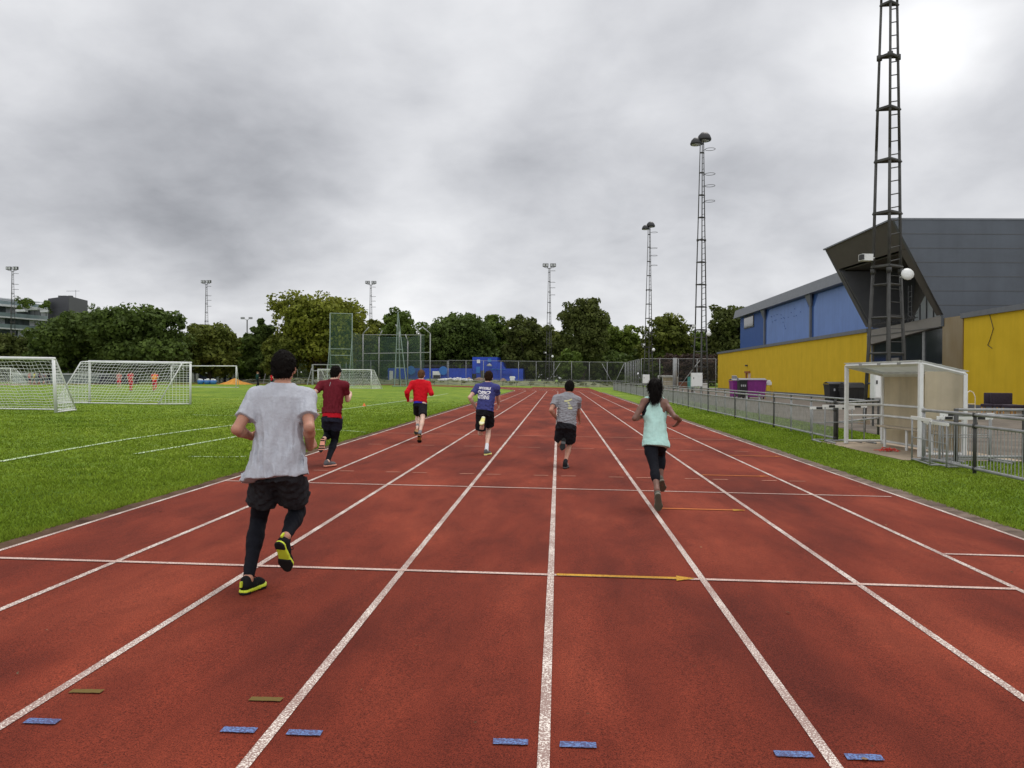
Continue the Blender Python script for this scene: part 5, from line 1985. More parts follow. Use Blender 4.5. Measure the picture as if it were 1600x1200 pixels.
p = GD(1201, 62.5)
rt_ = thing('step_stool', p, 'yellow legged stand carrying a white tub beside the purple bin', 'stand')
m = MB(); m.bbox(p + np.array([0, 0, 1.25]), (.42, .35, .28), .03); m.bbox(p + np.array([0, 0, 1.45]), (.26, .22, .14), .03); m.build('tub', M_WPLAST, rt_)
M_YSTEEL = mat('yellow_steel', (.58, .37, .03), .5, .1)
for sx in (-1, 1):
    for sy in (-1, 1):
        m = MB(); m.bar(p + np.array([sx * .34, sy * .3, 0]), p + np.array([sx * .2, sy * .15, 1.12]), .028, 6); m.build('leg', M_YSTEEL, rt_)
m = MB(); m.box(p + np.array([0, 0, .45]), (.5, .4, .04)); m.box(p + np.array([0, 0, 1.1]), (.5, .4, .04)); m.build('shelf', M_YSTEEL, rt_)

p = GD(1518, 27)
rt_ = thing('sack_trolley', p, 'pale thin-framed hand trolley upright behind the shelter near the yellow wall', 'trolley')
m = MB()
for s in (-1, 1):
    m.path([p + np.array([s * .13, 0, .1]), p + np.array([s * .13, 0, 1.05]), p + np.array([s * .10, .06, 1.2]), p + np.array([0, .1, 1.26])], .016, 6)
for z in (.3, .55, .8): m.bar(p + np.array([-.13, 0, z]), p + np.array([.13, 0, z]), .012, 6)
m.build('frame', mat('cream_steel', (.55, .48, .36), .5, .1), rt_)
m = MB(); m.box(p + np.array([0, -.12, .03]), (.32, .26, .02)); m.build('toe_plate', M_STEEL, rt_)
for s in (-1, 1):
    m = MB(); m.bar(p + np.array([s * .15, .06, .11]), p + np.array([s * .20, .06, .11]), .11, 12); m.build('wheel', M_BLACKP, rt_, True)

# small orange cones
for i, (px, py, lab) in enumerate(((569, 634.5, 'small orange marker cone beside the touchline between the red runners'), (1e9, 0, ''),)):
    if px > 2000: continue
    p = G(px, py)
    m = MB(); m.lathe(p, [(.11, 0), (.11, .012), (.075, .015), (.02, .15), (.0, .155)], 14)
    tag(m.build('marker_cone', mat('orange_cone', (.75, .16, .02), .5, .1), None, False), lab, 'cone')
# ------------------------------------------------------------------ sports hall on the right
Z0 = gz(9)
M_YELLOW = mat('yellow_render', (.59, .395, .018), .85, .05, .7, (.63, .425, .024), .12, 30, streak=.10, spec=.2)
M_COPING = mat('grey_metal_coping', (.135, .145, .162), .5, .12, 2, None, .05, 30, metal=.2)
M_BLUEL = mat('light_blue_cladding', (.135, .225, .49), .6, .05, .8, None, .05, 30, streak=.10)
M_BLUED = mat('deep_blue_cladding', (.022, .078, .27), .6, .08, .8, streak=.1)
M_CLAD = mat('slate_blue_cladding', (.060, .070, .086), .5, .10, .5, (.070, .083, .102), .08, 14, metal=.1, streak=.12)
M_SOFFIT = mat('dark_bronze_soffit', (.058, .052, .047), .55, .15, 1.5)
M_SOFFIT2 = mat('dark_grey_panel', (.075, .078, .085), .5, .1, 1.5)
M_LINTEL = mat('beige_metal_panel', (.20, .185, .165), .45, .08, 2, metal=.2)
M_BRONZE = mat('bronze_metal_panel', (.29, .20, .085), .35, .12, 1.0, (.34, .27, .17), .05, 10, metal=.5, stretch=(1, 1, .3))
M_FRAME = mat('dark_window_frame', (.05, .052, .055), .5, .1, 4)
M_GLASSG = mat('reflective_glass', (.30, .325, .335), .3, .15, .6)

hall = thing('sports_hall', (24.3, 60, Z0), 'sports hall with yellow lower walls, blue upper cladding and a jutting dark angular entrance', 'building')
WX = 24.30
HT = 5.32
m = MB(); m.box((WX + 4, (62.2 + 119) / 2, Z0 + HT / 2), (8, 119 - 62.2, HT)); m.build('yellow_wall', M_YELLOW, hall)
m = MB(); m.box((WX + 6, (10 + 47.7) / 2, Z0 + HT / 2), (12, 37.7, HT)); m.build('yellow_wall', M_YELLOW, hall)
m = MB(); m.box((WX + 4, (62.0 + 119.2) / 2, Z0 + HT + .15), (8.3, 119.2 - 62.0, .30)); m.build('coping', M_COPING, hall)
m = MB(); m.box((WX + 6, (10 + 47.85) / 2, Z0 + HT + .15), (12.3, 37.85, .30)); m.build('coping', M_COPING, hall)
# dark plinth strip
m = MB(); m.box((WX + 4, (62.2 + 119) / 2, Z0 + .09), (8.04, 119 - 62.2, .18)); m.box((WX + 6, (10 + 47.7) / 2, Z0 + .09), (12.04, 37.7, .18)); m.build('plinth', M_COPING, hall)
BX = 27.4
m = MB(); m.box((BX + 12, (62.7 + 118) / 2, Z0 + 5.4 + 2.75), (24, 118 - 62.7, 5.5)); m.build('upper_wall', M_BLUED, hall)
for (ya, yb) in ((86.0, 103.2), (62.0, 84.4)):
    m = MB()
    c = 1.3
    m.prism([(BX - .03, ya, Z0 + 5.62), (BX - .03, yb, Z0 + 5.62), (BX - .03, yb, Z0 + 10.6 - c), (BX - .03, yb - c, Z0 + 10.6), (BX - .03, ya + c, Z0 + 10.6), (BX - .03, ya, Z0 + 10.6 - c)], (.05, 0, 0))
    m.build('blue_panel', M_BLUEL, hall)
m = MB()
m.prism([(BX - .75, 62.8, Z0 + 10.75), (BX - .75, 119.4, Z0 + 10.75), (BX - .45, 119.4, Z0 + 11.95), (BX - .45, 62.8, Z0 + 11.95)], (26, 0, 0))
m.build('roof_fascia', M_COPING, hall)
for y in (85.2, 103.9):
    m = MB()
    m.prism([(BX - .5, y - .9, Z0 + 10.74), (BX - .5, y + .9, Z0 + 10.74), (BX - .2, y + .28, Z0 + 9.5), (BX - .2, y - .28, Z0 + 9.5)], (.2, 0, 0))
    m.box((BX - .12, y, Z0 + 7.6), (.2, .35, 3.9))
    m.build('roof_bracket', M_COPING, hall)
m = MB(); m.box((BX - .04, 112.6, Z0 + 9.75), (.10, 5.6, 1.7)); wf = m.build('window', M_FRAME, hall)
m = MB(); m.box((BX - .10, 112.6, Z0 + 9.75), (.04, 5.2, 1.35)); m.build('louvre', M_GLASSD, wf)
rs_ = random.Random(4)
m = MB()
for k in range(22):
    m.box((BX - .065, rs_.uniform(88, 102), Z0 + 9.3 + rs_.uniform(-.5, .5) * (1 if k < 14 else 4)), (.05, .10, .10))
m.build('fixing', M_BLUED, hall)
# entrance wedge
A, B, Dd, E = Vector((21.1, 62.4, Z0 + 11.85)), Vector((21.1, 50, Z0 + 11.72)), Vector((24.2, 50, Z0 + 5.72)), Vector((24.2, 62.2, Z0 + 5.72))
def FP(s, t, inn=0.0):
    p = (A * (1 - s) + B * s) * (1 - t) + (E * (1 - s) + Dd * s) * t
    return p + Vector((inn, 0, 0))
TH = Vector((.35, 0, .18))
m = MB(); m.prism([FP(0, 0), FP(1, 0), FP(1, .30), FP(0, .26)], TH); m.build('soffit_band', M_SOFFIT, hall)
m = MB(); m.prism([FP(0, .262), FP(.05, .264), FP(.05, 1), FP(0, 1)], TH); m.build('soffit_rim', M_SOFFIT2, hall)
m = MB(); m.prism([FP(.90, .302), FP(1, .302), FP(1, 1), FP(.93, 1)], TH); m.build('soffit_rim', M_SOFFIT, hall)
m = MB()
top = [Vector((21.1, 50.0, Z0 + 11.72)), Vector((58, 50, Z0 + 11.25)), Vector((58, 50, Z0 + 5.0)), Vector((24.2, 50, Z0 + 5.0)), Vector((24.2, 50, Z0 + 5.72))]
top = [p - Vector((0, .03, 0)) for p in top]; m.prism(top, (0, .3, 0)); m.build('side_cladding', M_CLAD, hall)
m = MB()
for k in range(6):
    z = Z0 + 6.3 + .9 * k
    xl = 24.2 - (z - Z0 - 5.72) / 6.0 * 3.1
    zr = z - .012 * (58 - xl) * (z - Z0 - 5) / 6
    m.prism([(xl, 49.955, z), (58, 49.955, zr), (58, 49.955, zr + .04), (xl, 49.955, z + .04)], (0, .03, 0))
m.build('cladding_seam', M_FRAME, hall)
m = MB(); m.prism([(20.98, 49.93, Z0 + 11.72), (58, 49.93, Z0 + 11.26), (58, 62.6, Z0 + 11.40), (20.98, 62.6, Z0 + 11.86)], (0, 0, .10)); m.build('roof_edge', M_COPING, hall)
m = MB(); m.prism([(21.1, 62.4, Z0 + 11.80), (24.2, 62.2, Z0 + 5.72), (40, 62.2, Z0 + 5.72), (40, 62.4, Z0 + 11.5)], (0, -.25, 0)); m.build('side_cladding', M_SOFFIT2, hall)
# recess behind the opening
m = MB()
m.prism([FP(.05, .28, .36), FP(.9, .31, .36), Vector((29, 51, Z0 + 9.9)), Vector((29, 61.6, Z0 + 9.9))], (0, 0, .1)); m.build('recess_ceiling', M_SOFFIT, hall)
m = MB(); m.prism([(21.95, 61.4, Z0 + 10.0), (24.4, 61.4, Z0 + 5.6), (28.6, 61.4, Z0 + 5.6), (28.6, 61.4, Z0 + 10.0)], (0, -.12, 0)); m.build('recess_side', M_SOFFIT2, hall)
m = MB(); m.prism([(24.75, 50.35, Z0 + 5.5), (26.3, 59.6, Z0 + 5.5), (24.75, 50.35, Z0 + 10.0)], (.08, 0, 0)); gl = m.build('upper_glazing', M_GLASSG, hall)
for k in range(1, 6):
    m = MB(); f = k / 6; m.box((24.75 + 1.55 * f - .04, 50.35 + 9.25 * f, Z0 + 5.5 + 2.2 * (1 - f)), (.08, .07, 4.4 * (1 - f))); m.build('mullion', M_FRAME, gl)
m = MB(); m.prism([(24.85, 50.35, Z0 + 10.0), (26.4, 59.6, Z0 + 5.5), (27.6, 61.2, Z0 + 5.5), (27.6, 61.2, Z0 + 10.0)], (.1, 0, 0)); m.build('recess_panel', M_SOFFIT, hall)
m = MB()
m.prism([(24.28, 50.3, Z0 + 5.70), (24.28, 62.2, Z0 + 5.45), (24.28, 62.2, Z0 + 4.30), (24.28, 50.3, Z0 + 5.05)], (.5, 0, 0)); m.build('lintel', M_LINTEL, hall)
m = MB(); m.box((24.24, 56.2, Z0 + 4.98), (.04, 11.8, .035)); m.build('lintel_joint', M_FRAME, hall)
m = MB(); m.box((24.6, 56.2, Z0 + 2.5), (.06, 11.9, 5.0)); gl = m.build('entrance_glazing', M_GLASSD, hall)
m = MB()
for y in (50.6, 53.2, 53.35, 56.2, 59.0, 61.9):
    m.box((24.54, y, Z0 + 2.45), (.10, .09, 4.9))
m.box((24.54, 56.2, Z0 + 2.6), (.09, 11.6, .08)); m.box((24.54, 56.2, Z0 + .1), (.09, 11.6, .2))
m.build('mullion', M_STEEL, gl)
m = MB(); m.box((24.52, 57.6, Z0 + 1.9), (.06, 1.2, 2.6)); m.build('white_notice', M_LINTEL, gl)
m = MB(); m.box((24.6, 48.95, Z0 + 2.75), (.7, 2.44, 5.5)); m.build('metal_pier', M_BRONZE, hall)
m = MB(); m.box((25.0, 50.25, Z0 + 2.5), (.6, .12, 5.0)); m.build('pier_edge', M_STEEL, hall)
m = MB()
for s in (0, .5): m.path([(24.5, 55 + s, Z0 + 5.7), (24.5, 55 + s, Z0 + 8.2)], .04, 5)
for k in range(6): m.bar((24.5, 55, Z0 + 6 + .35 * k), (24.5, 55.5, Z0 + 6 + .35 * k), .03, 5)
m.build('roof_ladder', M_FRAME, hall)
rs_ = random.Random(9)
m = MB()
for k in range(60):
    p = Vector((24.0, rs_.uniform(53.2, 60), Z0 + 5.80))
    m.bar(p, p + Vector((rs_.uniform(-.3, .3), rs_.uniform(-.7, .7), rs_.uniform(-.3, .5))), .02, 4)
m.bar((24.0, 53.0, Z0 + 5.8), (24.0, 60.2, Z0 + 5.8), .03, 4)
m.build('bird_spikes', M_FRAME, hall)
m = MB(); m.path([(WX - .03, 44.9, Z0 + 5.3), (WX - .04, 44.5, Z0 + 4.5), (WX - .05, 44.8, Z0 + 3.9), (WX - .04, 45.05, Z0 + 3.6), (WX - .04, 44.6, Z0 + 3.4)], .018, 5)
m.build('loose_cable', M_BLACKP, hall)
m = MB(); m.box((WX - .03, 99.4, Z0 + 1.15), (.08, 1.1, 2.3)); dr = m.build('door', mat('pale_pink_door', (.50, .36, .30), .6, .1), hall)
m = MB(); m.box((WX - .06, 100.4, Z0 + 2.45), (.16, 2.6, .25)); m.box((WX - .05, 100.9, Z0 + 1.2), (.12, .5, 2.4)); m.build('door_frame', mat('rust_red_trim', (.24, .075, .02), .7, .2), hall)
m = MB(); m.bbox((WX - .15, 100.6, Z0 + 3.3), (.3, .4, .2), .04); m.build('wall_lamp', M_FRAME, hall)

# ------------------------------------------------------------------ glass apartment block far left
M_SLAB = mat('pale_grey_slab', (.52, .54, .55), .6, .08, .5)
M_BALC = mat('balcony_glass', (.17, .22, .225), .12, .2, .4)
M_ROOM = mat('shaded_room_glass', (.03, .042, .046), .15, .5, .25, (.13, .16, .16))
M_DARKBOX = mat('dark_plant_room', (.040, .040, .050), .6, .08, 1)
k_ = 200 / 150.0
apt0 = np.array([-145.2, 190.0]); dirv = unit(np.array([5.33, 19.4])); perp = np.array([-dirv[1], dirv[0]])
ga = gz(-99)
apt = thing('apartment_block', (apt0[0], apt0[1], ga), 'glass-fronted apartment block with pale floor slabs and a dark rooftop box', 'building')
def AP(a, b, z):
    q = apt0 + dirv * a + perp * b
    return (q[0], q[1], ga + z)
def apbox(mb, a0, a1, b0, b1, z0, z1):
    pts = [AP(a0, b0, z0), AP(a1, b0, z0), AP(a1, b1, z0), AP(a0, b1, z0)]
    mb.prism(pts, (0, 0, z1 - z0))
LA = 29
m = MB(); apbox(m, -22, LA - .2, .9, 15, 0, 19.1); m.build('wall', M_ROOM, apt)
for fl in range(6):
    z = 19.2 - 2.95 * fl
    end = LA - max(0, fl) * 1.2
    m = MB(); apbox(m, -22, end + (2.2 if fl == 0 else 0), -.7, 15.2, z, z + (.55 if fl == 0 else .34)); m.build('floor_slab', M_SLAB, apt)
    if fl:
        m = MB(); apbox(m, -22, end, -.62, -.54, z + .34, z + 1.35); m.build('balcony_panel', M_BALC, apt)
    for j in range(14):
        a0 = -20 + 3.4 * j
        if a0 > end - 2: break
        m = MB(); apbox(m, a0, a0 + 3.1, .78, .86, z - 2.55, z - .05); w_ = m.build('window', (M_ROOM, M_GLASSG, M_SLAB, M_BALC)[(j * 7 + fl * 3) % 4 if (j + fl) % 3 else 0], apt)
        m = MB(); apbox(m, a0 + 1.5, a0 + 1.6, .70, .77, z - 2.55, z - .05); m.build('frame', M_FRAME, w_)
m = MB(); apbox(m, 16, 16.35, -.5, -.15, 0, 19); m.build('column', M_SLAB, apt)
q0 = D(75, 486, 200); q1 = D(107.5, 487, 193); q2 = D(137, 488, 205)
zb_, zt_ = ga + 9.6, 1.6 + (588 - 466.5) / 1202 * 197
m = MB(); m.prism([(q0[0], q0[1], zb_), (q1[0], q1[1], zb_), (q2[0], q2[1], zb_), (q0[0] + q2[0] - q1[0], q0[1] + q2[1] - q1[1], zb_)], (0, 0, zt_ - zb_)); bx_ = m.build('plant_room', M_DARKBOX, apt)
m = MB(); c_ = (q0 + q1 + q2) / 3
for dx in (-2, -.8, .6): m.box((c_[0] + dx, c_[1], zt_ + .35), (.9, .9, .7))
m.bar((c_[0] + 2, c_[1], zt_), (c_[0] + 2, c_[1], zt_ + 2.2), .05, 4); m.bar((c_[0] - .5, c_[1], zt_ + 1.9), (c_[0] + 3, c_[1], zt_ + 1.9), .04, 4)
m.build('antenna', M_FRAME, bx_)
m = MB(); apbox(m, -22, 14, 3, 9, 19.75, 21.4); m.build('penthouse', M_SLAB, apt)
m = MB(); apbox(m, -22, 16, 2.2, 9.5, 21.4, 21.65); m.build('penthouse_roof', M_SLAB, apt)
m = MB(); apbox(m, -2, LA - 1, -.2, -.12, 19.75, 20.7); m.build('terrace_rail', M_BALC, apt)
m = MB(); apbox(m, LA + 1, LA + 14, 4, 14, 0, 17.9); m.build('lower_wing', M_SLAB, apt)
m = MB(); apbox(m, 20, 23, -3, -1, 0, 8); m.build('orange_bay', mat('orange_brick', (.30, .15, .05), .8, .15), apt)

# ------------------------------------------------------------------ far end: bank, fences, cage, blue buildings
gzf = 0.05
bk = MB()
rsb = random.Random(6)
nx_ = 70
rows = []
for (yy, zz) in ((133.5, 0), (136.5, .50), (140, .85), (144, .7), (147, .0)):
    rows.append([(-62 + 74 * i / nx_, yy + rsb.uniform(-.4, .4), gz(-62 + 74 * i / nx_) - .03 + zz * (1 + rsb.uniform(-.25, .25)) * min(1, i / 6, (nx_ - i) / 6)) for i in range(nx_ + 1)])
for row in rows: bk.v += row
for j in range(len(rows) - 1):
    for i in range(nx_):
        a = j * (nx_ + 1) + i; bk.f.append((a, a + 1, a + nx_ + 2, a + nx_ + 1))
M_WEED = mat('weedy_grass', (.070, .105, .030), .9, .4, .9, (.17, .17, .085), .6, 12)
tag(bk.build('grass_bank', M_WEED, None, True), 'low weedy bank beyond the far bend', 'bank', None, 'structure')

side_rail('long low spectator rail round the outside of the far bend', [(x, 133 + .02 * abs(x)) for x in (12, 0, -12, -24, -36, -48, -60, -72, -84, -96)], (1.05, .55), .03)

def mesh_fence(label, pts, h, step, bent=False, braces=()):
    root = thing('wire_fence', (pts[0][0], pts[0][1], gz(pts[0][0])), label, 'fence')
    n = 0
    for (xa, ya), (xb, yb) in zip(pts, pts[1:]):
        L_ = math.hypot(xb - xa, yb - ya); k = max(1, int(round(L_ / step)))
        for i in range(k + (1 if (xb, yb) == pts[-1] else 0)):
            f = i / k; x, y = xa + (xb - xa) * f, ya + (yb - ya) * f
            m = MB(); m.bar((x, y, gz(x)), (x, y, gz(x) + h), .055, 5); m.build('post', M_STEEL, root, True)
        m = MB(); m.add([(xa, ya, gz(xa) + .05), (xb, yb, gz(xb) + .05), (xb, yb, gz(xb) + h), (xa, ya, gz(xa) + h)], [(0, 1, 2, 3)]); m.build('wire_panel', M_WIRE, root)
        m = MB(); m.bar((xa, ya, gz(xa) + h), (xb, yb, gz(xb) + h), .03, 5); m.bar((xa, ya, gz(xa) + 1.1), (xb, yb, gz(xb) + 1.1), .02, 5); m.build('rail', M_STEEL, root)
    for (x, y, dx) in braces:
        m = MB(); m.bar((x, y, gz(x) + h * .95), (x + dx, y - .3, gz(x)), .05, 5); m.build('brace', M_STEEL, root, True)
    return root


xf = lambda px, d: float(D(px, 600, d)[0])
mesh_fence('tall wire fence on slim posts along the far end of the ground', [(-20.5, 143), (12.3, 143)], 4.5, 3.25, braces=((xf(875, 143), 143, -2.7), (xf(940, 143), 143, 2.3), (xf(975, 142), 143, -2.0)))
mesh_fence('tall wire fence on slim posts behind the throwing cage and goals at left', [(-110, 150), (-66, 150), (-20.8, 143.4)], 4.4, 5.2)
mesh_fence('tall wire fence with closely lined-up posts left of the running woman', [(12.4, 142.5), (12.4, 119.3)], 4.5, 2.9)
mesh_fence('tall wire fence across the gap beside the yellow wall', [(12.7, 119), (24.0, 119)], 4.6, 2.9, braces=((21.6, 119, -3.4),))
p = GD(1054.5, 117)
m = MB(); m.bar(p, p + np.array([0, 0, 4.7]), .32, 10)
tag(m.build('fence_post', M_STEEL, None, True), 'thick pale round post in front of the wire fence left of the mast cabinet', 'post')

# throwing cage
cg = thing('throwing_cage', GD(590, 110), 'green netted hammer throwing cage with tall gate panel and bent-topped posts', 'throwing cage')
def CP(px, d, z): 
    q = GD(px, d); return (q[0], q[1], q[2] + z)
def pole(px, d, h, r=.07, bent=0.0, m_=None, name='post'):
    m = MB(); m.bar(CP(px, d, 0), CP(px, d, h), r, 6)
    if bent: 
        q = CP(px, d, h); m.bar(q, (q[0] + bent, q[1], q[2] + 1.0), r, 6)
    return m.build(name, m_ or M_GPOLE, cg, True)
for (px, d, h, bt) in ((567, 113, 7.6, .9), (592, 118, 7.4, .5), (624, 119, 8.4, -.6), (637, 117, 6.8, -.4), (657, 112, 7.6, -.9), (672, 110, 7.6, -1.2)):
    pole(px, d, h, .085, bt, M_STEEL)
def net_panel(a, b, h0, h1, name='net', mm=None):
    m = MB()
    pa, pb = np.array(CP(*a, 0)), np.array(CP(*b, 0))
    n = 6
    for i in range(n + 1):
        f = i / n; q = pa + (pb - pa) * f
        sag = .25 * math.sin(math.pi * f)
        m.v += [(q[0], q[1], q[2] + .02), (q[0], q[1] + sag * .4, q[2] + (h0 + h1) / 2), (q[0], q[1], q[2] + h0 + (h1 - h0) * f - sag * .6)]
    for i in range(n):
        for j in range(2):
            a_ = 3 * i + j; m.f.append((a_, a_ + 3, a_ + 4, a_ + 1))
    return m.build(name, mm or M_GNET, cg)
net_panel((550, 109), (567, 113.5), 7.5, 7.6); net_panel((567, 113.5), (592, 118.5), 7.6, 7.5); net_panel((592, 118.5), (637, 118.5), 7.5, 7.4); net_panel((637, 118.5), (663, 110.5), 7.4, 7.4)
for (pa, pb) in (((515.5, 108), (550, 109)),):
    for q, h in ((pa, 10.2), (pb, 10.3)): pole(q[0], q[1], h, .06)
    net_panel(pa, pb, 10.2, 10.3, 'gate_net', M_GNET2)
    m = MB()
    for z in (10.2, 5.2, 4.3): m.bar(CP(*pa, z), CP(*pb, z), .05, 5)
    for q in (pa, pb):
        m.bar(CP(q[0], q[1], 7), CP(q[0] - 5, q[1] - 1.6, .05), .05, 5); m.bar(CP(q[0] - 5, q[1] - 1.6, .05), CP(q[0] + 5, q[1] - 1.6, .05), .05, 5)
        m.bar(CP(q[0], q[1], 6), CP(q[0] + 3, q[1] + 1.6, .05), .05, 5)
    m.build('gate_frame', M_GPOLE, cg)
m = MB()
for (px_, pz) in ((616.5, 0), (635.5, 0)):
    m.bar(CP(px_, 108, 0), CP(621.5, 108, 10.4), .065, 6)
m.bar(CP(626, 109.5, 0), CP(621.5, 108, 9.4), .06, 6)
for z, a_, b_ in ((2.6, 617.8, 632), (5.2, 619, 628.6), (7.4, 620, 625.7)): m.bar(CP(a_, 108, z), CP(b_, 108, z), .05, 5)
m.bar(CP(613, 107, .05), CP(638, 109, .05), .06, 5)
m.build('gate_frame', M_GPOLE, cg)
m = MB(); m.bar(CP(566, 113, 4.7), CP(672, 110.3, 4.9), .05, 5); m.bar(CP(567, 113.4, 7.5), CP(663, 110.6, 7.4), .04, 5); m.build('top_cable', M_STEEL, cg)
# grey gate frame left of the cage
gf = thing('gantry_frame', GD(505, 120), 'grey steel frame with square openings behind the goal at the throwing cage', 'frame')
m = MB()
for px in (488.5, 511.5, 531): m.bar(CP(px, 120, 0), CP(px, 120, 3.2), .16 if px < 500 else .10, 5)
for z in (3.15, 2.2, .6): m.bar(CP(488.5, 120, z), CP(531, 120, z), .07, 5)
m.bar(CP(487, 120, 2.6), CP(480, 119, 0), .06, 5); m.bar(CP(531, 120, 3.0), CP(540, 119, 0), .06, 5)
m.build('bars', M_STEEL, gf)
bf = thing('tripod_stand', GD(421, 135), 'thin grey tripod stand just left of the grey-shirted runner’s head', 'stand')
m = MB(); q = CP(421, 135, 4.4)
for px, d in ((411, 134), (431, 134), (421, 137)): m.bar(q, CP(px, d, 0), .07, 5)
m.build('legs', M_STEEL, bf)

# blue compound
M_BLU = mat('royal_blue_paint', (.004, .040, .40), .5, .12, .6, (.006, .06, .52), streak=.15)
M_BLU2 = mat('sky_blue_paint', (.02, .15, .48), .5, .1, .8)
M_DROOF = mat('dark_felt_roof', (.028, .028, .032), .8, .2, 2)
def bb(name, px0, px1, d, yt, zb, dep_, m_, parent):
    a, b = GD(px0, d), GD(px1, d)
    hor = 589.4 + .0044 * ((px0 + px1) / 2 - 800)
    zt = CAM[2] + (hor - yt) / F_PX * d
    m = MB(); m.prism([(a[0], a[1], zb), (b[0], b[1], zb), (b[0] + .06 * dep_, b[1] + dep_, zb), (a[0] + .06 * dep_, a[1] + dep_, zb)], (0, 0, zt - zb))
    return m.build(name, m_, parent)
hb_ = thing('blue_hoarding', GD(700, 152), 'long low royal blue hoarding with pale blue discs and a white sign', 'hoarding')
bb('wall', 606, 737, 152, 575.5, 0, .3, M_BLU, hb_)
bb('sign', 676, 688, 151.7, 580, 1.5, .1, M_WPLAST, hb_)
_sg = [c for c in hb_.children if c.name.startswith('sign')][0]
bb('sign_text', 677.5, 686.5, 151.5, 581.5, 3.0 - .6, .05, M_BLACKP, _sg) if False else None
bb('sign', 608.5, 614, 151.7, 579.5, .9, .1, M_WPLAST, hb_)
bb('dark_opening', 677, 687.5, 151.6, 586, 0.3, .1, M_DROOF, hb_)
for px in (642, 692.5):
    q = CP(px, 151.6, 2.6); m = MB(); m.bar((q[0], q[1], q[2]), (q[0], q[1] + .1, q[2]), .85, 20); m.build('painted_disc', M_BLU2, hb_, False)
m = MB(); q = np.array(CP(682, 151.5, 0))
sh_t = thing('storage_shed', GD(700, 158), 'low building with dark felt roof behind the blue hoarding', 'building')
bb('wall', 640, 742, 157, 572.5, 0, 6, M_DROOF, sh_t)
bb('roof', 660, 738, 156.6, 570, 3.6, 7, M_DROOF, sh_t)
bt = thing('blue_building', GD(765, 155), 'two-storey bright blue clubhouse with stepped outline and grey lamp', 'building')
bb('wall', 738, 777, 154, 558, 0, 7, M_BLU, bt)
bb('wall', 777, 785, 154.2, 566, 0, 7, M_BLU, bt)
bb('wall', 784.5, 817, 154.5, 576, 0, 6, M_BLU, bt)
m = MB(); a1, a2 = CP(777, 154.3, 4.4), CP(800, 154.3, 2.2)
m.prism([CP(777, 154.35, 2.0), CP(799, 154.35, 2.0), CP(792, 154.35, 2.7), CP(785, 154.35, 4.1), CP(777, 154.35, 4.5)], (0, 3, 0)); m.build('stepped_gable', M_BLU, bt)
for (x0, x1, yt, zb_h, mm, nm) in ((745, 750, 562, 4.4, M_WPLAST, 'white_window'), (762, 767.5, 560, 4.6, M_BLU2, 'window'), (744, 750, 573, 2.4, M_BLU2, 'window'), (751, 757, 579, .9, M_FRAME, 'doorway'), (735, 744, 584, .2, M_DROOF, 'doorway')):
    bb(nm, x0, x1, 153.8, yt, zb_h, .1, mm, bt)
m = MB(); q = CP(764.5, 153, 4.0); m.lathe(q, [(.55, -.35), (.5, -.1), (.12, .15)], 12); m.bar(q, (q[0], q[1] + .8, q[2] + .2), .05, 5); m.build('lamp', M_STEEL, bt)
m = MB(); m.bar(CP(766, 153.8, 3.05), CP(791, 153.8, 3.05), .06, 4); m.build('pipe', M_BLU2, bt)
# far-left blue pavilion behind the large goal
pv_ = thing('pavilion', GD(332, 150), 'dark blue pavilion with pale columns behind the large goal', 'building')
bb('wall', 293, 368, 150, 569.5, 0, 6, mat('navy_wall', (.012, .018, .06), .6, .2), pv_)
bb('roof', 291, 370, 149.6, 567.5, 3.55, 7, M_DROOF, pv_)
for px in (302, 308.5, 341, 347, 356, 365):
    m = MB(); m.box(CP(px, 149.4, 1.8), (.5, .4, 3.5)); m.build('column', M_STEEL, pv_)
for px in (316, 322, 350):
    m = MB(); m.box(CP(px, 149.6, 2.2), (.75, .2, .8)); m.build('window', M_SLAB, pv_)
# pale long wall at the left and dark covers
wl = thing('boundary_wall', GD(150, 128), 'long pale grey-green wall standing low beyond the goals', 'wall')
bb('wall_face', 20, 200, 128, 586.5, 0, .4, mat('pale_green_wall', (.16, .19, .185), .7, .12, .4), wl)
bb('wall_cap', 19, 201, 127.8, 585.9, 1.93, .8, M_SLAB, wl)
for (x0, x1, yt, lab) in ((155, 171, 586, 'dark navy equipment cover seen through the net, left one'), (171.5, 184, 585.2, 'dark navy equipment cover seen through the net, right and taller')):
    cv = thing('equipment_cover', GD((x0 + x1) / 2, 118), lab, 'cover', 'dark navy covers beyond the second goal')
    bb('cover', x0, x1, 118, yt, gz(-60), 3, mat('navy_tarpaulin', (.014, .017, .028), .7, .3, 1.2, None, .4, 8), cv)
for i, px in enumerate((313.5, 324, 333.5)):
    lab = ('leftmost blue tub with white contents under the large goal', 'middle blue tub with white contents under the large goal', 'rightmost blue tub with white contents under the large goal')[i]
    tb = thing('storage_tub', GD(px, 121), lab, 'tub', 'blue tubs by the far goal')
    m = MB(); q = CP(px, 121, 0); m.lathe(q, [(.40, .02), (.50, .35), (.48, .62), (.44, .64)], 14); m.build('tub', mat('blue_tub', (.04, .16, .42), .5, .2, 2), tb, True)
    m = MB(); 
    for k in range(6): m.bbox((q[0] + rsb.uniform(-.3, .3), q[1] + rsb.uniform(-.3, .3), q[2] + .68 + rsb.uniform(-.05, .12)), (.3, .3, .2), .05, rsb.uniform(0, 3))
    m.build('contents', M_WPLAST, tb)
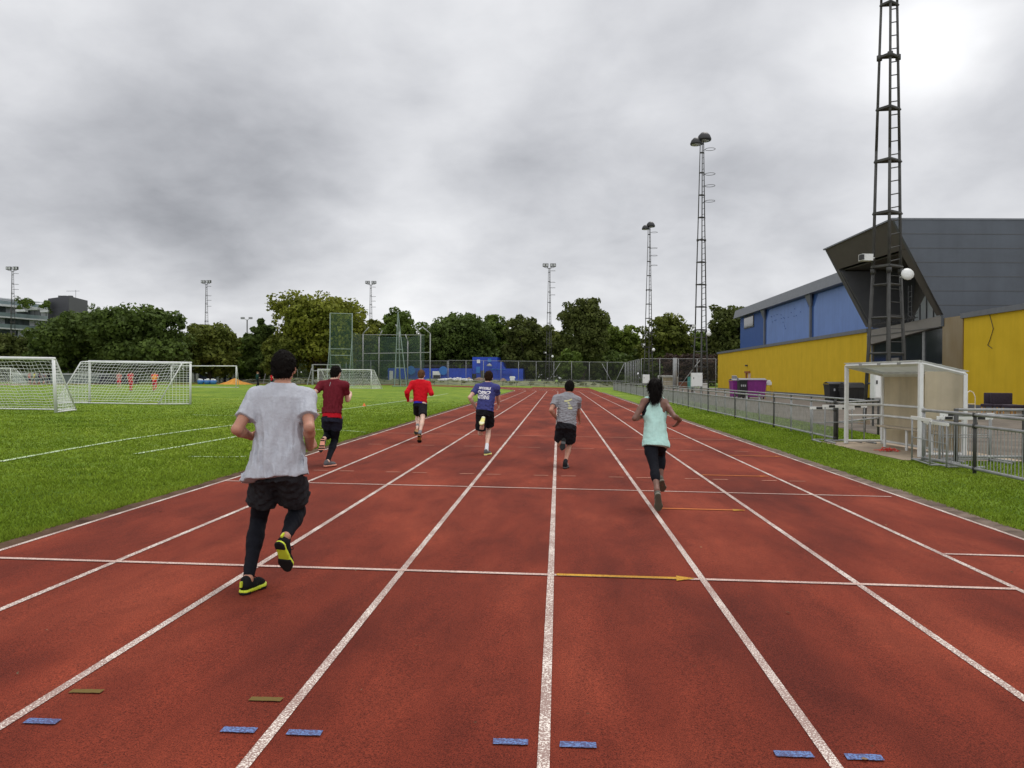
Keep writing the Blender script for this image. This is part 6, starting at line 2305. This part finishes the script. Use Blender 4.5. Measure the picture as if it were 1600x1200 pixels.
def mound(name, px, d, w, h, m_, label, cat, seed, kind=None, dep_=2.0):
    rs = np.random.RandomState(seed)
    c = GD(px, d); n = 28
    V = []; Fq = []
    for j in range(n + 1):
        for i in range(n + 1):
            x, y = (i / n - .5) * 2, (j / n - .5) * 2
            r_ = math.hypot(x, y)
            z = h * max(0, 1 - r_ ** 1.3) * (.8 + .25 * math.sin(5 * x + seed) * math.cos(4 * y)) + rs.uniform(-.03, .03) * h
            V.append((c[0] + x * w / 2, c[1] + y * dep_, c[2] - .03 + z))
    for j in range(n):
        for i in range(n):
            a = j * (n + 1) + i; Fq.append((a, a + 1, a + n + 2, a + n + 1))
    o = np_mesh(name, np.array(V), np.array(Fq), m_, None, True)
    return tag(o, label, cat, None, kind)
mound('leaf_heap', 368, 123, 5.6, .95, mat('orange_heap', (.50, .22, .025), .9, .3, 2.0, None, .5, 10), 'low orange heap beside the blue tubs under the large goal', 'heap', 2)
mound('soil_heap', 757, 146, 7, 1.9, mat('brown_soil', (.16, .10, .065), .95, .35, 1.5, None, .6, 6), 'brown soil heap in front of the blue clubhouse', 'heap', 4)
mound('soil_heap', 727, 147, 4.2, 2.0, mat('brown_soil_pale', (.20, .135, .09), .95, .35, 1.5, None, .6, 6), 'smaller brown soil heap before the dark doorway of the blue compound', 'heap', 5)
mound('soil_heap', 783, 146, 4.0, 1.6, bpy.data.materials['brown_soil_pale'], 'pale soil heap at the right end of the blue clubhouse', 'heap', 6)
rb = MB()
for k in range(150):
    px = rsb.uniform(684, 738); q = CP(px, 141 + rsb.uniform(-1, 1), .75 + rsb.uniform(0, .55) * (1 - abs(px - 712) / 40))
    rb.bbox(q, (rsb.uniform(.12, .5), rsb.uniform(.15, .4), rsb.uniform(.08, .25)), .03, rsb.uniform(0, 3))
tag(rb.build('white_rubble', M_WPLAST), 'row of white bags and rubble lying along the weedy bank', 'rubble', None, 'stuff')
q = CP(800.5, 138, .95)
m = MB(); m.bbox((q[0], q[1], q[2] + .25), (.8, .6, .6), .08); m.prism([(q[0] - .55, q[1] - .32, q[2] + .4), (q[0] + .55, q[1] - .32, q[2] + .4), (q[0] + .4, q[1] - .32, q[2] + .75), (q[0] - .4, q[1] - .32, q[2] + .75)], (0, .64, 0))
tag(m.build('white_box', M_WPLAST), 'small white box standing alone on the weedy bank at the track end', 'box')
# teal and rust clutter behind the right fence
for (px, d, w, h, mm, lab, nm) in ((1079, 124, .9, .7, mat('teal_plastic', (.06, .28, .25), .6, .2), 'teal crate stacked behind the wire fence', 'crate'), (1066, 125, 2.2, .9, mat('rust_plastic', (.20, .07, .03), .7, .25), 'rust brown skip behind the wire fence', 'skip'), (1100, 124, 1.4, .8, M_WPLAST, 'white box behind the wire fence by the mast', 'box')):
    q = CP(px, d, 0)
    m = MB(); zz = 1.1 if nm == 'crate' else 0
    m.box((q[0], q[1], q[2] + zz + h / 2), (w * .92, .9, h)); m.bbox((q[0], q[1], q[2] + zz + h), (w, 1.0, .12), .03)
    if nm == 'crate': m.box((q[0], q[1], q[2] + .55), (w, .9, 1.1))
    tag(m.build(nm, mm), lab, nm)

# ------------------------------------------------------------------ trees
def leaf_mat(name, c1, c2, rough=.75):
    return mat(name, c1, rough, .25, .45, c2, island=.24, transl=.28, spec=.15)


def leaf_cloud(centres, radii, per, size, rs, squash=.75, up=.35):
    nC = len(centres)
    N = nC * per
    c = np.repeat(centres, per, 0); r = np.repeat(radii, per)
    d = rs.normal(size=(N, 3)); d /= np.linalg.norm(d, axis=1)[:, None]
    rr = (.55 + .5 * rs.rand(N) ** .6)
    P = c + d * (r * rr)[:, None] * np.array([1, 1, squash])
    nrm = d * .8 + rs.normal(size=(N, 3)) * .55 + np.array([0, 0, up]); nrm /= np.linalg.norm(nrm, axis=1)[:, None]
    t = np.cross(nrm, rs.normal(size=(N, 3))); t /= np.linalg.norm(t, axis=1)[:, None]
    b = np.cross(nrm, t)
    s = size * (.6 + .8 * rs.rand(N))[:, None]
    V = np.stack([P - t * s * .5, P + b * s * .34 + nrm * s * .06, P + t * s * .5, P - b * s * .34 + nrm * s * .06], 1)
    return V.reshape(-1, 3), np.arange(4 * N).reshape(N, 4)


M_BARK = mat('dark_bark', (.050, .040, .030), .9, .35, 6, None, .6, 14)


def tree(px0, px1, ytop, d, label, m_leaf, seed, bottom=.12, clumps=150, per=80, leaf=.60, shape='round', dens=1.0, group='trees around the edge of the ground', core=True, lobes=7):
    rs = np.random.RandomState(seed)
    a, b = GD(px0, d), GD(px1, d)
    c = (a + b) / 2
    W = np.linalg.norm(b - a)
    hor = 589.4 + .0044 * ((px0 + px1) / 2 - 800)
    H = CAM[2] + (hor - ytop) / F_PX * d - c[2]
    root = thing('tree', c, label, 'tree', group)
    zb = H * bottom
    hz = (H - zb) / 2; zc = zb + hz
    R_ = W / 2
    # lobes give an uneven outline
    L = []
    for i in range(lobes):
        th = 2 * math.pi * i / lobes + rs.rand()
        k = rs.uniform(.30, .62)
        z = rs.uniform(-.45, .62)
        L.append((np.array([math.cos(th) * R_ * k, math.sin(th) * R_ * k * .8, zc + hz * z]), rs.uniform(.40, .58) * R_, rs.uniform(.36, .5) * hz))
    L.append((np.array([rs.uniform(-.15, .15) * R_, 0, zc + hz * .45]), .55 * R_, .55 * hz))
    L.append((np.array([0, 0, zc - hz * .35]), .80 * R_, .55 * hz))
    L.append((np.array([0, 0, zc - hz * .05]), .74 * R_, .62 * hz))
    cs, rd = [], []
    per_l = max(8, int(clumps / len(L)))
    for (lc, lr, lh) in L:
        for k in range(per_l):
            dv = rs.normal(size=3); dv /= np.linalg.norm(dv)
            if shape == 'cone':
                pass
            q = lc + dv * np.array([lr, lr, lh]) * rs.uniform(.72, .98)
            if shape == 'cone':
                f = np.clip(1.15 - (q[2] - zb) / (H - zb), .06, 1); q[:2] *= f * 1.2
            if q[2] < zb * .8: q[2] = zb * .8 + rs.rand() * .6
            cs.append(q); rd.append(rs.uniform(.085, .16) * R_ * (1 if shape != 'cone' else .8) + .25)
    cs = np.array(cs); rd = np.array(rd)
    top_now = (cs[:, 2] + rd * .7).max()
    cs[:, 2] = zb + (cs[:, 2] - zb) * (H - zb) / (top_now - zb)
    wx = max(abs((cs[:, 0] - rd).min()), abs((cs[:, 0] + rd).max()))
    cs[:, 0] *= R_ / wx * 1.0; cs[:, 1] *= R_ / wx
    V, Q = leaf_cloud(cs + c, rd, int(per * dens), leaf, rs)
    np_mesh('crown', V, Q, m_leaf, root)
    # trunk and limbs
    m = MB()
    tr = .018 * H + .12
    hub = (c[0], c[1], c[2] + zb + hz * .35)
    m.bar(c - np.array([0, 0, .1]), (c[0] + rs.uniform(-.2, .2), c[1], c[2] + zb * .8), tr * 1.25, 8, tr)
    m.bar((c[0], c[1], c[2] + zb * .75), hub, tr, 8, tr * .7)
    for i in range(9):
        q = cs[rs.randint(len(cs))] + c
        mid = (np.array(hub) * .55 + q * .45) + np.array([0, 0, -.4])
        m.bar((hub[0], hub[1], c[2] + zb + hz * rs.uniform(-.1, .4)), mid, tr * .42, 6, tr * .28); m.bar(mid, q, tr * .28, 5, .03)
    m.build('trunk', M_BARK, root, True)
    if core:      # denser inner foliage so that the heart of the crown does not show the sky
        ncr = 46
        cs2 = []
        for (lc, lr, lh) in L:
            for k in range(6):
                dv = rs.normal(size=3); dv /= np.linalg.norm(dv)
                cs2.append(lc + dv * np.array([lr, lr, lh]) * rs.uniform(.1, .6))
        cs2 = np.array(cs2); cs2[:, 2] = zb + (cs2[:, 2] - zb) * (H - zb) / (top_now - zb); cs2[:, :2] *= R_ / wx * .95
        V, Q = leaf_cloud(cs2 + c, np.full(len(cs2), .2 * R_ + .3), 60, leaf * 1.5, rs)
        np_mesh('inner_foliage', V, Q, m_leaf, root)
    return root


LG_D = leaf_mat('dark_green_leaves', (.050, .080, .018), (.105, .150, .030))
LG_M = leaf_mat('mid_green_leaves', (.058, .100, .016), (.135, .190, .032))
LG_Y = leaf_mat('yellowing_leaves', (.105, .138, .016), (.250, .262, .036))
LG_O = leaf_mat('olive_leaves', (.070, .100, .016), (.165, .182, .032))
LG_L = leaf_mat('light_green_leaves', (.095, .150, .020), (.200, .255, .045))
LG_B = leaf_mat('brownish_green_leaves', (.056, .078, .018), (.118, .136, .034))
LG_R = leaf_mat('dark_purple_leaves', (.042, .028, .022), (.085, .055, .042))
TREES = [
    (-50, 62, 520, 140, 'dark low tree at the far left edge below the glass block', LG_B, .05, dict(clumps=130)),
    (40, 200, 487, 131, 'broad dark tree left of centre in the tall clump behind the goals', LG_D, .10, dict(clumps=230, lobes=9)),
    (120, 305, 474, 127, 'tallest broad dark tree of the clump behind the goals, right half', LG_D, .10, dict(clumps=260, lobes=10)),
    (60, 130, 500, 150, 'dark tree filling the gap under the rooftop box', LG_M, .1, dict(clumps=110)),
    (276, 382, 502, 136, 'low yellowish green tree with a mast rising through it', LG_O, .08, dict(clumps=150)),
    (378, 432, 498, 140, 'slim dark conifer-like tree left of the yellowing tree', LG_D, .03, dict(clumps=120, shape='cone', lobes=5)),
    (412, 590, 455, 133, 'large yellowing tree, the tallest behind the throwing cage', LG_Y, .07, dict(clumps=260, lobes=11)),
    (405, 475, 520, 130, 'shorter olive tree at the foot of the large yellowing tree', LG_O, .05, dict(clumps=110)),
    (578, 668, 480, 158, 'mid green tree rising behind the throwing cage net', LG_M, .06, dict(clumps=140)),
    (648, 790, 487, 162, 'broad dark tree above the long blue hoarding', LG_D, .08, dict(clumps=220, lobes=9)),
    (735, 815, 492, 172, 'mid green tree behind the two-storey blue clubhouse', LG_M, .08, dict(clumps=130)),
    (775, 872, 490, 160, 'rounded brownish tree between the blue clubhouse and the tallest round tree', LG_B, .06, dict(clumps=150)),
    (858, 963, 464, 158, 'tallest round dark tree at the end of the track', LG_B, .06, dict(clumps=220, lobes=9)),
    (868, 918, 545, 150, 'small leafy bush tree under the tallest round tree', LG_M, .02, dict(clumps=80)),
    (935, 1002, 506, 172, 'lighter green tree between two round dark trees', LG_L, .05, dict(clumps=130)),
    (982, 1092, 491, 165, 'round olive tree between the two right-hand masts', LG_O, .06, dict(clumps=170)),
    (1095, 1185, 478, 158, 'round dark tree next to the blue hall end', LG_B, .05, dict(clumps=160)),
    (1028, 1125, 553, 150, 'low dark purple-leaved tree behind the wire fence', LG_R, .02, dict(clumps=110)),
    (330, 440, 528, 152, 'low mid green tree filling in behind the coach at the far goal', LG_M, .02, dict(clumps=120)),
    (528, 612, 518, 166, 'bushy olive tree low behind the tall gate panel of the throwing cage', LG_O, .02, dict(clumps=110)),
    (800, 905, 506, 184, 'olive tree filling in left of and behind the tallest round tree', LG_O, .04, dict(clumps=120)),
    (915, 1010, 514, 186, 'dark tree low behind the lighter green tree', LG_D, .04, dict(clumps=110)),
    (1055, 1130, 516, 184, 'mid green tree low behind the right-hand mast', LG_M, .04, dict(clumps=110)),
    (628, 705, 503, 184, 'mid green tree low behind the throwing cage posts', LG_M, .04, dict(clumps=110)),
    (555, 612, 500, 170, 'olive tree filling in behind the far mast', LG_O, .06, dict(clumps=90)),
    (690, 730, 489, 176, 'small dark treetop peeking over the broad tree at the hoarding', LG_D, .1, dict(clumps=70)),
]
for i, (x0, x1, yt, d, lab, ml, bot, kw) in enumerate(TREES):
    tree(x0, x1, yt, d, lab, ml, 100 + i, bot, **kw)
# undergrowth closing the gaps low down
rs = np.random.RandomState(9)
cs = []
for k in range(1150):
    px = rs.uniform(-120, 1190); d = rs.uniform(160, 186)
    q = GD(px, d); q[2] += rs.uniform(.2, 6.5)
    cs.append(q)
V, Q = leaf_cloud(np.array(cs), rs.uniform(1.3, 2.6, len(cs)), 55, .85, rs)
tag(np_mesh('undergrowth', V, Q, LG_D), 'dark shrubby undergrowth between and under the trees', 'undergrowth', None, 'stuff')
# weeds on the bank
cs = []
for k in range(260):
    x = rs.uniform(-55, 12); q = np.array([x, rs.uniform(135, 145), gz(x) + .5]); cs.append(q)
V, Q = leaf_cloud(np.array(cs), rs.uniform(.3, .6, len(cs)), 26, .30, rs, .7, .8)
tag(np_mesh('weeds', V, Q, leaf_mat('pale_weeds', (.085, .12, .035), (.20, .20, .10))), 'ragged weeds growing along the far bank', 'weeds', None, 'stuff')
# roof garden shrubs
for i, (px, yt, d, w, lab) in enumerate(((34, 467, 196, 3.6, 'round shrub in the roof garden next to the mast'), (49, 464.5, 198, 5.5, 'wide shrub in the roof garden, the biggest of three'), (71, 468, 197, 3.0, 'small shrub in the roof garden by the dark box'), (157, 474, 212, 8.0, 'roof-top tree right of the dark box'))):
    c = D(px, yt + 8, d)
    rr_ = thing('shrub', (c[0], c[1], c[2] - 1.4), lab, 'shrub', 'shrubs on the apartment roof')
    cc = c + rs.normal(size=(14, 3)) * np.array([w * .28, .8, .7])
    V, Q = leaf_cloud(cc, np.full(14, .6), 40, .4, rs)
    np_mesh('foliage', V, Q, LG_M, rr_)
    m = MB(); m.bar((c[0], c[1], c[2] - 1.6), (c[0], c[1], c[2]), .12, 5); m.bbox((c[0], c[1], c[2] - 1.7), (w * .7, 1.2, .6), .05); m.build('planter', M_SLAB, rr_)


# ------------------------------------------------------------------ small figures far off
def far_person(px, py_foot, d, H, label, top, bottom, skin, hair, pose, seed, group, bib=None, sleeves=.45):
    vox = .022
    rs = np.random.RandomState(seed)
    g0 = GD(px, d)
    root = thing('person', g0, label, 'person', group)
    sc = H / 1.78
    fa = pose.get('face', 0.0)
    F_ = np.array([math.sin(fa), math.cos(fa), 0]); R__ = np.array([math.cos(fa), -math.sin(fa), 0]); U_ = np.array([0, 0, 1.0])
    P = lambda r, f, u: g0 + (R__ * r + F_ * f + U_ * u) * sc
    bend = pose.get('bend', 0.0)
    pel = P(0, -.1 * bend, .93 - .05 * bend)
    up = unit(U_ * math.cos(bend) + F_ * math.sin(bend))
    nk = pel + up * .57 * sc
    hd = nk + (up * .15 + F_ * .03) * sc
    st = pose.get('stride', .15)
    legs = {'L': (P(-.10, st, .07), P(-.11, st * .7 + .06, .50)), 'R': (P(.10, -st, .07 + pose.get('lift', 0)), P(.11, -st * .35 + .08, .50))}
    arms = {}
    for s, sg in (('L', -1), ('R', 1)):
        sh_p = nk - up * .04 * sc + R__ * sg * .18 * sc
        sw = pose.get('arm', .1) * sg
        el_p = sh_p + (-up * .24 + R__ * sg * .10 - F_ * (.08 + sw)) * sc
        wr_p = el_p + unit(F_ * pose.get('fore', .5) - U_ * (1 - pose.get('fore', .5)) - R__ * sg * .15) * .25 * sc
        arms[s] = (sh_p, el_p, wr_p)
    pr = [loft(pel, nk, R__, [(-.1, .12 * sc, .10 * sc, 0, 0), (.3, .125 * sc, .095 * sc, 0, 0), (.7, .15 * sc, .10 * sc, 0, 0), (1, .07 * sc, .06 * sc, 0, 0)], .05), cap(nk - up * .05, hd - up * .05, .055 * sc, .05 * sc, .03)]
    PH = head_prims(pr, hd, F_, up, H)
    for s in 'LR':
        sh_p, el_p, wr_p = arms[s]
        pr += [cap(nk - up * .06, sh_p, .055 * sc, .055 * sc, .05), cap(sh_p, el_p, .05 * sc, .04 * sc, .03), cap(el_p, wr_p, .042 * sc, .030 * sc, .02)]
        sg = -1 if s == 'L' else 1
        hand(pr, wr_p, wr_p - el_p, R__ * sg, H, sg, .014)
        an_p, kn_p = legs[s]
        hp_p = pel + R__ * (.09 if s == 'R' else -.09) * sc
        pr += [cap(hp_p, kn_p, .085 * sc, .055 * sc, .04), cap(kn_p, an_p, .055 * sc, .038 * sc, .03), cap(an_p, an_p + F_ * .17 * sc - U_ * .03, .04 * sc, .035 * sc, .03)]
    np_mesh('body', *Field(pr, .015).mesh(), skin, root, True)
    np_mesh('hair', *Field([ell(PH(0, -.012, .02), (R__, F_, up), [.09 * sc, .11 * sc, .11 * sc], .02)], vox, [plane(PH(0, .03, .0), unit(F_ * .6 - up * .8))]).mesh(), hair, root, True)
    prs = [loft(pel, nk, R__, [(-.14, .165 * sc, .14 * sc, 0, 0), (.3, .16 * sc, .125 * sc, 0, 0), (.75, .175 * sc, .125 * sc, 0, 0), (.95, .11 * sc, .09 * sc, 0, 0)], .04)]
    for s in 'LR':
        sh_p, el_p, wr_p = arms[s]
        prs += [cap(nk - up * .06, sh_p, .07 * sc, .075 * sc, .05)]
        if sleeves > 1: prs += [cap(sh_p, el_p, .072 * sc, .06 * sc, .03), cap(el_p, el_p + (wr_p - el_p) * .9, .06 * sc, .05 * sc, .03)]
        else: prs += [cap(sh_p, sh_p + (el_p - sh_p) * sleeves, .075 * sc, .068 * sc, .03)]
    np_mesh('shirt', *Field(prs, vox, [], wrinkle(seed, .008, (10, 10, 8))).mesh(), top, root, True)
    if bib is not None:
        np_mesh('bib', *Field([loft(pel, nk, R__, [(.15, .175 * sc, .14 * sc, 0, 0), (.75, .185 * sc, .135 * sc, 0, 0), (.95, .12 * sc, .10 * sc, 0, 0)], .04)], vox).mesh(), bib, root, True)
    prb = [loft(pel, nk, R__, [(-.16, .15 * sc, .13 * sc, 0, 0), (.1, .15 * sc, .125 * sc, 0, 0)], .04)]
    tr = pose.get('trousers', .75)
    for s in 'LR':
        an_p, kn_p = legs[s]
        hp_p = pel + R__ * (.09 if s == 'R' else -.09) * sc
        if tr > 1: prb += [cap(hp_p, kn_p, .10 * sc, .075 * sc, .03), cap(kn_p, an_p, .075 * sc, .06 * sc, .03)]
        else: prb += [cap(hp_p, hp_p + (kn_p - hp_p) * tr, .10 * sc, .10 * sc, .03)]
    np_mesh('shorts' if tr <= 1 else 'trousers', *Field(prb, vox).mesh(), bottom, root, True)
    if pose.get('socks'):
        for s in 'LR':
            an_p, kn_p = legs[s]
            np_mesh('sock', *Field([cap(an_p + (kn_p - an_p) * .85, an_p, .062 * sc, .045 * sc, .02)], vox).mesh(), pose['socks'], root, True)
    for s in 'LR':
        an_p = legs[s][0]
        np_mesh('shoe', *Field([cap(an_p - F_ * .03 - U_ * .02, an_p + F_ * .17 * sc - U_ * .035, .048 * sc, .040 * sc, .03)], .016).mesh(), M_BLACKP, root, True)


C_RED = cloth('football_red', (.55, .015, .03), .1)
C_PINK = cloth('washed_pink', (.52, .20, .19), .1)
C_NAVY = cloth('navy_cloth', (.02, .025, .055), .2)
C_GREEN = cloth('dark_teal_cloth', (.012, .045, .042), .15)
C_YEL = cloth('orange_bib', (.75, .30, .03), .1)
C_GREY = cloth('grey_cloth', (.20, .21, .24), .15)
C_HIVIS = cloth('hi_vis_yellow', (.55, .60, .12), .1)
far_person(204, 612, 66, 1.74, 'footballer in all-red kit seen straight through the middle of the second goal', C_RED, C_RED, SK2, M_HAIRB, dict(face=.1, stride=.08, socks=C_RED, arm=.02, fore=.25), 1, 'footballers behind the goal nets')
far_person(241.5, 613, 64, 1.74, 'footballer in red kit with orange bib, leaning in mid-step behind the second goal', C_RED, C_RED, SK2, M_HAIRB, dict(face=-.4, stride=.28, bend=.28, lift=.12, socks=C_RED, arm=.12, fore=.6), 2, 'footballers behind the goal nets', bib=C_YEL)
far_person(186, 606, 84, 1.70, 'footballer in pink top farther back, left of the two red-kitted players', C_PINK, C_RED, SK2, M_HAIRB, dict(face=2.6, stride=.18, arm=.1), 3, 'footballers behind the goal nets')
far_person(402, 607, 88, 1.84, 'coach in dark teal top and black trousers standing by the far goal post', C_GREEN, M_BLACKC, SK2, M_HAIRG, dict(face=.9, stride=.16, trousers=2, fore=.7, arm=.02), 4, None, sleeves=2)
far_person(425, 606, 90, 1.70, 'person in red shirt half hidden by the head of the grey-shirted runner', C_RED, M_BLACKC, SK2, M_HAIRB, dict(face=.4, stride=.1, fore=.6), 5, None)
for i, (px, top, bot, lab, hh) in enumerate(((46, C_PINK, C_NAVY, 'player in pink top at the left of the huddle behind the first goal', SK2), (53, C_HIVIS, C_NAVY, 'player in pale yellow top within the huddle behind the first goal', SK2), (60.5, C_NAVY, C_NAVY, 'player in navy at the middle of the huddle behind the first goal', SK1),
                                         (68, C_GREY, M_BLACKC, 'player in grey towards the right of the huddle behind the first goal', SK2), (76, M_BLACKC, C_NAVY, 'player in black at the right of the huddle behind the first goal', SK3))):
    far_person(px, 603, 112 + (i % 2) * 1.5, 1.74, lab, top, bot, hh, M_HAIRK if i % 2 else M_HAIRB, dict(face=1.2 - .5 * i, stride=.1 + .04 * i, bend=.12 * (i % 3), fore=.4, arm=.05), 20 + i, 'footballers huddled behind the first goal')
